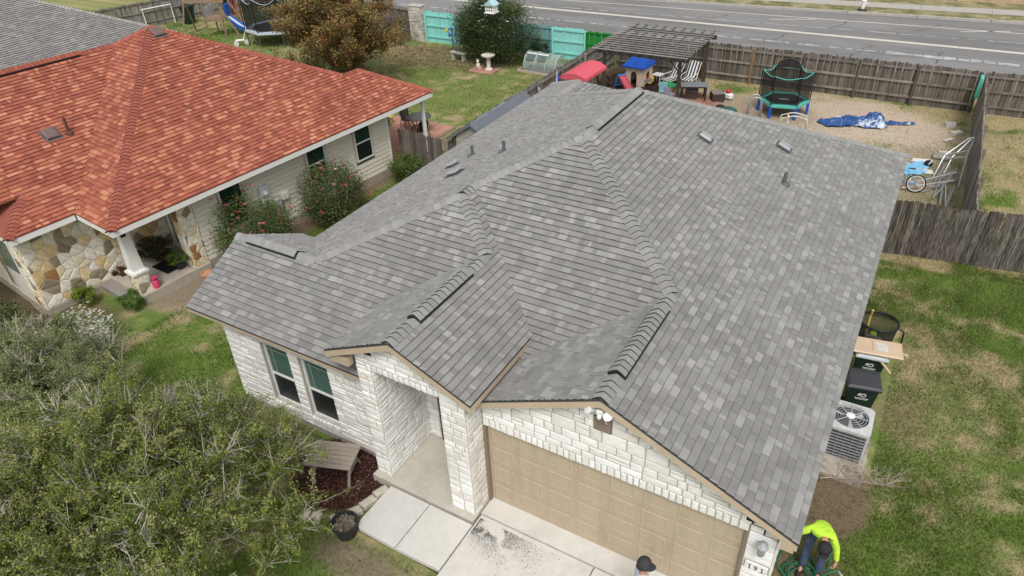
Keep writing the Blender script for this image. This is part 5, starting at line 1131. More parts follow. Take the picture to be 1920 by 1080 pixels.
ring_o = [onsq(2*math.pi*k/N_+R(5.6)) for k in range(N_)]
for k in range(N_):
    j = (k+1) % N_; q.poly([(*ring_o[k],.86),(*ring_o[j],.86),(*ring_i[j],.88),(*ring_i[k],.88)]); q.poly([(*ring_o[k],.79),(*ring_o[j],.79),(*ring_o[j],.86),(*ring_o[k],.86)]); q.poly([(*ring_i[k],.88),(*ring_i[j],.88),(*ring_i[j],.74),(*ring_i[k],.74)])
q.build('top_cover', M_acw, ac, True, 30)
q = MB(); q.lathe([(.36,.70),(.34,.705)],(0,0,0),24); q.build('fan_well', M_fin, ac)
for k in range(3):
    a = k*2.094+.4; q = MB(); q.prism([(.06*math.cos(a-.3),.06*math.sin(a-.3),.78),(.31*math.cos(a-.35),.31*math.sin(a-.35),.76),(.31*math.cos(a+.45),.31*math.sin(a+.45),.82),(.06*math.cos(a+.5),.06*math.sin(a+.5),.80)],(0,0,.006)); q.build('fan_blade', mat('blade_grey',(.40,.46,.48),.4), ac)
q = MB(); q.lathe([(.02,.87),(.09,.87),(.09,.90),(.03,.915)],(0,0,0),16); q.build('fan_hub', M_white, ac)
for k in range(8): a = k*math.pi/4; q = MB(); q.cyl((.08*math.cos(a),.08*math.sin(a),.885),(.37*math.cos(a),.37*math.sin(a),.882),.007,None,5); q.build('guard_spoke', M_acw, ac)
for rr in (.14,.20,.26,.32): q = MB(); q.tube([(rr*math.cos(2*math.pi*k/24),rr*math.sin(2*math.pi*k/24),.88) for k in range(24)],.004,4,closed=True); q.build('guard_ring', M_acw, ac)
pd_ = MB(); pd_.cbox(5.40,6.46,4.02,5.45,GZ-.05,-.06,.015); o = pd_.build('concrete_pad', mat('pad_stained',(.42,.38,.32),.9,.2,4,col2=(.16,.13,.10),c2amt=(.45,.62),c2scale=2.5)); tag(o,'stained concrete pad under the air conditioner','concrete pad')
M_bin = mat('bin_green',(.012,.028,.022),.5,.1,8); M_lid = mat('bin_lid',(.045,.048,.055),.55,.15,5)
def bin_(x,y,z,rz,label,lidm=M_lid,logo=True,sc=1.0):
    t = thing('wheeled_bin', label, 'bin', (x,y,z), rz); t.scale = (1,.82,1)
    q = MB(); q.loft([[(-.22*sc,-.26*sc,.06),(.22*sc,-.26*sc,.06),(.22*sc,.24*sc,.06),(-.22*sc,.24*sc,.06)],[(-.30*sc,-.36*sc,.95*sc),(.30*sc,-.36*sc,.95*sc),(.30*sc,.34*sc,.95*sc),(-.30*sc,.34*sc,.95*sc)],[(-.33*sc,-.40*sc,.96*sc),(.33*sc,-.40*sc,.96*sc),(.33*sc,.38*sc,.96*sc),(-.33*sc,.38*sc,.96*sc)],[(-.33*sc,-.40*sc,1.0*sc),(.33*sc,-.40*sc,1.0*sc),(.33*sc,.38*sc,1.0*sc),(-.33*sc,.38*sc,1.0*sc)]]); q.build('body', M_bin, t)
    q = MB(); q.loft([[(-.35*sc,-.42*sc,1.0*sc),(.35*sc,-.42*sc,1.0*sc),(.35*sc,.40*sc,1.0*sc),(-.35*sc,.40*sc,1.0*sc)],[(-.35*sc,-.42*sc,1.035*sc),(.35*sc,-.42*sc,1.035*sc),(.35*sc,.40*sc,1.035*sc),(-.35*sc,.40*sc,1.035*sc)],[(-.30*sc,-.36*sc,1.075*sc),(.30*sc,-.36*sc,1.075*sc),(.30*sc,.20*sc,1.09*sc),(-.30*sc,.20*sc,1.09*sc)]]); li = q.build('lid', lidm, t)
    q = MB(); q.box(-.29*sc,.29*sc,.235*sc,.25*sc,1.066*sc,1.095*sc); q.build('lid_rib', lidm, li); q = MB(); q.tube([(-.28*sc,.40*sc,.98*sc),(-.28*sc,.47*sc,.99*sc),(.28*sc,.47*sc,.99*sc),(.28*sc,.40*sc,.98*sc)],.02*sc); q.build('handle', M_bin, t)
    for s in (-.27,.27): q = MB(); q.lathe([(.12*sc,-.03),(.12*sc,.03)],(0,0,0),14,M=Matrix.Translation((s*sc,.27*sc,.12*sc)) @ Matrix.Rotation(R(90),4,'Y')); q.build('wheel', M_black, t)
    if logo:
        q = MB(); sl__ = lambda x_, z_: (x_, -.36-.0 - (z_-.95)*(.10/.89)*1.0 -.006, z_)
        def stroke(pts, w_=.016):
            for a,b in zip(pts[:-1],pts[1:]):
                dx,dz = b[0]-a[0], b[1]-a[1]; l_ = math.hypot(dx,dz) or 1; nx_,nz_ = -dz/l_*w_/2, dx/l_*w_/2
                q.poly([sl__(a[0]-nx_,a[1]-nz_),sl__(b[0]-nx_,b[1]-nz_),sl__(b[0]+nx_,b[1]+nz_),sl__(a[0]+nx_,a[1]+nz_)])
        stroke([(-.085,.775),(-.07,.835),(-.03,.835),(-.02,.80),(-.06,.79)],.030); stroke([(-.03,.765),(.03,.755),(.07,.79),(.055,.84),(.01,.845),(.0,.81)],.024); stroke([(-.14,.70),(.14,.70)],.022); stroke([(-.12,.665),(.12,.665)],.014)
        q.build('logo', mat('logo_white',(.72,.73,.72),.6), t)
    return t
bin_(6.0,6.25,GZ,R(12),'dark green wheeled bin with closed lid next to the air conditioner'); bin_(6.02,7.40,GZ,R(8),'dark green wheeled bin under the beige plastic lid',mat('bin_lid_pale',(.40,.44,.46),.5))
bl = thing('beige_panel','beige plastic panel lying across the far wheeled bin','panel',(6.12,7.42,.945),R(10)); Mp = mat('beige_plastic',(.58,.44,.31),.5,.06,4)
q = MB(); q.cbox(-.62,.52,-.30,.30,-.03,.03,.02); q.build('panel_body', Mp, bl); q = MB(); q.cbox(-.12,.26,-.2,.2,.03,.042,.008); q.build('raised_field', Mp, bl); q = MB(); q.box(-.05,.2,-.15,.15,.042,.046); q.build('paper_label', mat('paper_grey',(.55,.53,.50),.8), bl)
for k,(a,b,lab) in enumerate((((6.15,7.65,.90),(6.78,7.60,.80),'wooden pole poking out sideways from under the beige panel'),((6.05,7.30,.90),(6.50,6.90,.70),'wooden pole slanting down in front of the far bin'))):
    q = MB(); q.tube([a,b],.028,10); o = q.build('wooden_pole', mat('pole_wood',(.55,.40,.25),.7)); tag(o,lab,'pole')
hb = thing('mesh_basket','tall black mesh basket holding toys beside the bins','basket',(6.02,8.62,GZ),0)
def rg(r_,z,sx=1): return [(r_*math.cos(2*math.pi*k/24)*1.05,r_*math.sin(2*math.pi*k/24),z) for k in range(24)]
q = MB(); q.tube(rg(.42,1.05),.03,8,closed=True); q.build('rim', M_black, hb, True); q = MB(); q.tube(rg(.34,.02),.02,8,closed=True); q.build('base_ring', M_black, hb, True)
q = MB(); q.loft([rg(.34,.02),rg(.38,.5),rg(.42,1.05)],True,False); q.build('mesh_side', mat('black_mesh',(.012,.012,.013),.7,alpha=.72), hb, True)
q = MB(); q.tube([(.43,-.1,1.05),(.58,-.05,.95),(.60,.0,.6),(.42,.05,.25)],.022,8); q.build('carry_handle', M_black, hb, True)
q = MB(); q.sphere((-.05,.0,.62),.10); o = q.build('tennis_ball', mat('ball_lime',(.45,.65,.08),.7), None, True); o.location=(6.02,8.62,GZ); tag(o,'lime green ball inside the black mesh basket','ball')
q = MB(); q.tube([(-.2,.18,.4),(-.22,.2,1.0)],.03); q.tube([(-.22,.2,1.0),(-.2,.12,1.25)],.025); o = q.build('yellow_bat', mat('bat_yellow',(.62,.50,.12),.5)); o.location=(6.02,8.62,GZ); tag(o,'yellow bat standing up in the black mesh basket','bat')
q = MB()
for i in range(5):
    for j in range(3): q.box(-.2+i*.07,-.15+i*.07,-.28,-.26,.55+j*.07,.60+j*.07)
q.box(-.22,.15,-.262,-.24,.53,.77); o = q.build('white_crate', M_white); o.location=(6.02,8.62,GZ); tag(o,'small white slotted crate inside the black mesh basket','crate')
# ================================================================ front: bench, pot, edging stones, hose
bn = thing('wooden_bench','weathered wooden bench in the mulch below the windows','bench',(-3.4,-.85,GZ),R(20)); M_bn = mat('bench_grey',(.30,.26,.215),.9,.25,6,rv=.12,stretch=(1,6,6))
for k in range(6): q = MB(); q.cbox(-.52,.52,-.36+k*.12,-.25+k*.12,.58,.615,.006); q.build('slat', M_bn, bn)
for x in (-.40,.40):
    for s in (-1,1): q = MB(); q.tube([(x,s*.10,.58),(x,s*.36,.0)],.035,4); q.build('leg', M_bn, bn)
    q = MB(); q.box(x-.02,x+.02,-.25,.25,.26,.32); q.build('brace', M_bn, bn)
pp = thing('flower_pot','round black plastic pot of dead leaves beside the walk','pot',(-2.18,-1.93,GZ))
q = MB(); q.lathe([(.19,0),(.25,.33),(.275,.33),(.275,.38),(.245,.38),(.235,.30),(.0,.30)],(0,0,0),24,caps=True); q.build('pot_body', mat('pot_black',(.03,.03,.032),.6,.2,6), pp, True, 40)
litter('dead_leaves',-2.18,-1.93,.2,.2,260,.04,[(.30,.24,.18),(.18,.13,.1),(.42,.37,.3)],'dry dead leaves filling the black plastic pot',21,GZ+.31)
def edging(x,y,rz,l,w_,h,label): 
    q = MB(); n=4
    q.loft([[(-l/2+.02,-w_/2+.02,0),(l/2-.02,-w_/2+.02,0),(l/2-.02,w_/2-.02,0),(-l/2+.02,w_/2-.02,0)],[(-l/2,-w_/2,.05),(l/2,-w_/2,.04),(l/2,w_/2,.05),(-l/2,w_/2,.04)],[(-l/2+.015,-w_/2+.01,h-.03),(l/2,-w_/2+.015,h-.04),(l/2-.02,w_/2,h-.03),(-l/2,w_/2-.01,h-.03)],[(-l/2+.05,-w_/2+.05,h),(l/2-.05,-w_/2+.04,h),(l/2-.05,w_/2-.05,h),(-l/2+.04,w_/2-.05,h)]]); o = q.build('edging_stone', mat('edging_stone',(.50,.45,.38),.9,.18,7,bump=.004), None, True, 30); o.location=(x,y,GZ); o.rotation_euler=(0,0,R(rz)); tag(o,label,'stone','edging stones round the mulch bed')
for k,(x,y,rz,l) in enumerate(((-2.17,-.84,68,.34),(-2.24,-1.18,72,.36),(-2.35,-1.52,58,.36),(-2.54,-1.80,45,.28),(-2.95,-1.98,15,.22),(-3.2,-2.03,5,.22))): edging(x,y,rz,l,.2,.17,['pale edging stone touching the porch slab corner','second edging stone from the porch slab along the walk','third edging stone from the porch slab along the walk','pale edging stone right behind the black plastic pot','small edging stone just past the black plastic pot','small end stone of the mulch bed edging'][k])
# coiled garden hose and its free end
M_hose = mat('hose_green',(.02,.14,.07),.45,.1,6)
pts = []
for k in range(150):
    t = k/150*2*math.pi*5.3; rr = .27+.08*math.sin(t*.37)+.05*math.sin(t*1.3); pts.append((rr*math.cos(t)+.08*math.sin(t*.21), rr*1.05*math.sin(t)+.08*math.cos(t*.3), .03+.028*k/150*5+.01*math.sin(t*2.3)))
hs_ = thing('garden_hose','green garden hose coiled on the ground by the house corner','hose',(5.80,1.36,GZ))
q = MB(); q.tube(pts,.017,6); q.build('coil', M_hose, hs_, True)
q = MB(); q.tube([(.3,.2,.1),(.45,.35,.1),(.38,.65,.3),(.32,.6,.5),(.30,.35,.25),(.2,.1,.08)],.017,6); q.build('loop', M_hose, hs_, True)
HN = Vector((6.36,1.42,.33)); q = MB(); q.tube([(6.02,1.15,GZ+.03),(6.06,1.2,GZ+.2),(6.14,1.27,.18),(6.24,1.36,.27),tuple(HN)],.017,6); o = q.build('hose_end', M_hose, None, True); tag(o,'free end of the green hose held up by the worker','hose')
# ================================================================ left back yard
def paved(name, x0, x1, y0, y1, z, bw, bh, m, bed, rzz=0, org=None):
    q = MB(); q.box(x0,x1,y0,y1,z-.08,z-.012); o_ = struct(q.build(name, bed)); b = MB(); b.cbox(-bw/2+.006,bw/2-.006,-bh/2+.006,bh/2-.006,-.012,.012,.004); d = b.data('tile', m)
    i = 0; y = y0+bh/2
    while y < y1-bh*.4:
        x = x0+bw/2+(bw/2 if i % 2 and bw > bh*1.5 else 0)
        while x < x1-bw*.4: t = link('tile', d, o_); t.location = (x,y,z); x += bw
        y += bh; i += 1
    return o_
M_tile = mat('terracotta_paver',(.42,.22,.16),.85,.18,6,rv=.14)
paved('patio_paving', -16.4,-12.3,12.9,17.0,GZ+.07,.4,.4,M_tile,mat('paving_sand'))
M_wrought = mat('wrought_black',(.03,.027,.025),.5,.1,8)
def patio_chair(x,y,rz,label):
    t = thing('patio_chair',label,'chair',(x,y,GZ+.08),rz); q = MB(); q.lathe([(.0,.43),(.24,.43),(.25,.45),(.22,.47),(0,.46)],(0,0,0),14); q.build('seat',M_wrought,t)
    q = MB(); q.loft([[(.22*math.cos(a),.22*math.sin(a)+.02,.45) for a in np.linspace(.35,2.79,9)]+[(.20*math.cos(a),.20*math.sin(a)+.02,.45) for a in np.linspace(2.79,.35,9)],[(.26*math.cos(a),.26*math.sin(a)+.10,.75+.22*math.sin(a)) for a in np.linspace(.35,2.79,9)]+[(.24*math.cos(a),.24*math.sin(a)+.10,.75+.22*math.sin(a)) for a in np.linspace(2.79,.35,9)]]); q.build('backrest',M_wrought,t)
    for s in (-1,1):
        q = MB(); q.tube([(s*.27,.15,.70),(s*.28,-.15,.68),(s*.22,-.2,.45)],.014); q.build('armrest',M_wrought,t)
        for yy in (-.18,.18): q = MB(); q.tube([(s*.18,yy,.44),(s*.24,yy*1.25,0)],.015); q.build('leg',M_wrought,t)
patio_chair(-14.15,15.85,R(70),'black metal patio chair with rounded back facing the glass table'); patio_chair(-12.75,15.15,R(-120),'black square backed patio chair beside the white post')
tb = thing('patio_table','round dark glass patio table on metal legs','table',(-13.4,15.75,GZ+.08)); q = MB(); q.lathe([(.0,.70),(.55,.70),(.56,.715),(0,.715)],(0,0,0),28); q.build('top',mat('smoked_glass',(.05,.055,.055),.1,alpha=.75),tb); q = MB(); q.tube([(.56*math.cos(2*math.pi*k/28),.56*math.sin(2*math.pi*k/28),.708) for k in range(28)],.014,5,closed=True); q.build('rim',M_wrought,tb)
for k in range(4): a = k*math.pi/2+.4; q = MB(); q.tube([(.42*math.cos(a),.42*math.sin(a),.70),(.25*math.cos(a),.25*math.sin(a),.35),(.40*math.cos(a),.40*math.sin(a),0)],.016); q.build('leg',M_wrought,tb)
def pot(x,y,z,r_,h,label,m,name='plant_pot'):
    q = MB(); q.lathe([(r_*.7,0),(r_*.95,h*.85),(r_*1.05,h*.85),(r_*1.05,h),(r_*.88,h),(r_*.85,h*.8),(0,h*.8)],(0,0,0),18); o = q.build(name,m,None,True,40); o.location=(x,y,z); return tag(o,label,'pot')
pot(-15.2,15.5,GZ+.08,.28,.42,'large glazed blue pot on the red patio',mat('glaze_blue',(.02,.10,.22),.3)); pot(-14.9,14.5,GZ+.08,.2,.34,'small bright green pot on the red patio',mat('glaze_green',(.02,.25,.06),.4)); pot(-15.3,16.0,GZ+.08,.2,.35,'yellow rimmed pot behind the blue pot',mat('glaze_yellow',(.6,.5,.12),.5))
paved('bird_bath_pad', -16.35,-14.85,24.1,25.2,GZ+.05,.37,.37,M_tile,mat('paving_sand'))
bb = thing('bird_bath','pale stone bird bath standing on the red brick pad','bird bath',(-15.35,24.75,GZ+.06)); q = MB(); q.lathe([(.22,0),(.22,.06),(.14,.10),(.10,.2),(.13,.4),(.10,.55),(.14,.66)],(0,0,0),16); q.build('pedestal',mat('pale_cast',(.62,.58,.52),.9,.15,8),bb,True,40); q = MB(); q.lathe([(.1,.64),(.36,.74),(.38,.80),(.33,.80),(.26,.75),(0,.73)],(0,0,0),20); q.build('bowl',mat('pale_cast'),bb,True,40)
ct = thing('cat_statue','small white cat statue beside the bird bath','statue',(-16.0,24.7,GZ+.06)); q = MB(); q.sphere((0,0,.16),.11,.13,.17,12,8); q.sphere((0,-.02,.38),.08,.085,.08,12,8); q.prism([(-.07,-.02,.42),(-.02,-.02,.45),(-.055,-.02,.53)],(0,.03,0)); q.prism([(.02,-.02,.45),(.07,-.02,.42),(.055,-.02,.53)],(0,.03,0)); q.tube([(.08,.08,.04),(.16,.0,.04),(.12,-.12,.04)],.03); q.build('cat_body',mat('statue_white',(.68,.65,.60),.8),ct,True)
gb = thing('stone_bench','low curved stone bench beside the flowering bush','bench',(-17.95,25.7,GZ),R(-8)); q = MB(); q.cbox(-.55,.55,-.17,.17,.40,.47,.02); q.build('seat',mat('stone_grey',(.45,.43,.39),.9,.15,8),gb)
for x in (-.38,.38): q = MB(); q.cbox(x-.07,x+.07,-.14,.14,-.02,.40,.02); q.build('leg',mat('stone_grey'),gb)
cf = thing('cold_frame','clear plastic tunnel cold frame on a timber bed','cold frame',(-12.55,26.0,GZ),R(-4)); M_clear = mat('clear_film',(.50,.62,.58),.25,.15,5,alpha=.34,spec=.6)
for (a,b,c,d) in ((-1.25,1.25,-.85,-.78),(-1.25,1.25,.78,.85),(-1.25,-1.18,-.78,.78),(1.18,1.25,-.78,.78)): q = MB(); q.box(a,b,c,d,0,.12); q.build('bed_board',mat('bed_timber',(.45,.38,.31),.9),cf)
q = MB(); q.box(-1.18,1.18,-.78,.78,0,.06); q.build('bed_soil',mat('bed_soil',(.09,.065,.05),.95,.4,12),cf)
arc = [(.62*math.cos(a),.95*math.sin(a)) for a in np.linspace(0,math.pi,9)]
q = MB()
for i in range(8): q.poly([(-1.0,arc[i][0],arc[i][1]),(1.0,arc[i][0],arc[i][1]),(1.0,arc[i+1][0],arc[i+1][1]),(-1.0,arc[i+1][0],arc[i+1][1])])
for x in (-1.0,1.0): q.poly([(x,y,z) for y,z in arc])
q.build('film',M_clear,cf)
for x in (-1,-.33,.33,1): q = MB(); q.tube([(x,y,z) for y,z in arc],.018,6); q.build('hoop',mat('hoop_pale',(.5,.56,.55),.5),cf,True)
for x0 in (-.85,-.15):
    q = MB(); q.prism([(x0,-.30,.86),(x0+.5,-.30,.86),(x0+.5,-.52,.62),(x0,-.52,.62)],(0,-.02,.015)); q.build('vent_flap',mat('flap_dark',(.10,.14,.13),.6),cf)
    q = MB(); q.prism([(x0-.06,-.22,.93),(x0+.56,-.22,.93),(x0+.56,-.30,.875),(x0-.06,-.30,.875)],(0,-.01,.012)); q.build('flap_band',mat('band_pale',(.62,.64,.63),.6),cf)
bh = thing('bird_house','white bird house with pale blue roof on a tall pole','bird house',(-15.1,24.95,GZ)); q = MB(); q.cyl((0,0,0),(0,0,3.05),.02,None,8); q.build('pole',M_dkmetal,bh); q = MB(); q.cbox(-.26,.26,-.22,.22,3.05,3.42,.01); q.build('box',M_white,bh)
q = MB(); q.prism([(-.34,-.3,3.42),(.34,-.3,3.42),(0,-.3,3.66)],(0,.6,0)); q.build('roof',mat('pale_blue_roof',(.40,.58,.64),.6),bh)
for x in (-.14,.0,.14):
    for z in (3.13,3.28): q = MB(); q.box(x-.035,x+.035,-.228,-.221,z,z+.07); q.build('entrance',M_black,bh)
q = MB(); q.cbox(-.3,.3,-.3,.3,3.02,3.05,.005); q.build('ledge',M_white,bh)
wt = thing('metal_flower_stake','blue metal stake with yellow and blue flower shapes','garden stake',(-19.15,26.9,GZ)); q = MB(); q.tube([(0,0,0),(.02,0,1.3)],.05); q.tube([(.01,0,.9),(-.35,-.05,1.25)],.02); q.tube([(.01,0,.8),(.3,0,1.15)],.02); q.build('stem',mat('stake_blue',(.10,.22,.30),.5),wt)
for (x,z,c,nm) in ((-.35,1.25,(.75,.60,.05),'fl_yellow'),(-.15,1.0,(.03,.12,.5),'fl_blue'),(.3,1.15,(.06,.25,.5),'fl_sky'),(.02,1.35,(.03,.14,.45),'fl_blue2')): q = MB(); q.sphere((x,-.03,z),.11,.05,.11,8,5); q.build('blossom',mat(nm,c,.5),wt,True)
# ================================================================ far left yard
gl = thing('goal_frame','white tubular goal frame against the far grey fence','goal',(-42.6,24.4,GZ),R(75))
for pts in ([(-1.0,0,0),(-1.0,0,1.25),(1.0,0,1.25),(1.0,0,0)],[(-1.0,0,1.25),(-1.0,.7,1.1),(1.0,.7,1.1),(1.0,0,1.25)],[(-1.0,.7,1.1),(-1.0,1.0,0)],[(1.0,.7,1.1),(1.0,1.0,0)]): q = MB(); q.tube(pts,.045,6); q.build('tube',M_white,gl)
bin_(-41.0,25.6,GZ,R(95),'dark green wheeled bin beside the goal frame',M_bin,True,1.15); bin_(-40.2,28.6,GZ,R(75),'dark wheeled bin with a tan lid behind the play set',mat('tan_lid',(.62,.52,.42),.6),False,1.2); bin_(-35.5,29.6,GZ,R(75),'dark green wheeled bin behind the large trampoline',M_bin,True,1.2)
ps_ = thing('play_set','weathered wooden play set with blue slide in the far yard','play set',(-36.4,24.4,GZ),R(25)); M_pl = mat('play_timber',(.27,.18,.12),.9,.25,5,rv=.15)
for (a,b) in (((-2.2,-.9,0),(-2.0,-.1,2.1)),((-2.2,.9,0),(-2.0,.1,2.1)),((-.5,-.7,0),(-.5,-.7,2.0)),((-.5,.7,0),(-.5,.7,2.0)),((.7,-.7,0),(.7,-.7,2.0)),((.7,.7,0),(.7,.7,2.0)),((1.7,-.8,0),(.7,-.7,1.9)),((1.7,.8,0),(.7,.7,1.9))): q = MB(); q.tube([a,b],.06,4); q.build('post',M_pl,ps_)
q = MB(); q.box(-2.1,.7,-.06,.06,2.0,2.14); q.build('beam',M_pl,ps_)
for y in (-.7,.7): q = MB(); q.box(-.56,.76,y-.04,y+.04,1.0,1.14); q.build('beam',M_pl,ps_)
for k in range(7): q = MB(); q.box(-.5+k*.17,-.36+k*.17,-.68,.68,1.14,1.17); q.build('deck_board',M_pl,ps_)
for k in range(6): q = MB(); q.box(-.52,-.48,-.62+k*.23,-.52+k*.23,1.2,1.85); q.build('rail_slat',mat('rail_grey',(.40,.42,.45),.7),ps_)
q = MB()
for y0,y1 in ((-.28,.28),): q.prism([(.75,y0,1.12),(1.5,y0,.5),(2.1,y0,.2),(2.1,y0,.15),(1.5,y0,.43),(.75,y0,1.05)],(0,y1-y0,0))
q.build('slide_bed',mat('slide_white',(.7,.73,.76),.4),ps_)
for y in (-.34,.28): q = MB(); q.prism([(.75,y,1.28),(1.5,y,.66),(2.1,y,.34),(2.1,y,.12),(1.5,y,.40),(.75,y,1.02)],(0,.06,0)); q.build('slide_side',mat('slide_blue',(.02,.10,.42),.4),ps_)
q = MB(); q.cbox(.70,.80,-.2,.5,1.2,1.9,.02); q.build('blue_panel',mat('slide_blue'),ps_)
cg = thing('wire_cone','red wire cone tower standing on the far lawn','plant cage',(-38.3,27.4,GZ)); M_rw = mat('red_wire',(.42,.08,.05),.6)
for k in range(9): a = 2*math.pi*k/9; q = MB(); q.tube([(.5*math.cos(a),.5*math.sin(a),0),(.22*math.cos(a),.22*math.sin(a),1.6),(.16*math.cos(a),.16*math.sin(a),2.6)],.018,4); q.build('upright',M_rw,cg)
for z,rr in ((.5,.42),(1.0,.33),(1.5,.24),(2.0,.20),(2.5,.17)): q = MB(); q.tube([(rr*math.cos(2*math.pi*k/14),rr*math.sin(2*math.pi*k/14),z) for k in range(14)],.015,4,closed=True); q.build('hoop',M_rw,cg)
fc = thing('folding_chair','beige metal folding chair on the far lawn','chair',(-32.2,23.6,GZ),R(-50)); M_bg = mat('beige_metal',(.62,.56,.46),.5)
for s in (-.2,.2): q = MB(); q.tube([(s,-.25,0),(s,.12,.85)],.015); q.tube([(s,.25,0),(s,-.15,.45)],.015); q.build('frame',M_bg,fc)
q = MB(); q.cbox(-.2,.2,-.2,.2,.43,.46,.01); q.build('seat',M_bg,fc); q = MB(); q.cbox(-.2,.2,.09,.13,.62,.88,.01); q.build('backrest',M_bg,fc)
rt = thing('ride_on_toy','white plastic ride on toy beside the folding chair','toy',(-32.8,23.0,GZ),R(40)); q = MB(); q.cbox(-.35,.2,-.1,.1,.25,.36,.04); q.tube([(.15,0,.3),(.3,0,.7)],.04); q.tube([(.3,-.25,.7),(.3,.25,.7)],.03); q.build('body',M_white,rt)
for (x,y) in ((.32,0),(-.3,-.22),(-.3,.22)): q = MB(); q.lathe([(.16,-.04),(.16,.04)],(0,0,0),14,M=Matrix.Translation((x,y,.16)) @ Matrix.Rotation(R(90),4,'X')); q.build('wheel',mat('wheel_pale',(.6,.6,.58),.6),rt)
# hydrant across the road
hy = thing('fire_hydrant','white fire hydrant on the verge across the road','hydrant',(.75,44.85,GZ+.12)); q = MB(); q.lathe([(.17,0),(.17,.05),(.11,.06),(.11,.55),(.15,.56),(.15,.62),(.12,.64),(.09,.74),(.03,.78),(.03,.84)],(0,0,0),14); q.build('barrel',M_white,hy,True,40)
for s in (-1,1): q = MB(); q.cyl((0,0,.45),(s*.22,0,.45),.06,None,10); q.build('outlet',M_white,hy)
q = MB(); q.lathe([(.3,-.02),(.26,.10),(.17,.12)],(0,0,0),14); q.build('dark_base',mat('hydrant_base',(.05,.045,.04),.8),hy)
# ================================================================ vegetation
def leaf_quads(P_, L_, Wd, rs):
    n = len(P_); th = rs.uniform(0,2*math.pi,n); ph_ = rs.normal(0,.55,n); d = np.stack([np.cos(th)*np.cos(ph_), np.sin(th)*np.cos(ph_), np.sin(ph_)],1)
    up = np.stack([rs.normal(0,.5,n), rs.normal(0,.5,n), np.ones(n)],1); s = np.cross(d, up); s /= np.linalg.norm(s,axis=1)[:,None]+1e-9
    l = (L_*rs.uniform(.6,1.3,n))[:,None]; w_ = (Wd*rs.uniform(.7,1.3,n))[:,None]
    return np.stack([P_-d*l/2, P_+s*w_/2, P_+d*l/2, P_-s*w_/2],1).reshape(-1,3)
def crown_obj(name, P_, C_, L_, Wd, parent, seed):
    rs = np.random.default_rng(seed); v_ = leaf_quads(P_, L_, Wd, rs); o = link(name, np_mesh(name, v_, np.arange(len(v_)).reshape(-1,4), M_leaf, np.clip(C_,.003,.85)), parent); return stuff(o)
def tubes_mesh(name, segs, m, parent, sides=3):
    """segs: list of (p0,p1,r0,r1)"""
    A = np.array([s[0] for s in segs]); B = np.array([s[1] for s in segs]); r0 = np.array([s[2] for s in segs]); r1 = np.array([s[3] for s in segs]); d = B-A; d /= np.linalg.norm(d,axis=1)[:,None]+1e-9
    ref = np.where(np.abs(d[:,2:3]) > .9, np.array([[1.,0,0]]), np.array([[0.,0,1]])); x = np.cross(ref,d); x /= np.linalg.norm(x,axis=1)[:,None]+1e-9; y = np.cross(d,x); V_ = []
    for k in range(sides):
        a = 2*math.pi*k/sides; o_ = x*math.cos(a)+y*math.sin(a); V_.append(A+o_*r0[:,None]); V_.append(B+o_*r1[:,None])
    V_ = np.stack(V_,1); n = len(segs); F_ = []
    for k in range(sides): j = (k+1) % sides; F_.append(np.stack([np.arange(n)*2*sides+2*k, np.arange(n)*2*sides+2*j, np.arange(n)*2*sides+2*j+1, np.arange(n)*2*sides+2*k+1],1))
    return link(name, np_mesh(name, V_.reshape(-1,3), np.concatenate(F_), m, smooth=True), parent)
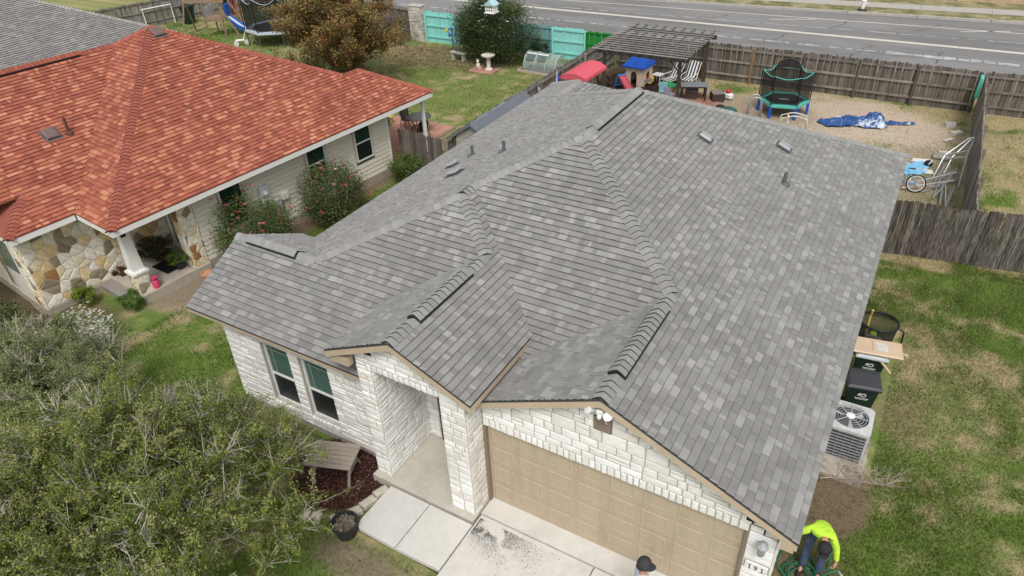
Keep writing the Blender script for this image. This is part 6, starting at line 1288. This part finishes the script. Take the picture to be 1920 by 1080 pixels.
def grow_tree(label, base, Rr, Ht, z0_, n_limb, n_sec, n_twig, n_leaf, L_, Wd, cols, cw, seed, bark, squash=1.0, burst=0, name='tree', lean=(0,0), low=.15, twr=.007, lspread=.05, twl=(.06,.15), sec0=.3):
    t = thing(name, label, 'tree', (*base,GZ)); rs = np.random.default_rng(seed); segs = []; tw = []
    fork = np.array([lean[0]*.2, lean[1]*.2, z0_]); segs.append((np.zeros(3), fork*.5, Rr*.055, Rr*.045)); segs.append((fork*.5, fork, Rr*.045, Rr*.04))
    def path(a, b, n, wob):
        pts = [a]
        for i in range(1,n+1):
            f = i/n; p = a+(b-a)*f; p = p+rs.normal(0,wob,3)*(1 if i < n else .3)+np.array([0,0,math.sin(f*math.pi)*.12*np.linalg.norm(b-a)]); pts.append(p)
        return pts
    for i in range(n_limb):
        az = 2*math.pi*(i+rs.uniform(-.3,.3))/n_limb*2.618; q = math.sqrt((i+.5)/n_limb)*rs.uniform(.85,1.08); rr = Rr*q
        end = np.array([math.cos(az)*rr+lean[0], math.sin(az)*rr*squash+lean[1], z0_+(Ht-z0_)*(low+(1-low)*math.sqrt(max(0,1-min(q,1)**2)))*rs.uniform(.85,1.05)])
        pts = path(fork, end, 6, Rr*.03); m = len(pts)
        for a in range(m-1): segs.append((pts[a],pts[a+1],Rr*.022*(1-a/m)+.006,Rr*.022*(1-(a+1)/m)+.006))
        for j in range(n_sec):
            f = rs.uniform(sec0,1.0)**.8*(m-1.001); k = int(f); p = pts[k]+(pts[k+1]-pts[k])*(f-k); out = p-np.array([lean[0]*.5,lean[1]*.5,z0_]); out /= np.linalg.norm(out)+1e-9
            d = out*.8+rs.normal(0,.6,3)+np.array([0,0,.15]); d /= np.linalg.norm(d); ln_ = Rr*rs.uniform(.14,.30); sp_ = path(p, p+d*ln_, 3, ln_*.06)
            for a in range(3): segs.append((sp_[a],sp_[a+1],.011-.002*a,.009-.002*a))
            for l in range(n_twig):
                f2 = rs.uniform(.15,1)*2.999; k2 = int(f2); p2 = sp_[k2]+(sp_[k2+1]-sp_[k2])*(f2-k2); d2 = d*.5+rs.normal(0,.6,3)+np.array([0,0,.12]); d2 /= np.linalg.norm(d2); l2 = Rr*rs.uniform(*twl); e = p2+d2*l2
                segs.append((p2,e,twr,twr*.4)); tw.append((p2,e))
    tubes_mesh('trunk', segs, bark, t, 5 if False else 4)
    tw0 = np.array([a for a,b in tw]); tw1 = np.array([b for a,b in tw]); n = len(tw); idx = rs.integers(0,n,n_leaf); f = rs.uniform(.05,1.05,n_leaf)[:,None]
    P_ = tw0[idx]*(1-f)+tw1[idx]*f+rs.normal(0,lspread,(n_leaf,3)); ci = rs.choice(len(cols), n, p=np.array(cw)/sum(cw)); C_ = np.array(cols)[ci][idx]*rs.uniform(.65,1.35,(n_leaf,1))
    mix = rs.random(n_leaf) < .25; C_[mix] = np.array(cols)[rs.integers(0,len(cols),mix.sum())]*rs.uniform(.7,1.3,(mix.sum(),1))
    crown_obj('crown', P_, C_, L_, Wd, t, seed+1)
    if burst:
        sg = []
        for b in range(burst):
            a = rs.integers(0,n); p = tw0[a]; 
            hz = math.hypot(p[0]-lean[0],p[1]-lean[1])/Rr
            if p[2] < z0_+(Ht-z0_)*.45*math.sqrt(max(0,1-min(hz,1)**2)): continue
            o_ = p-np.array([lean[0],lean[1],z0_]); o_ /= np.linalg.norm(o_)
            for k in range(rs.integers(3,7)):
                d = o_*.6+rs.normal(0,.55,3)+np.array([0,0,.25]); d /= np.linalg.norm(d); l_ = rs.uniform(.2,.6); mid = p+d*l_*.5+rs.normal(0,.03,3); e = p+d*l_+rs.normal(0,.05,3); sg.append((p,mid,.010,.008)); sg.append((mid,e,.008,.003))
                for w_ in range(2): d3 = d+rs.normal(0,.5,3); sg.append((mid,mid+d3/np.linalg.norm(d3)*l_*.4,.005,.002))
        o = tubes_mesh('bare_twigs', sg, mat('dead_twig',(.50,.46,.40),.9,.15,9), t, 3); stuff(o)
    return t
OLIVE = [(.048,.082,.012),(.115,.165,.022),(.20,.25,.04),(.30,.335,.08),(.37,.375,.14)]
grow_tree('large spreading tree with fine green leaves and pale twigs before white house', (-4.35,-4.75), 3.3, 3.55, .7, 44, 14, 8, 300000, .052, .020, OLIVE, [.2,.26,.27,.17,.10], 31, mat('olive_bark',(.25,.225,.18),.9,.25,12), .95, 480, 'spreading_tree', low=.25, twl=(.07,.19), lspread=.04)
SAGE = [(.08,.12,.03),(.15,.20,.055),(.23,.28,.09),(.31,.355,.14),(.38,.41,.21)]
grow_tree('grey green airy tree standing before the flagstone house', (-9.7,-3.5), 2.5, 2.6, .6, 30, 12, 8, 140000, .050, .018, SAGE, [.16,.24,.29,.2,.11], 32, mat('olive_bark'), .9, 200, 'airy_tree', low=.3, twl=(.08,.2), lspread=.04)
RUST = [(.26,.13,.045),(.38,.20,.07),(.30,.24,.08),(.17,.19,.055),(.44,.30,.12),(.12,.14,.045)]
grow_tree('rust and olive coloured tree behind the red roof', (-21.2,19.6), 3.7, 4.9, .3, 44, 13, 7, 95000, .13, .055, RUST, [.2,.22,.2,.16,.12,.1], 33, M_barkd, .9, 0, 'autumn_tree', low=.05, sec0=.12, twr=.012, lspread=.1)
DKG = [(.022,.045,.014),(.038,.07,.02),(.06,.10,.028),(.09,.13,.04)]
def bush(name, label, cat, loc, rx, ry, h, nl, L_, Wd, cols, seed, flowers=None, stems=14, clumps=60, zc=.55, mb_=None, spread=.16):
    t = thing(name, label, cat, loc); rs = np.random.default_rng(seed); segs = []; C0 = []
    for k in range(clumps):
        a = rs.uniform(0,2*math.pi); u_ = rs.uniform(-.75,1); q = rs.uniform(.55,1.0)**.6; s = math.sqrt(1-u_*u_); C0.append((rx*q*s*math.cos(a), ry*q*s*math.sin(a), max(.08,h*zc+h*(1-zc)*q*u_)))
    C0 = np.array(C0)
    for k in range(min(stems,clumps)):
        e = C0[k]; b = np.array([rs.normal(0,.06*rx),rs.normal(0,.06*ry),0]); m = (b+e)/2+rs.normal(0,.05*h,3)*np.array([1,1,.3]); segs += [(b,m,.016,.012),(m,e,.012,.006)]
    o = tubes_mesh('stems', segs, mb_ or M_barkd, t, 4)
    i = rs.integers(0,clumps,nl); sc_ = np.array([rx,ry,h*.5])*spread; P_ = C0[i]+rs.normal(0,1,(nl,3))*sc_; P_[:,2] = np.maximum(P_[:,2],.02)
    ci = rs.integers(0,len(cols),clumps); C_ = np.array(cols)[ci][i]*rs.uniform(.6,1.4,(nl,1)); mix = rs.random(nl) < .35; C_[mix] = np.array(cols)[rs.integers(0,len(cols),mix.sum())]
    crown_obj('foliage', P_, C_, L_, Wd, t, seed+1)
    if flowers:
        fc_, nf, fs = flowers; q = MB(); top = C0[np.argsort(-C0[:,2]-.8*rs.random(clumps))][:max(8,clumps*2//3)]
        for k in range(nf):
            p = top[rs.integers(0,len(top))]+rs.normal(0,1,3)*sc_*1.3; p[2] = max(p[2],.1); c = fc_[rs.integers(0,len(fc_))]
            for w_ in range(5): a = w_*1.2566+rs.uniform(0,1); d = Vector((math.cos(a),math.sin(a),.35)); s_ = Vector((-math.sin(a),math.cos(a),0)); b = Vector(p); q.poly([b,b+d*fs*.6-s_*fs*.35,b+d*fs,b+d*fs*.6+s_*fs*.35],tuple(np.array(c)*rs.uniform(.8,1.15)))
        o = q.build('flowers', M_leaf, t); stuff(o)
    return t
bush('flowering_bush','tall dense green bush with pale flowers by the teal fence','bush',(-15.9,26.5,GZ),2.3,1.5,3.4,30000,.11,.05,DKG+[(.12,.15,.05)],41,([(.7,.66,.6),(.72,.6,.58)],60,.10),30,110,.5)
bush('flowering_bush','low dark bush between teal panel and turquoise panel','bush',(-13.75,27.6,GZ),.6,.5,1.1,3000,.10,.045,DKG,42,([(.6,.3,.32)],6,.09),10,24)
PINK = [(.72,.10,.20),(.75,.22,.32),(.60,.03,.07),(.80,.40,.45)]
bush('rose_bush','pink flowering rose bush beside the utility boxes','bush',(-11.9,5.0,GZ),1.1,1.2,2.15,15000,.072,.034,DKG[1:]+[(.13,.17,.05),(.09,.14,.03),(.17,.19,.07)],43,(PINK,60,.075),50,90,.5,mat('rose_stem',(.12,.12,.06),.9))
bush('rose_bush','pink flowering rose bush under the middle siding window','bush',(-11.4,7.95,GZ),1.1,1.15,2.15,13500,.072,.034,DKG[1:]+[(.14,.17,.06),(.09,.13,.035),(.18,.19,.08)],44,(PINK,44,.075),60,90,.52,mat('rose_stem'))
bush('leafy_shrub','round bright green shrub against the short dark fence','bush',(-10.75,11.55,GZ),.75,.55,1.15,5000,.085,.035,[(.06,.10,.025),(.10,.15,.035),(.15,.20,.05)],45,None,14,40)
bush('white_flowering_shrub','shrub covered in small white flowers before flagstone house','bush',(-12.75,-.75,GZ),.95,.75,.85,6000,.05,.02,SAGE,46,([(.80,.79,.76),(.74,.73,.70)],520,.045),16,60)
bush('herb_clump','bright lime green plant clump against the flagstone wall','plant',(-14.6,.55,GZ),.35,.3,.55,1800,.06,.035,[(.12,.20,.02),(.18,.26,.03),(.26,.30,.05)],47,None,6,20)
bush('herb_clump','bright green plant clump at the foot of the porch pedestal','plant',(-13.1,1.05,GZ),.38,.32,.55,1800,.06,.03,[(.08,.17,.03),(.12,.22,.04),(.06,.12,.03)],48,None,6,20)
bush('bedding_plants','dark mixed plants beside the flagstone corner','plant',(-15.6,-1.6,GZ),.8,.7,.8,3500,.07,.035,DKG+[(.16,.20,.06)],49,([(.6,.05,.06)],6,.08),10,36)
bush('bedding_plants','reddish bedding plants beside the porch steps','plant',(-14.75,1.85,GZ),.25,.25,.5,1300,.06,.035,[(.12,.03,.03),(.07,.06,.02),(.2,.05,.04)],50,None,6,16)
litter('garden_trinkets_soil',-14.9,-.8,.5,.4,240,.05,[(.3,.06,.04),(.12,.06,.04),(.05,.06,.1),(.3,.25,.2)],'bits of red and dark edging litter at the flagstone corner',51)
XF2 = Matrix.Translation(RO) @ Matrix.Rotation(RA,4,'Z')
def onporch(x, y, z=.12): return XF2 @ Vector((x,y,z))
p = onporch(-1.0,1.9); pot(p.x,p.y,p.z,.17,.26,'black glazed pot on the flagstone porch',mat('glaze_black',(.02,.025,.025),.15)); bush('potted_fern','green fern growing from the black glazed pot','plant',(p.x,p.y,p.z+.2),.32,.32,.35,1300,.10,.018,[(.06,.12,.02),(.10,.17,.03),(.15,.2,.06)],52,None,6,24)
p = onporch(-.12,2.2,GZ); pot(p.x,p.y,p.z,.19,.26,'terracotta bowl pot on the dirt beside the porch slab',mat('terracotta',(.50,.26,.16),.8))
p = onporch(-2.05,1.75); bush('potted_plant','dark leafy plant group against the porch wall','plant',(p.x,p.y,p.z),.45,.4,.8,2600,.08,.05,[(.03,.05,.015),(.06,.08,.03),(.12,.04,.03),(.14,.14,.06)],53,None,8,26)
p = onporch(-.62,.86); q = MB(); q.lathe([(.10,0),(.11,.2),(.07,.26),(.11,.36),(.0,.36)],(0,0,0),14); o = q.build('pink_jug',mat('pink_plastic',(.60,.06,.16),.4),None,True,40); o.location = p; tag(o,'bright pink jug at the foot of the porch pedestal','jug')
q = MB(); q.cbox(-.42,.42,-.3,.3,0,.02,.006); o = q.build('doormat',M_black); o.matrix_world = XF2 @ Matrix.Translation((-1.45,1.72,.12)) @ Matrix.Rotation(R(4),4,'Z'); tag(o,'black rectangular doormat on the flagstone porch','doormat')
# brush pile by the pillar
bpile = thing('brush_pile','heap of dead dark brush beside the stone pillar','brush pile',(-24.6,27.6,GZ)); rs = np.random.default_rng(60); sg = []
for k in range(420):
    a = rs.uniform(0,6.28); p = np.array([rs.normal(0,.75),rs.normal(0,.4),rs.uniform(0,1.3)]); d = np.array([math.cos(a),math.sin(a)*.6,rs.normal(.2,.4)]); l_ = rs.uniform(.4,1.2); m = p+d*l_*.5+rs.normal(0,.1,3); sg += [(p,m,.02,.014),(m,p+d*l_+rs.normal(0,.15,3),.014,.006)]
for s in sg:
    for e in s[:2]: e[2] = max(e[2],.0)
tubes_mesh('branches', sg, mat('dead_brush',(.15,.125,.10),.95,.3,8), bpile, 4); stuff(bpile.children[0])
# fallen bare branch by the pad
fbx = thing('dead_branch','bare dead branch lying on the lawn by the concrete pad','branch',(6.15,4.25,GZ+.02)); sg = []; rs = np.random.default_rng(61); p = np.array([-.45,-.35,.0]); d = np.array([.9,.45,.06])
pts_ = [p]; 
for k in range(6): d = d/np.linalg.norm(d)+np.array([rs.normal(0,.15),rs.normal(.05,.15),rs.normal(.02,.06)]); pts_.append(pts_[-1]+d*.19)
for k in range(6): sg.append((pts_[k],pts_[k+1],.018-.002*k,.016-.002*k))
for k in range(2,7):
    for j in range(5):
        dd = np.array([rs.normal(.3,.5),rs.normal(.4,.5),abs(rs.normal(.25,.25))]); dd /= np.linalg.norm(dd); l_ = rs.uniform(.2,.5); e = pts_[k]+dd*l_; sg.append((pts_[k],e,.008,.004))
        for w_ in range(4): d3 = dd+rs.normal(0,.6,3); sg.append((pts_[k]+dd*l_*rs.uniform(.3,1),e+d3*.14,.004,.002))
tubes_mesh('twigs', sg, mat('bare_branch',(.36,.31,.26),.9,.2,8), fbx, 4)
# ================================================================ people
M_skin = mat('skin',(.48,.26,.17),.55,.06,12)
def skinned(name, joints, edges, radii, m, parent, root=0, sub=2):
    me = bpy.data.meshes.new(name); names = list(joints); ix = {n:i for i,n in enumerate(names)}
    me.from_pydata([joints[n] for n in names], [(ix[a],ix[b]) for a,b in edges], []); o = link(name, me, parent); me.materials.append(m)
    md = o.modifiers.new('skin','SKIN'); md.use_smooth_shade = True; md.branch_smoothing = .3
    sv = me.skin_vertices[0].data if me.skin_vertices else None
    if sv is None:
        return o
    for n in names:
        r_ = radii[n]; sv[ix[n]].radius = (r_,r_) if not isinstance(r_,tuple) else r_; sv[ix[n]].use_root = (ix[n] == ix[names[root]])
    s = o.modifiers.new('sub','SUBSURF'); s.levels = sub; s.render_levels = sub; return o
def hand(J, Rr, E, side, wrist, d, palm_n):
    """palm, four fingers and a thumb; d = pointing direction"""
    d = Vector(d).normalized(); pn = Vector(palm_n).normalized(); s = d.cross(pn).normalized(); w_ = Vector(wrist); pm = w_+d*.05; J[side+'palm'] = tuple(pm); Rr[side+'palm'] = (.036,.018); E.append((side+'wrist',side+'palm'))
    for k,(off,ln) in enumerate(((-.03,.062),(-.01,.075),(.01,.07),(.03,.055))):
        a = pm+d*.04+s*off; b = a+d*ln*.55+pn*ln*.25; c = b+d*ln*.1+pn*ln*.5
        for nm,p,r_ in (('a',a,.0105),('b',b,.0095),('c',c,.008)): J[f'{side}f{k}{nm}'] = tuple(p); Rr[f'{side}f{k}{nm}'] = r_
        E += [(side+'palm',f'{side}f{k}a'),(f'{side}f{k}a',f'{side}f{k}b'),(f'{side}f{k}b',f'{side}f{k}c')]
    a = w_+d*.025-s*.04+pn*.01; b = a+d*.035-s*.015+pn*.03; J[side+'t0'] = tuple(a); J[side+'t1'] = tuple(b); Rr[side+'t0'] = .012; Rr[side+'t1'] = .0095; E += [(side+'wrist',side+'t0'),(side+'t0',side+'t1')]
def person(label, loc, rz, J, mats, cap_M, hair=None):
    t = thing('person', label, 'person', loc, rz); J = dict(J); E = [('pelvis','waist'),('waist','chest'),('chest','neck'),('neck','jaw'),('jaw','head'),('head','crown')]
    Rr = dict(pelvis=(.12,.10),waist=(.115,.09),chest=(.115,.085),neck=.056,jaw=(.07,.075),head=(.085,.098),crown=(.07,.08))
    for s in 'lr':
        E += [('chest',s+'sho'),(s+'sho',s+'elb'),(s+'elb',s+'wrist'),('pelvis',s+'hip'),(s+'hip',s+'knee'),(s+'knee',s+'ank'),(s+'ank',s+'toe')]
        Rr.update({s+'sho':.045,s+'elb':.040,s+'wrist':.029,s+'hip':.088,s+'knee':.058,s+'ank':.042,s+'toe':.032})
    cl_ = {k:v for k,v in J.items()}; base_E = list(E); hd_ = mats.pop('hands')
    JJ = {k:v for k,v in J.items()}
    for s in 'lr': hand(JJ, Rr, E, s, J[s+'wrist'], *hd_[s])
    skinned('body', JJ, E, Rr, M_skin, t)
    sk = ['pelvis','waist','chest','neck','lsho','lelb','lwrist','rsho','relb','rwrist']; sj = {k:J[k] for k in sk}
    for s in 'lr': sj[s+'wrist'] = tuple(Vector(J[s+'elb']).lerp(Vector(J[s+'wrist']), mats.get('sleeve',.92)))
    sj['neck'] = tuple(Vector(J['chest']).lerp(Vector(J['neck']),mats.get('collar',.75)))
    skinned('shirt', sj, [('pelvis','waist'),('waist','chest'),('chest','neck'),('chest','lsho'),('lsho','lelb'),('lelb','lwrist'),('chest','rsho'),('rsho','relb'),('relb','rwrist')], dict(pelvis=(.18,.155),waist=(.175,.145),chest=(.18,.145),neck=.085,lsho=.08,lelb=.06,lwrist=.045,rsho=.08,relb=.062,rwrist=.045), mats['shirt'], t)
    pj = {k:J[k] for k in ('pelvis','lhip','lknee','lank','rhip','rknee','rank')}
    skinned('jeans', pj, [('pelvis','lhip'),('lhip','lknee'),('lknee','lank'),('pelvis','rhip'),('rhip','rknee'),('rknee','rank')], dict(pelvis=(.13,.11),lhip=.10,lknee=.082,lank=.072,rhip=.10,rknee=.082,rank=.068), mats['jeans'], t)
    for s in 'lr':
        a = Vector(J[s+'ank']); b = Vector(J[s+'toe']); d = (b-a); d.z = 0; d.normalize()
        bj = dict(top=tuple(a+Vector((0,0,.10))), heel=(a.x-d.x*.03,a.y-d.y*.03,.045), ball=tuple(Vector((b.x,b.y,.045))), tip=(b.x+d.x*.07,b.y+d.y*.07,.04)); skinned('boot', bj, [('top','heel'),('heel','ball'),('ball','tip')], dict(top=.062,heel=.055,ball=.05,tip=.035), mats['boot'], t, 1)
    # cap: crown and peak, fitted on the head
    Mx = cap_M; q = MB(); q.lathe([(.117,-.03),(.120,.0),(.114,.05),(.09,.095),(.045,.12),(.006,.125)],(0,0,0),18,M=Mx,caps=True); cp = q.build('cap', mats['cap'], t, True)
    q = MB(); n = 10; top = [(.115*math.cos(a),.115*math.sin(a),-.02) for a in np.linspace(-1.05,1.05,n)]; outr = [(.125*math.cos(a)+.085*max(0,math.cos(a*1.3)),.115*math.sin(a),-.035-.015*abs(math.sin(a))) for a in np.linspace(-1.05,1.05,n)]
    for i in range(n-1):
        q.poly([tuple(Mx @ Vector(p)) for p in (top[i],outr[i],outr[i+1],top[i+1])]); q.poly([tuple(Mx @ (Vector(p)-Vector((0,0,.006)))) for p in (top[i+1],outr[i+1],outr[i],top[i])]); q.poly([tuple(Mx @ Vector(p)) for p in (outr[i],tuple(Vector(outr[i])-Vector((0,0,.006))),tuple(Vector(outr[i+1])-Vector((0,0,.006))),outr[i+1])])
    q.build('peak', mats['cap'], cp, True)
    # face and hair, placed in the cap's frame (x forward, z up)
    def face(nm, pts, m): 
        q = MB()
        for (c,r3) in pts:
            q2 = MB(); q2.sphere((0,0,0),*r3,10,6); q.mesh([tuple(Mx @ (Vector(v_)+Vector(c))) for v_ in q2.v], q2.f)
        return q.build(nm, m, t, True)
    face('nose',[((.112,0,-.10),(.022,.014,.022))],M_skin)
    for s in (-1,1): face('ear',[((-.005,s*.092,-.09),(.02,.012,.032))],M_skin); face('eye',[((.092,s*.033,-.075),(.012,.014,.009))],mat('eye_dark',(.05,.04,.035),.3))
    face('mouth',[((.098,0,-.145),(.012,.026,.007))],mat('lips',(.35,.13,.10),.5))
    face('hair',[((-.035,0,-.06),(.085,.095,.055))],mats['hair']); return t
M_hiv = mat('hi_vis_yellow',(.55,.86,.06),.75,.10,5,bump=.03,bscale=9); M_jean = mat('blue_jeans',(.05,.075,.13),.9,.3,9,col2=(.13,.16,.20),c2amt=(.5,.68)); M_capb = mat('cap_black',(.02,.02,.022),.8,.1,10); M_boot = mat('boot_dark',(.03,.022,.018),.7); M_hairb = mat('hair_black',(.015,.012,.01),.7)
J1 = dict(pelvis=(0,.25,.93),waist=(.0,.12,1.08),chest=(.03,-.10,1.22),neck=(.06,-.23,1.23),jaw=(.08,-.30,1.20),head=(.09,-.35,1.17),crown=(.11,-.40,1.13),
    lsho=(-.17,-.12,1.21),lelb=(-.42,-.12,.93),lwrist=(-.56,-.24,.72),rsho=(.19,-.14,1.20),relb=(.30,-.10,.92),rwrist=(.36,-.16,.66),
    lhip=(-.11,.22,.86),lknee=(-.14,.02,.50),lank=(-.14,-.08,.09),ltoe=(-.16,-.24,.05),rhip=(.11,.22,.86),rknee=(.14,.02,.50),rank=(.14,-.10,.09),rtoe=(.17,-.26,.05))
c1 = Vector((.095,-.36,1.155)); up1 = Vector((.12,-.62,.55)).normalized(); fw1 = Vector((.25,-.55,-.75)); fw1 = (fw1-up1*fw1.dot(up1)).normalized(); si1 = up1.cross(fw1)
cm1 = Matrix(((fw1.x,si1.x,up1.x,c1.x+up1.x*.035),(fw1.y,si1.y,up1.y,c1.y+up1.y*.035),(fw1.z,si1.z,up1.z,c1.z+up1.z*.035),(0,0,0,1)))
person('worker in a neon yellow shirt and black cap bending over the hose',(5.94,1.62,GZ),0,J1,dict(shirt=M_hiv,collar=1.25,jeans=M_jean,boot=M_boot,cap=M_capb,hair=M_hairb,hands=dict(l=((-.3,-.3,-.9),(.5,-.4,0)),r=((-.1,-.4,-.9),(-.7,0,0)))),cm1)
q = MB(); q.tube([tuple(HN),tuple(HN+Vector((.10,-.06,-.04))),tuple(HN+Vector((.22,-.12,-.10)))],[.02,.022,.012],8); o = q.build('hose_nozzle',M_steel,None,True); tag(o,'metal nozzle on the hose in the worker\'s hand','nozzle')
J2 = dict(pelvis=(0,0,.95),waist=(0,0,1.10),chest=(.01,0,1.33),neck=(.01,0,1.49),jaw=(.03,0,1.555),head=(.015,0,1.625),crown=(.0,0,1.68),
    lsho=(0,.18,1.40),lelb=(-.03,.25,1.13),lwrist=(.08,.26,.92),rsho=(0,-.18,1.40),relb=(-.05,-.25,1.13),rwrist=(.05,-.27,.90),
    lhip=(0,.10,.88),lknee=(.06,.11,.50),lank=(.04,.11,.09),ltoe=(.19,.12,.05),rhip=(0,-.10,.88),rknee=(.0,-.11,.50),rank=(-.10,-.11,.09),rtoe=(.06,-.12,.05))
cm2 = Matrix.Translation((.01,0,1.665)) @ Matrix.Rotation(R(12),4,'Y')
person('person in a pale blue shirt and black cap standing on the driveway',(3.58,-.98,.0),R(28),J2,dict(shirt=mat('pale_blue_shirt',(.48,.58,.66),.8,.08,6),jeans=mat('dark_trousers',(.05,.05,.06),.9,.2,8),boot=M_boot,cap=mat('cap_charcoal',(.035,.036,.038),.8,.15,10),hair=M_hairb,sleeve=.15,hands=dict(l=((.1,0,-1),(0,-1,0)),r=((.1,0,-1),(0,1,0)))),cm2)
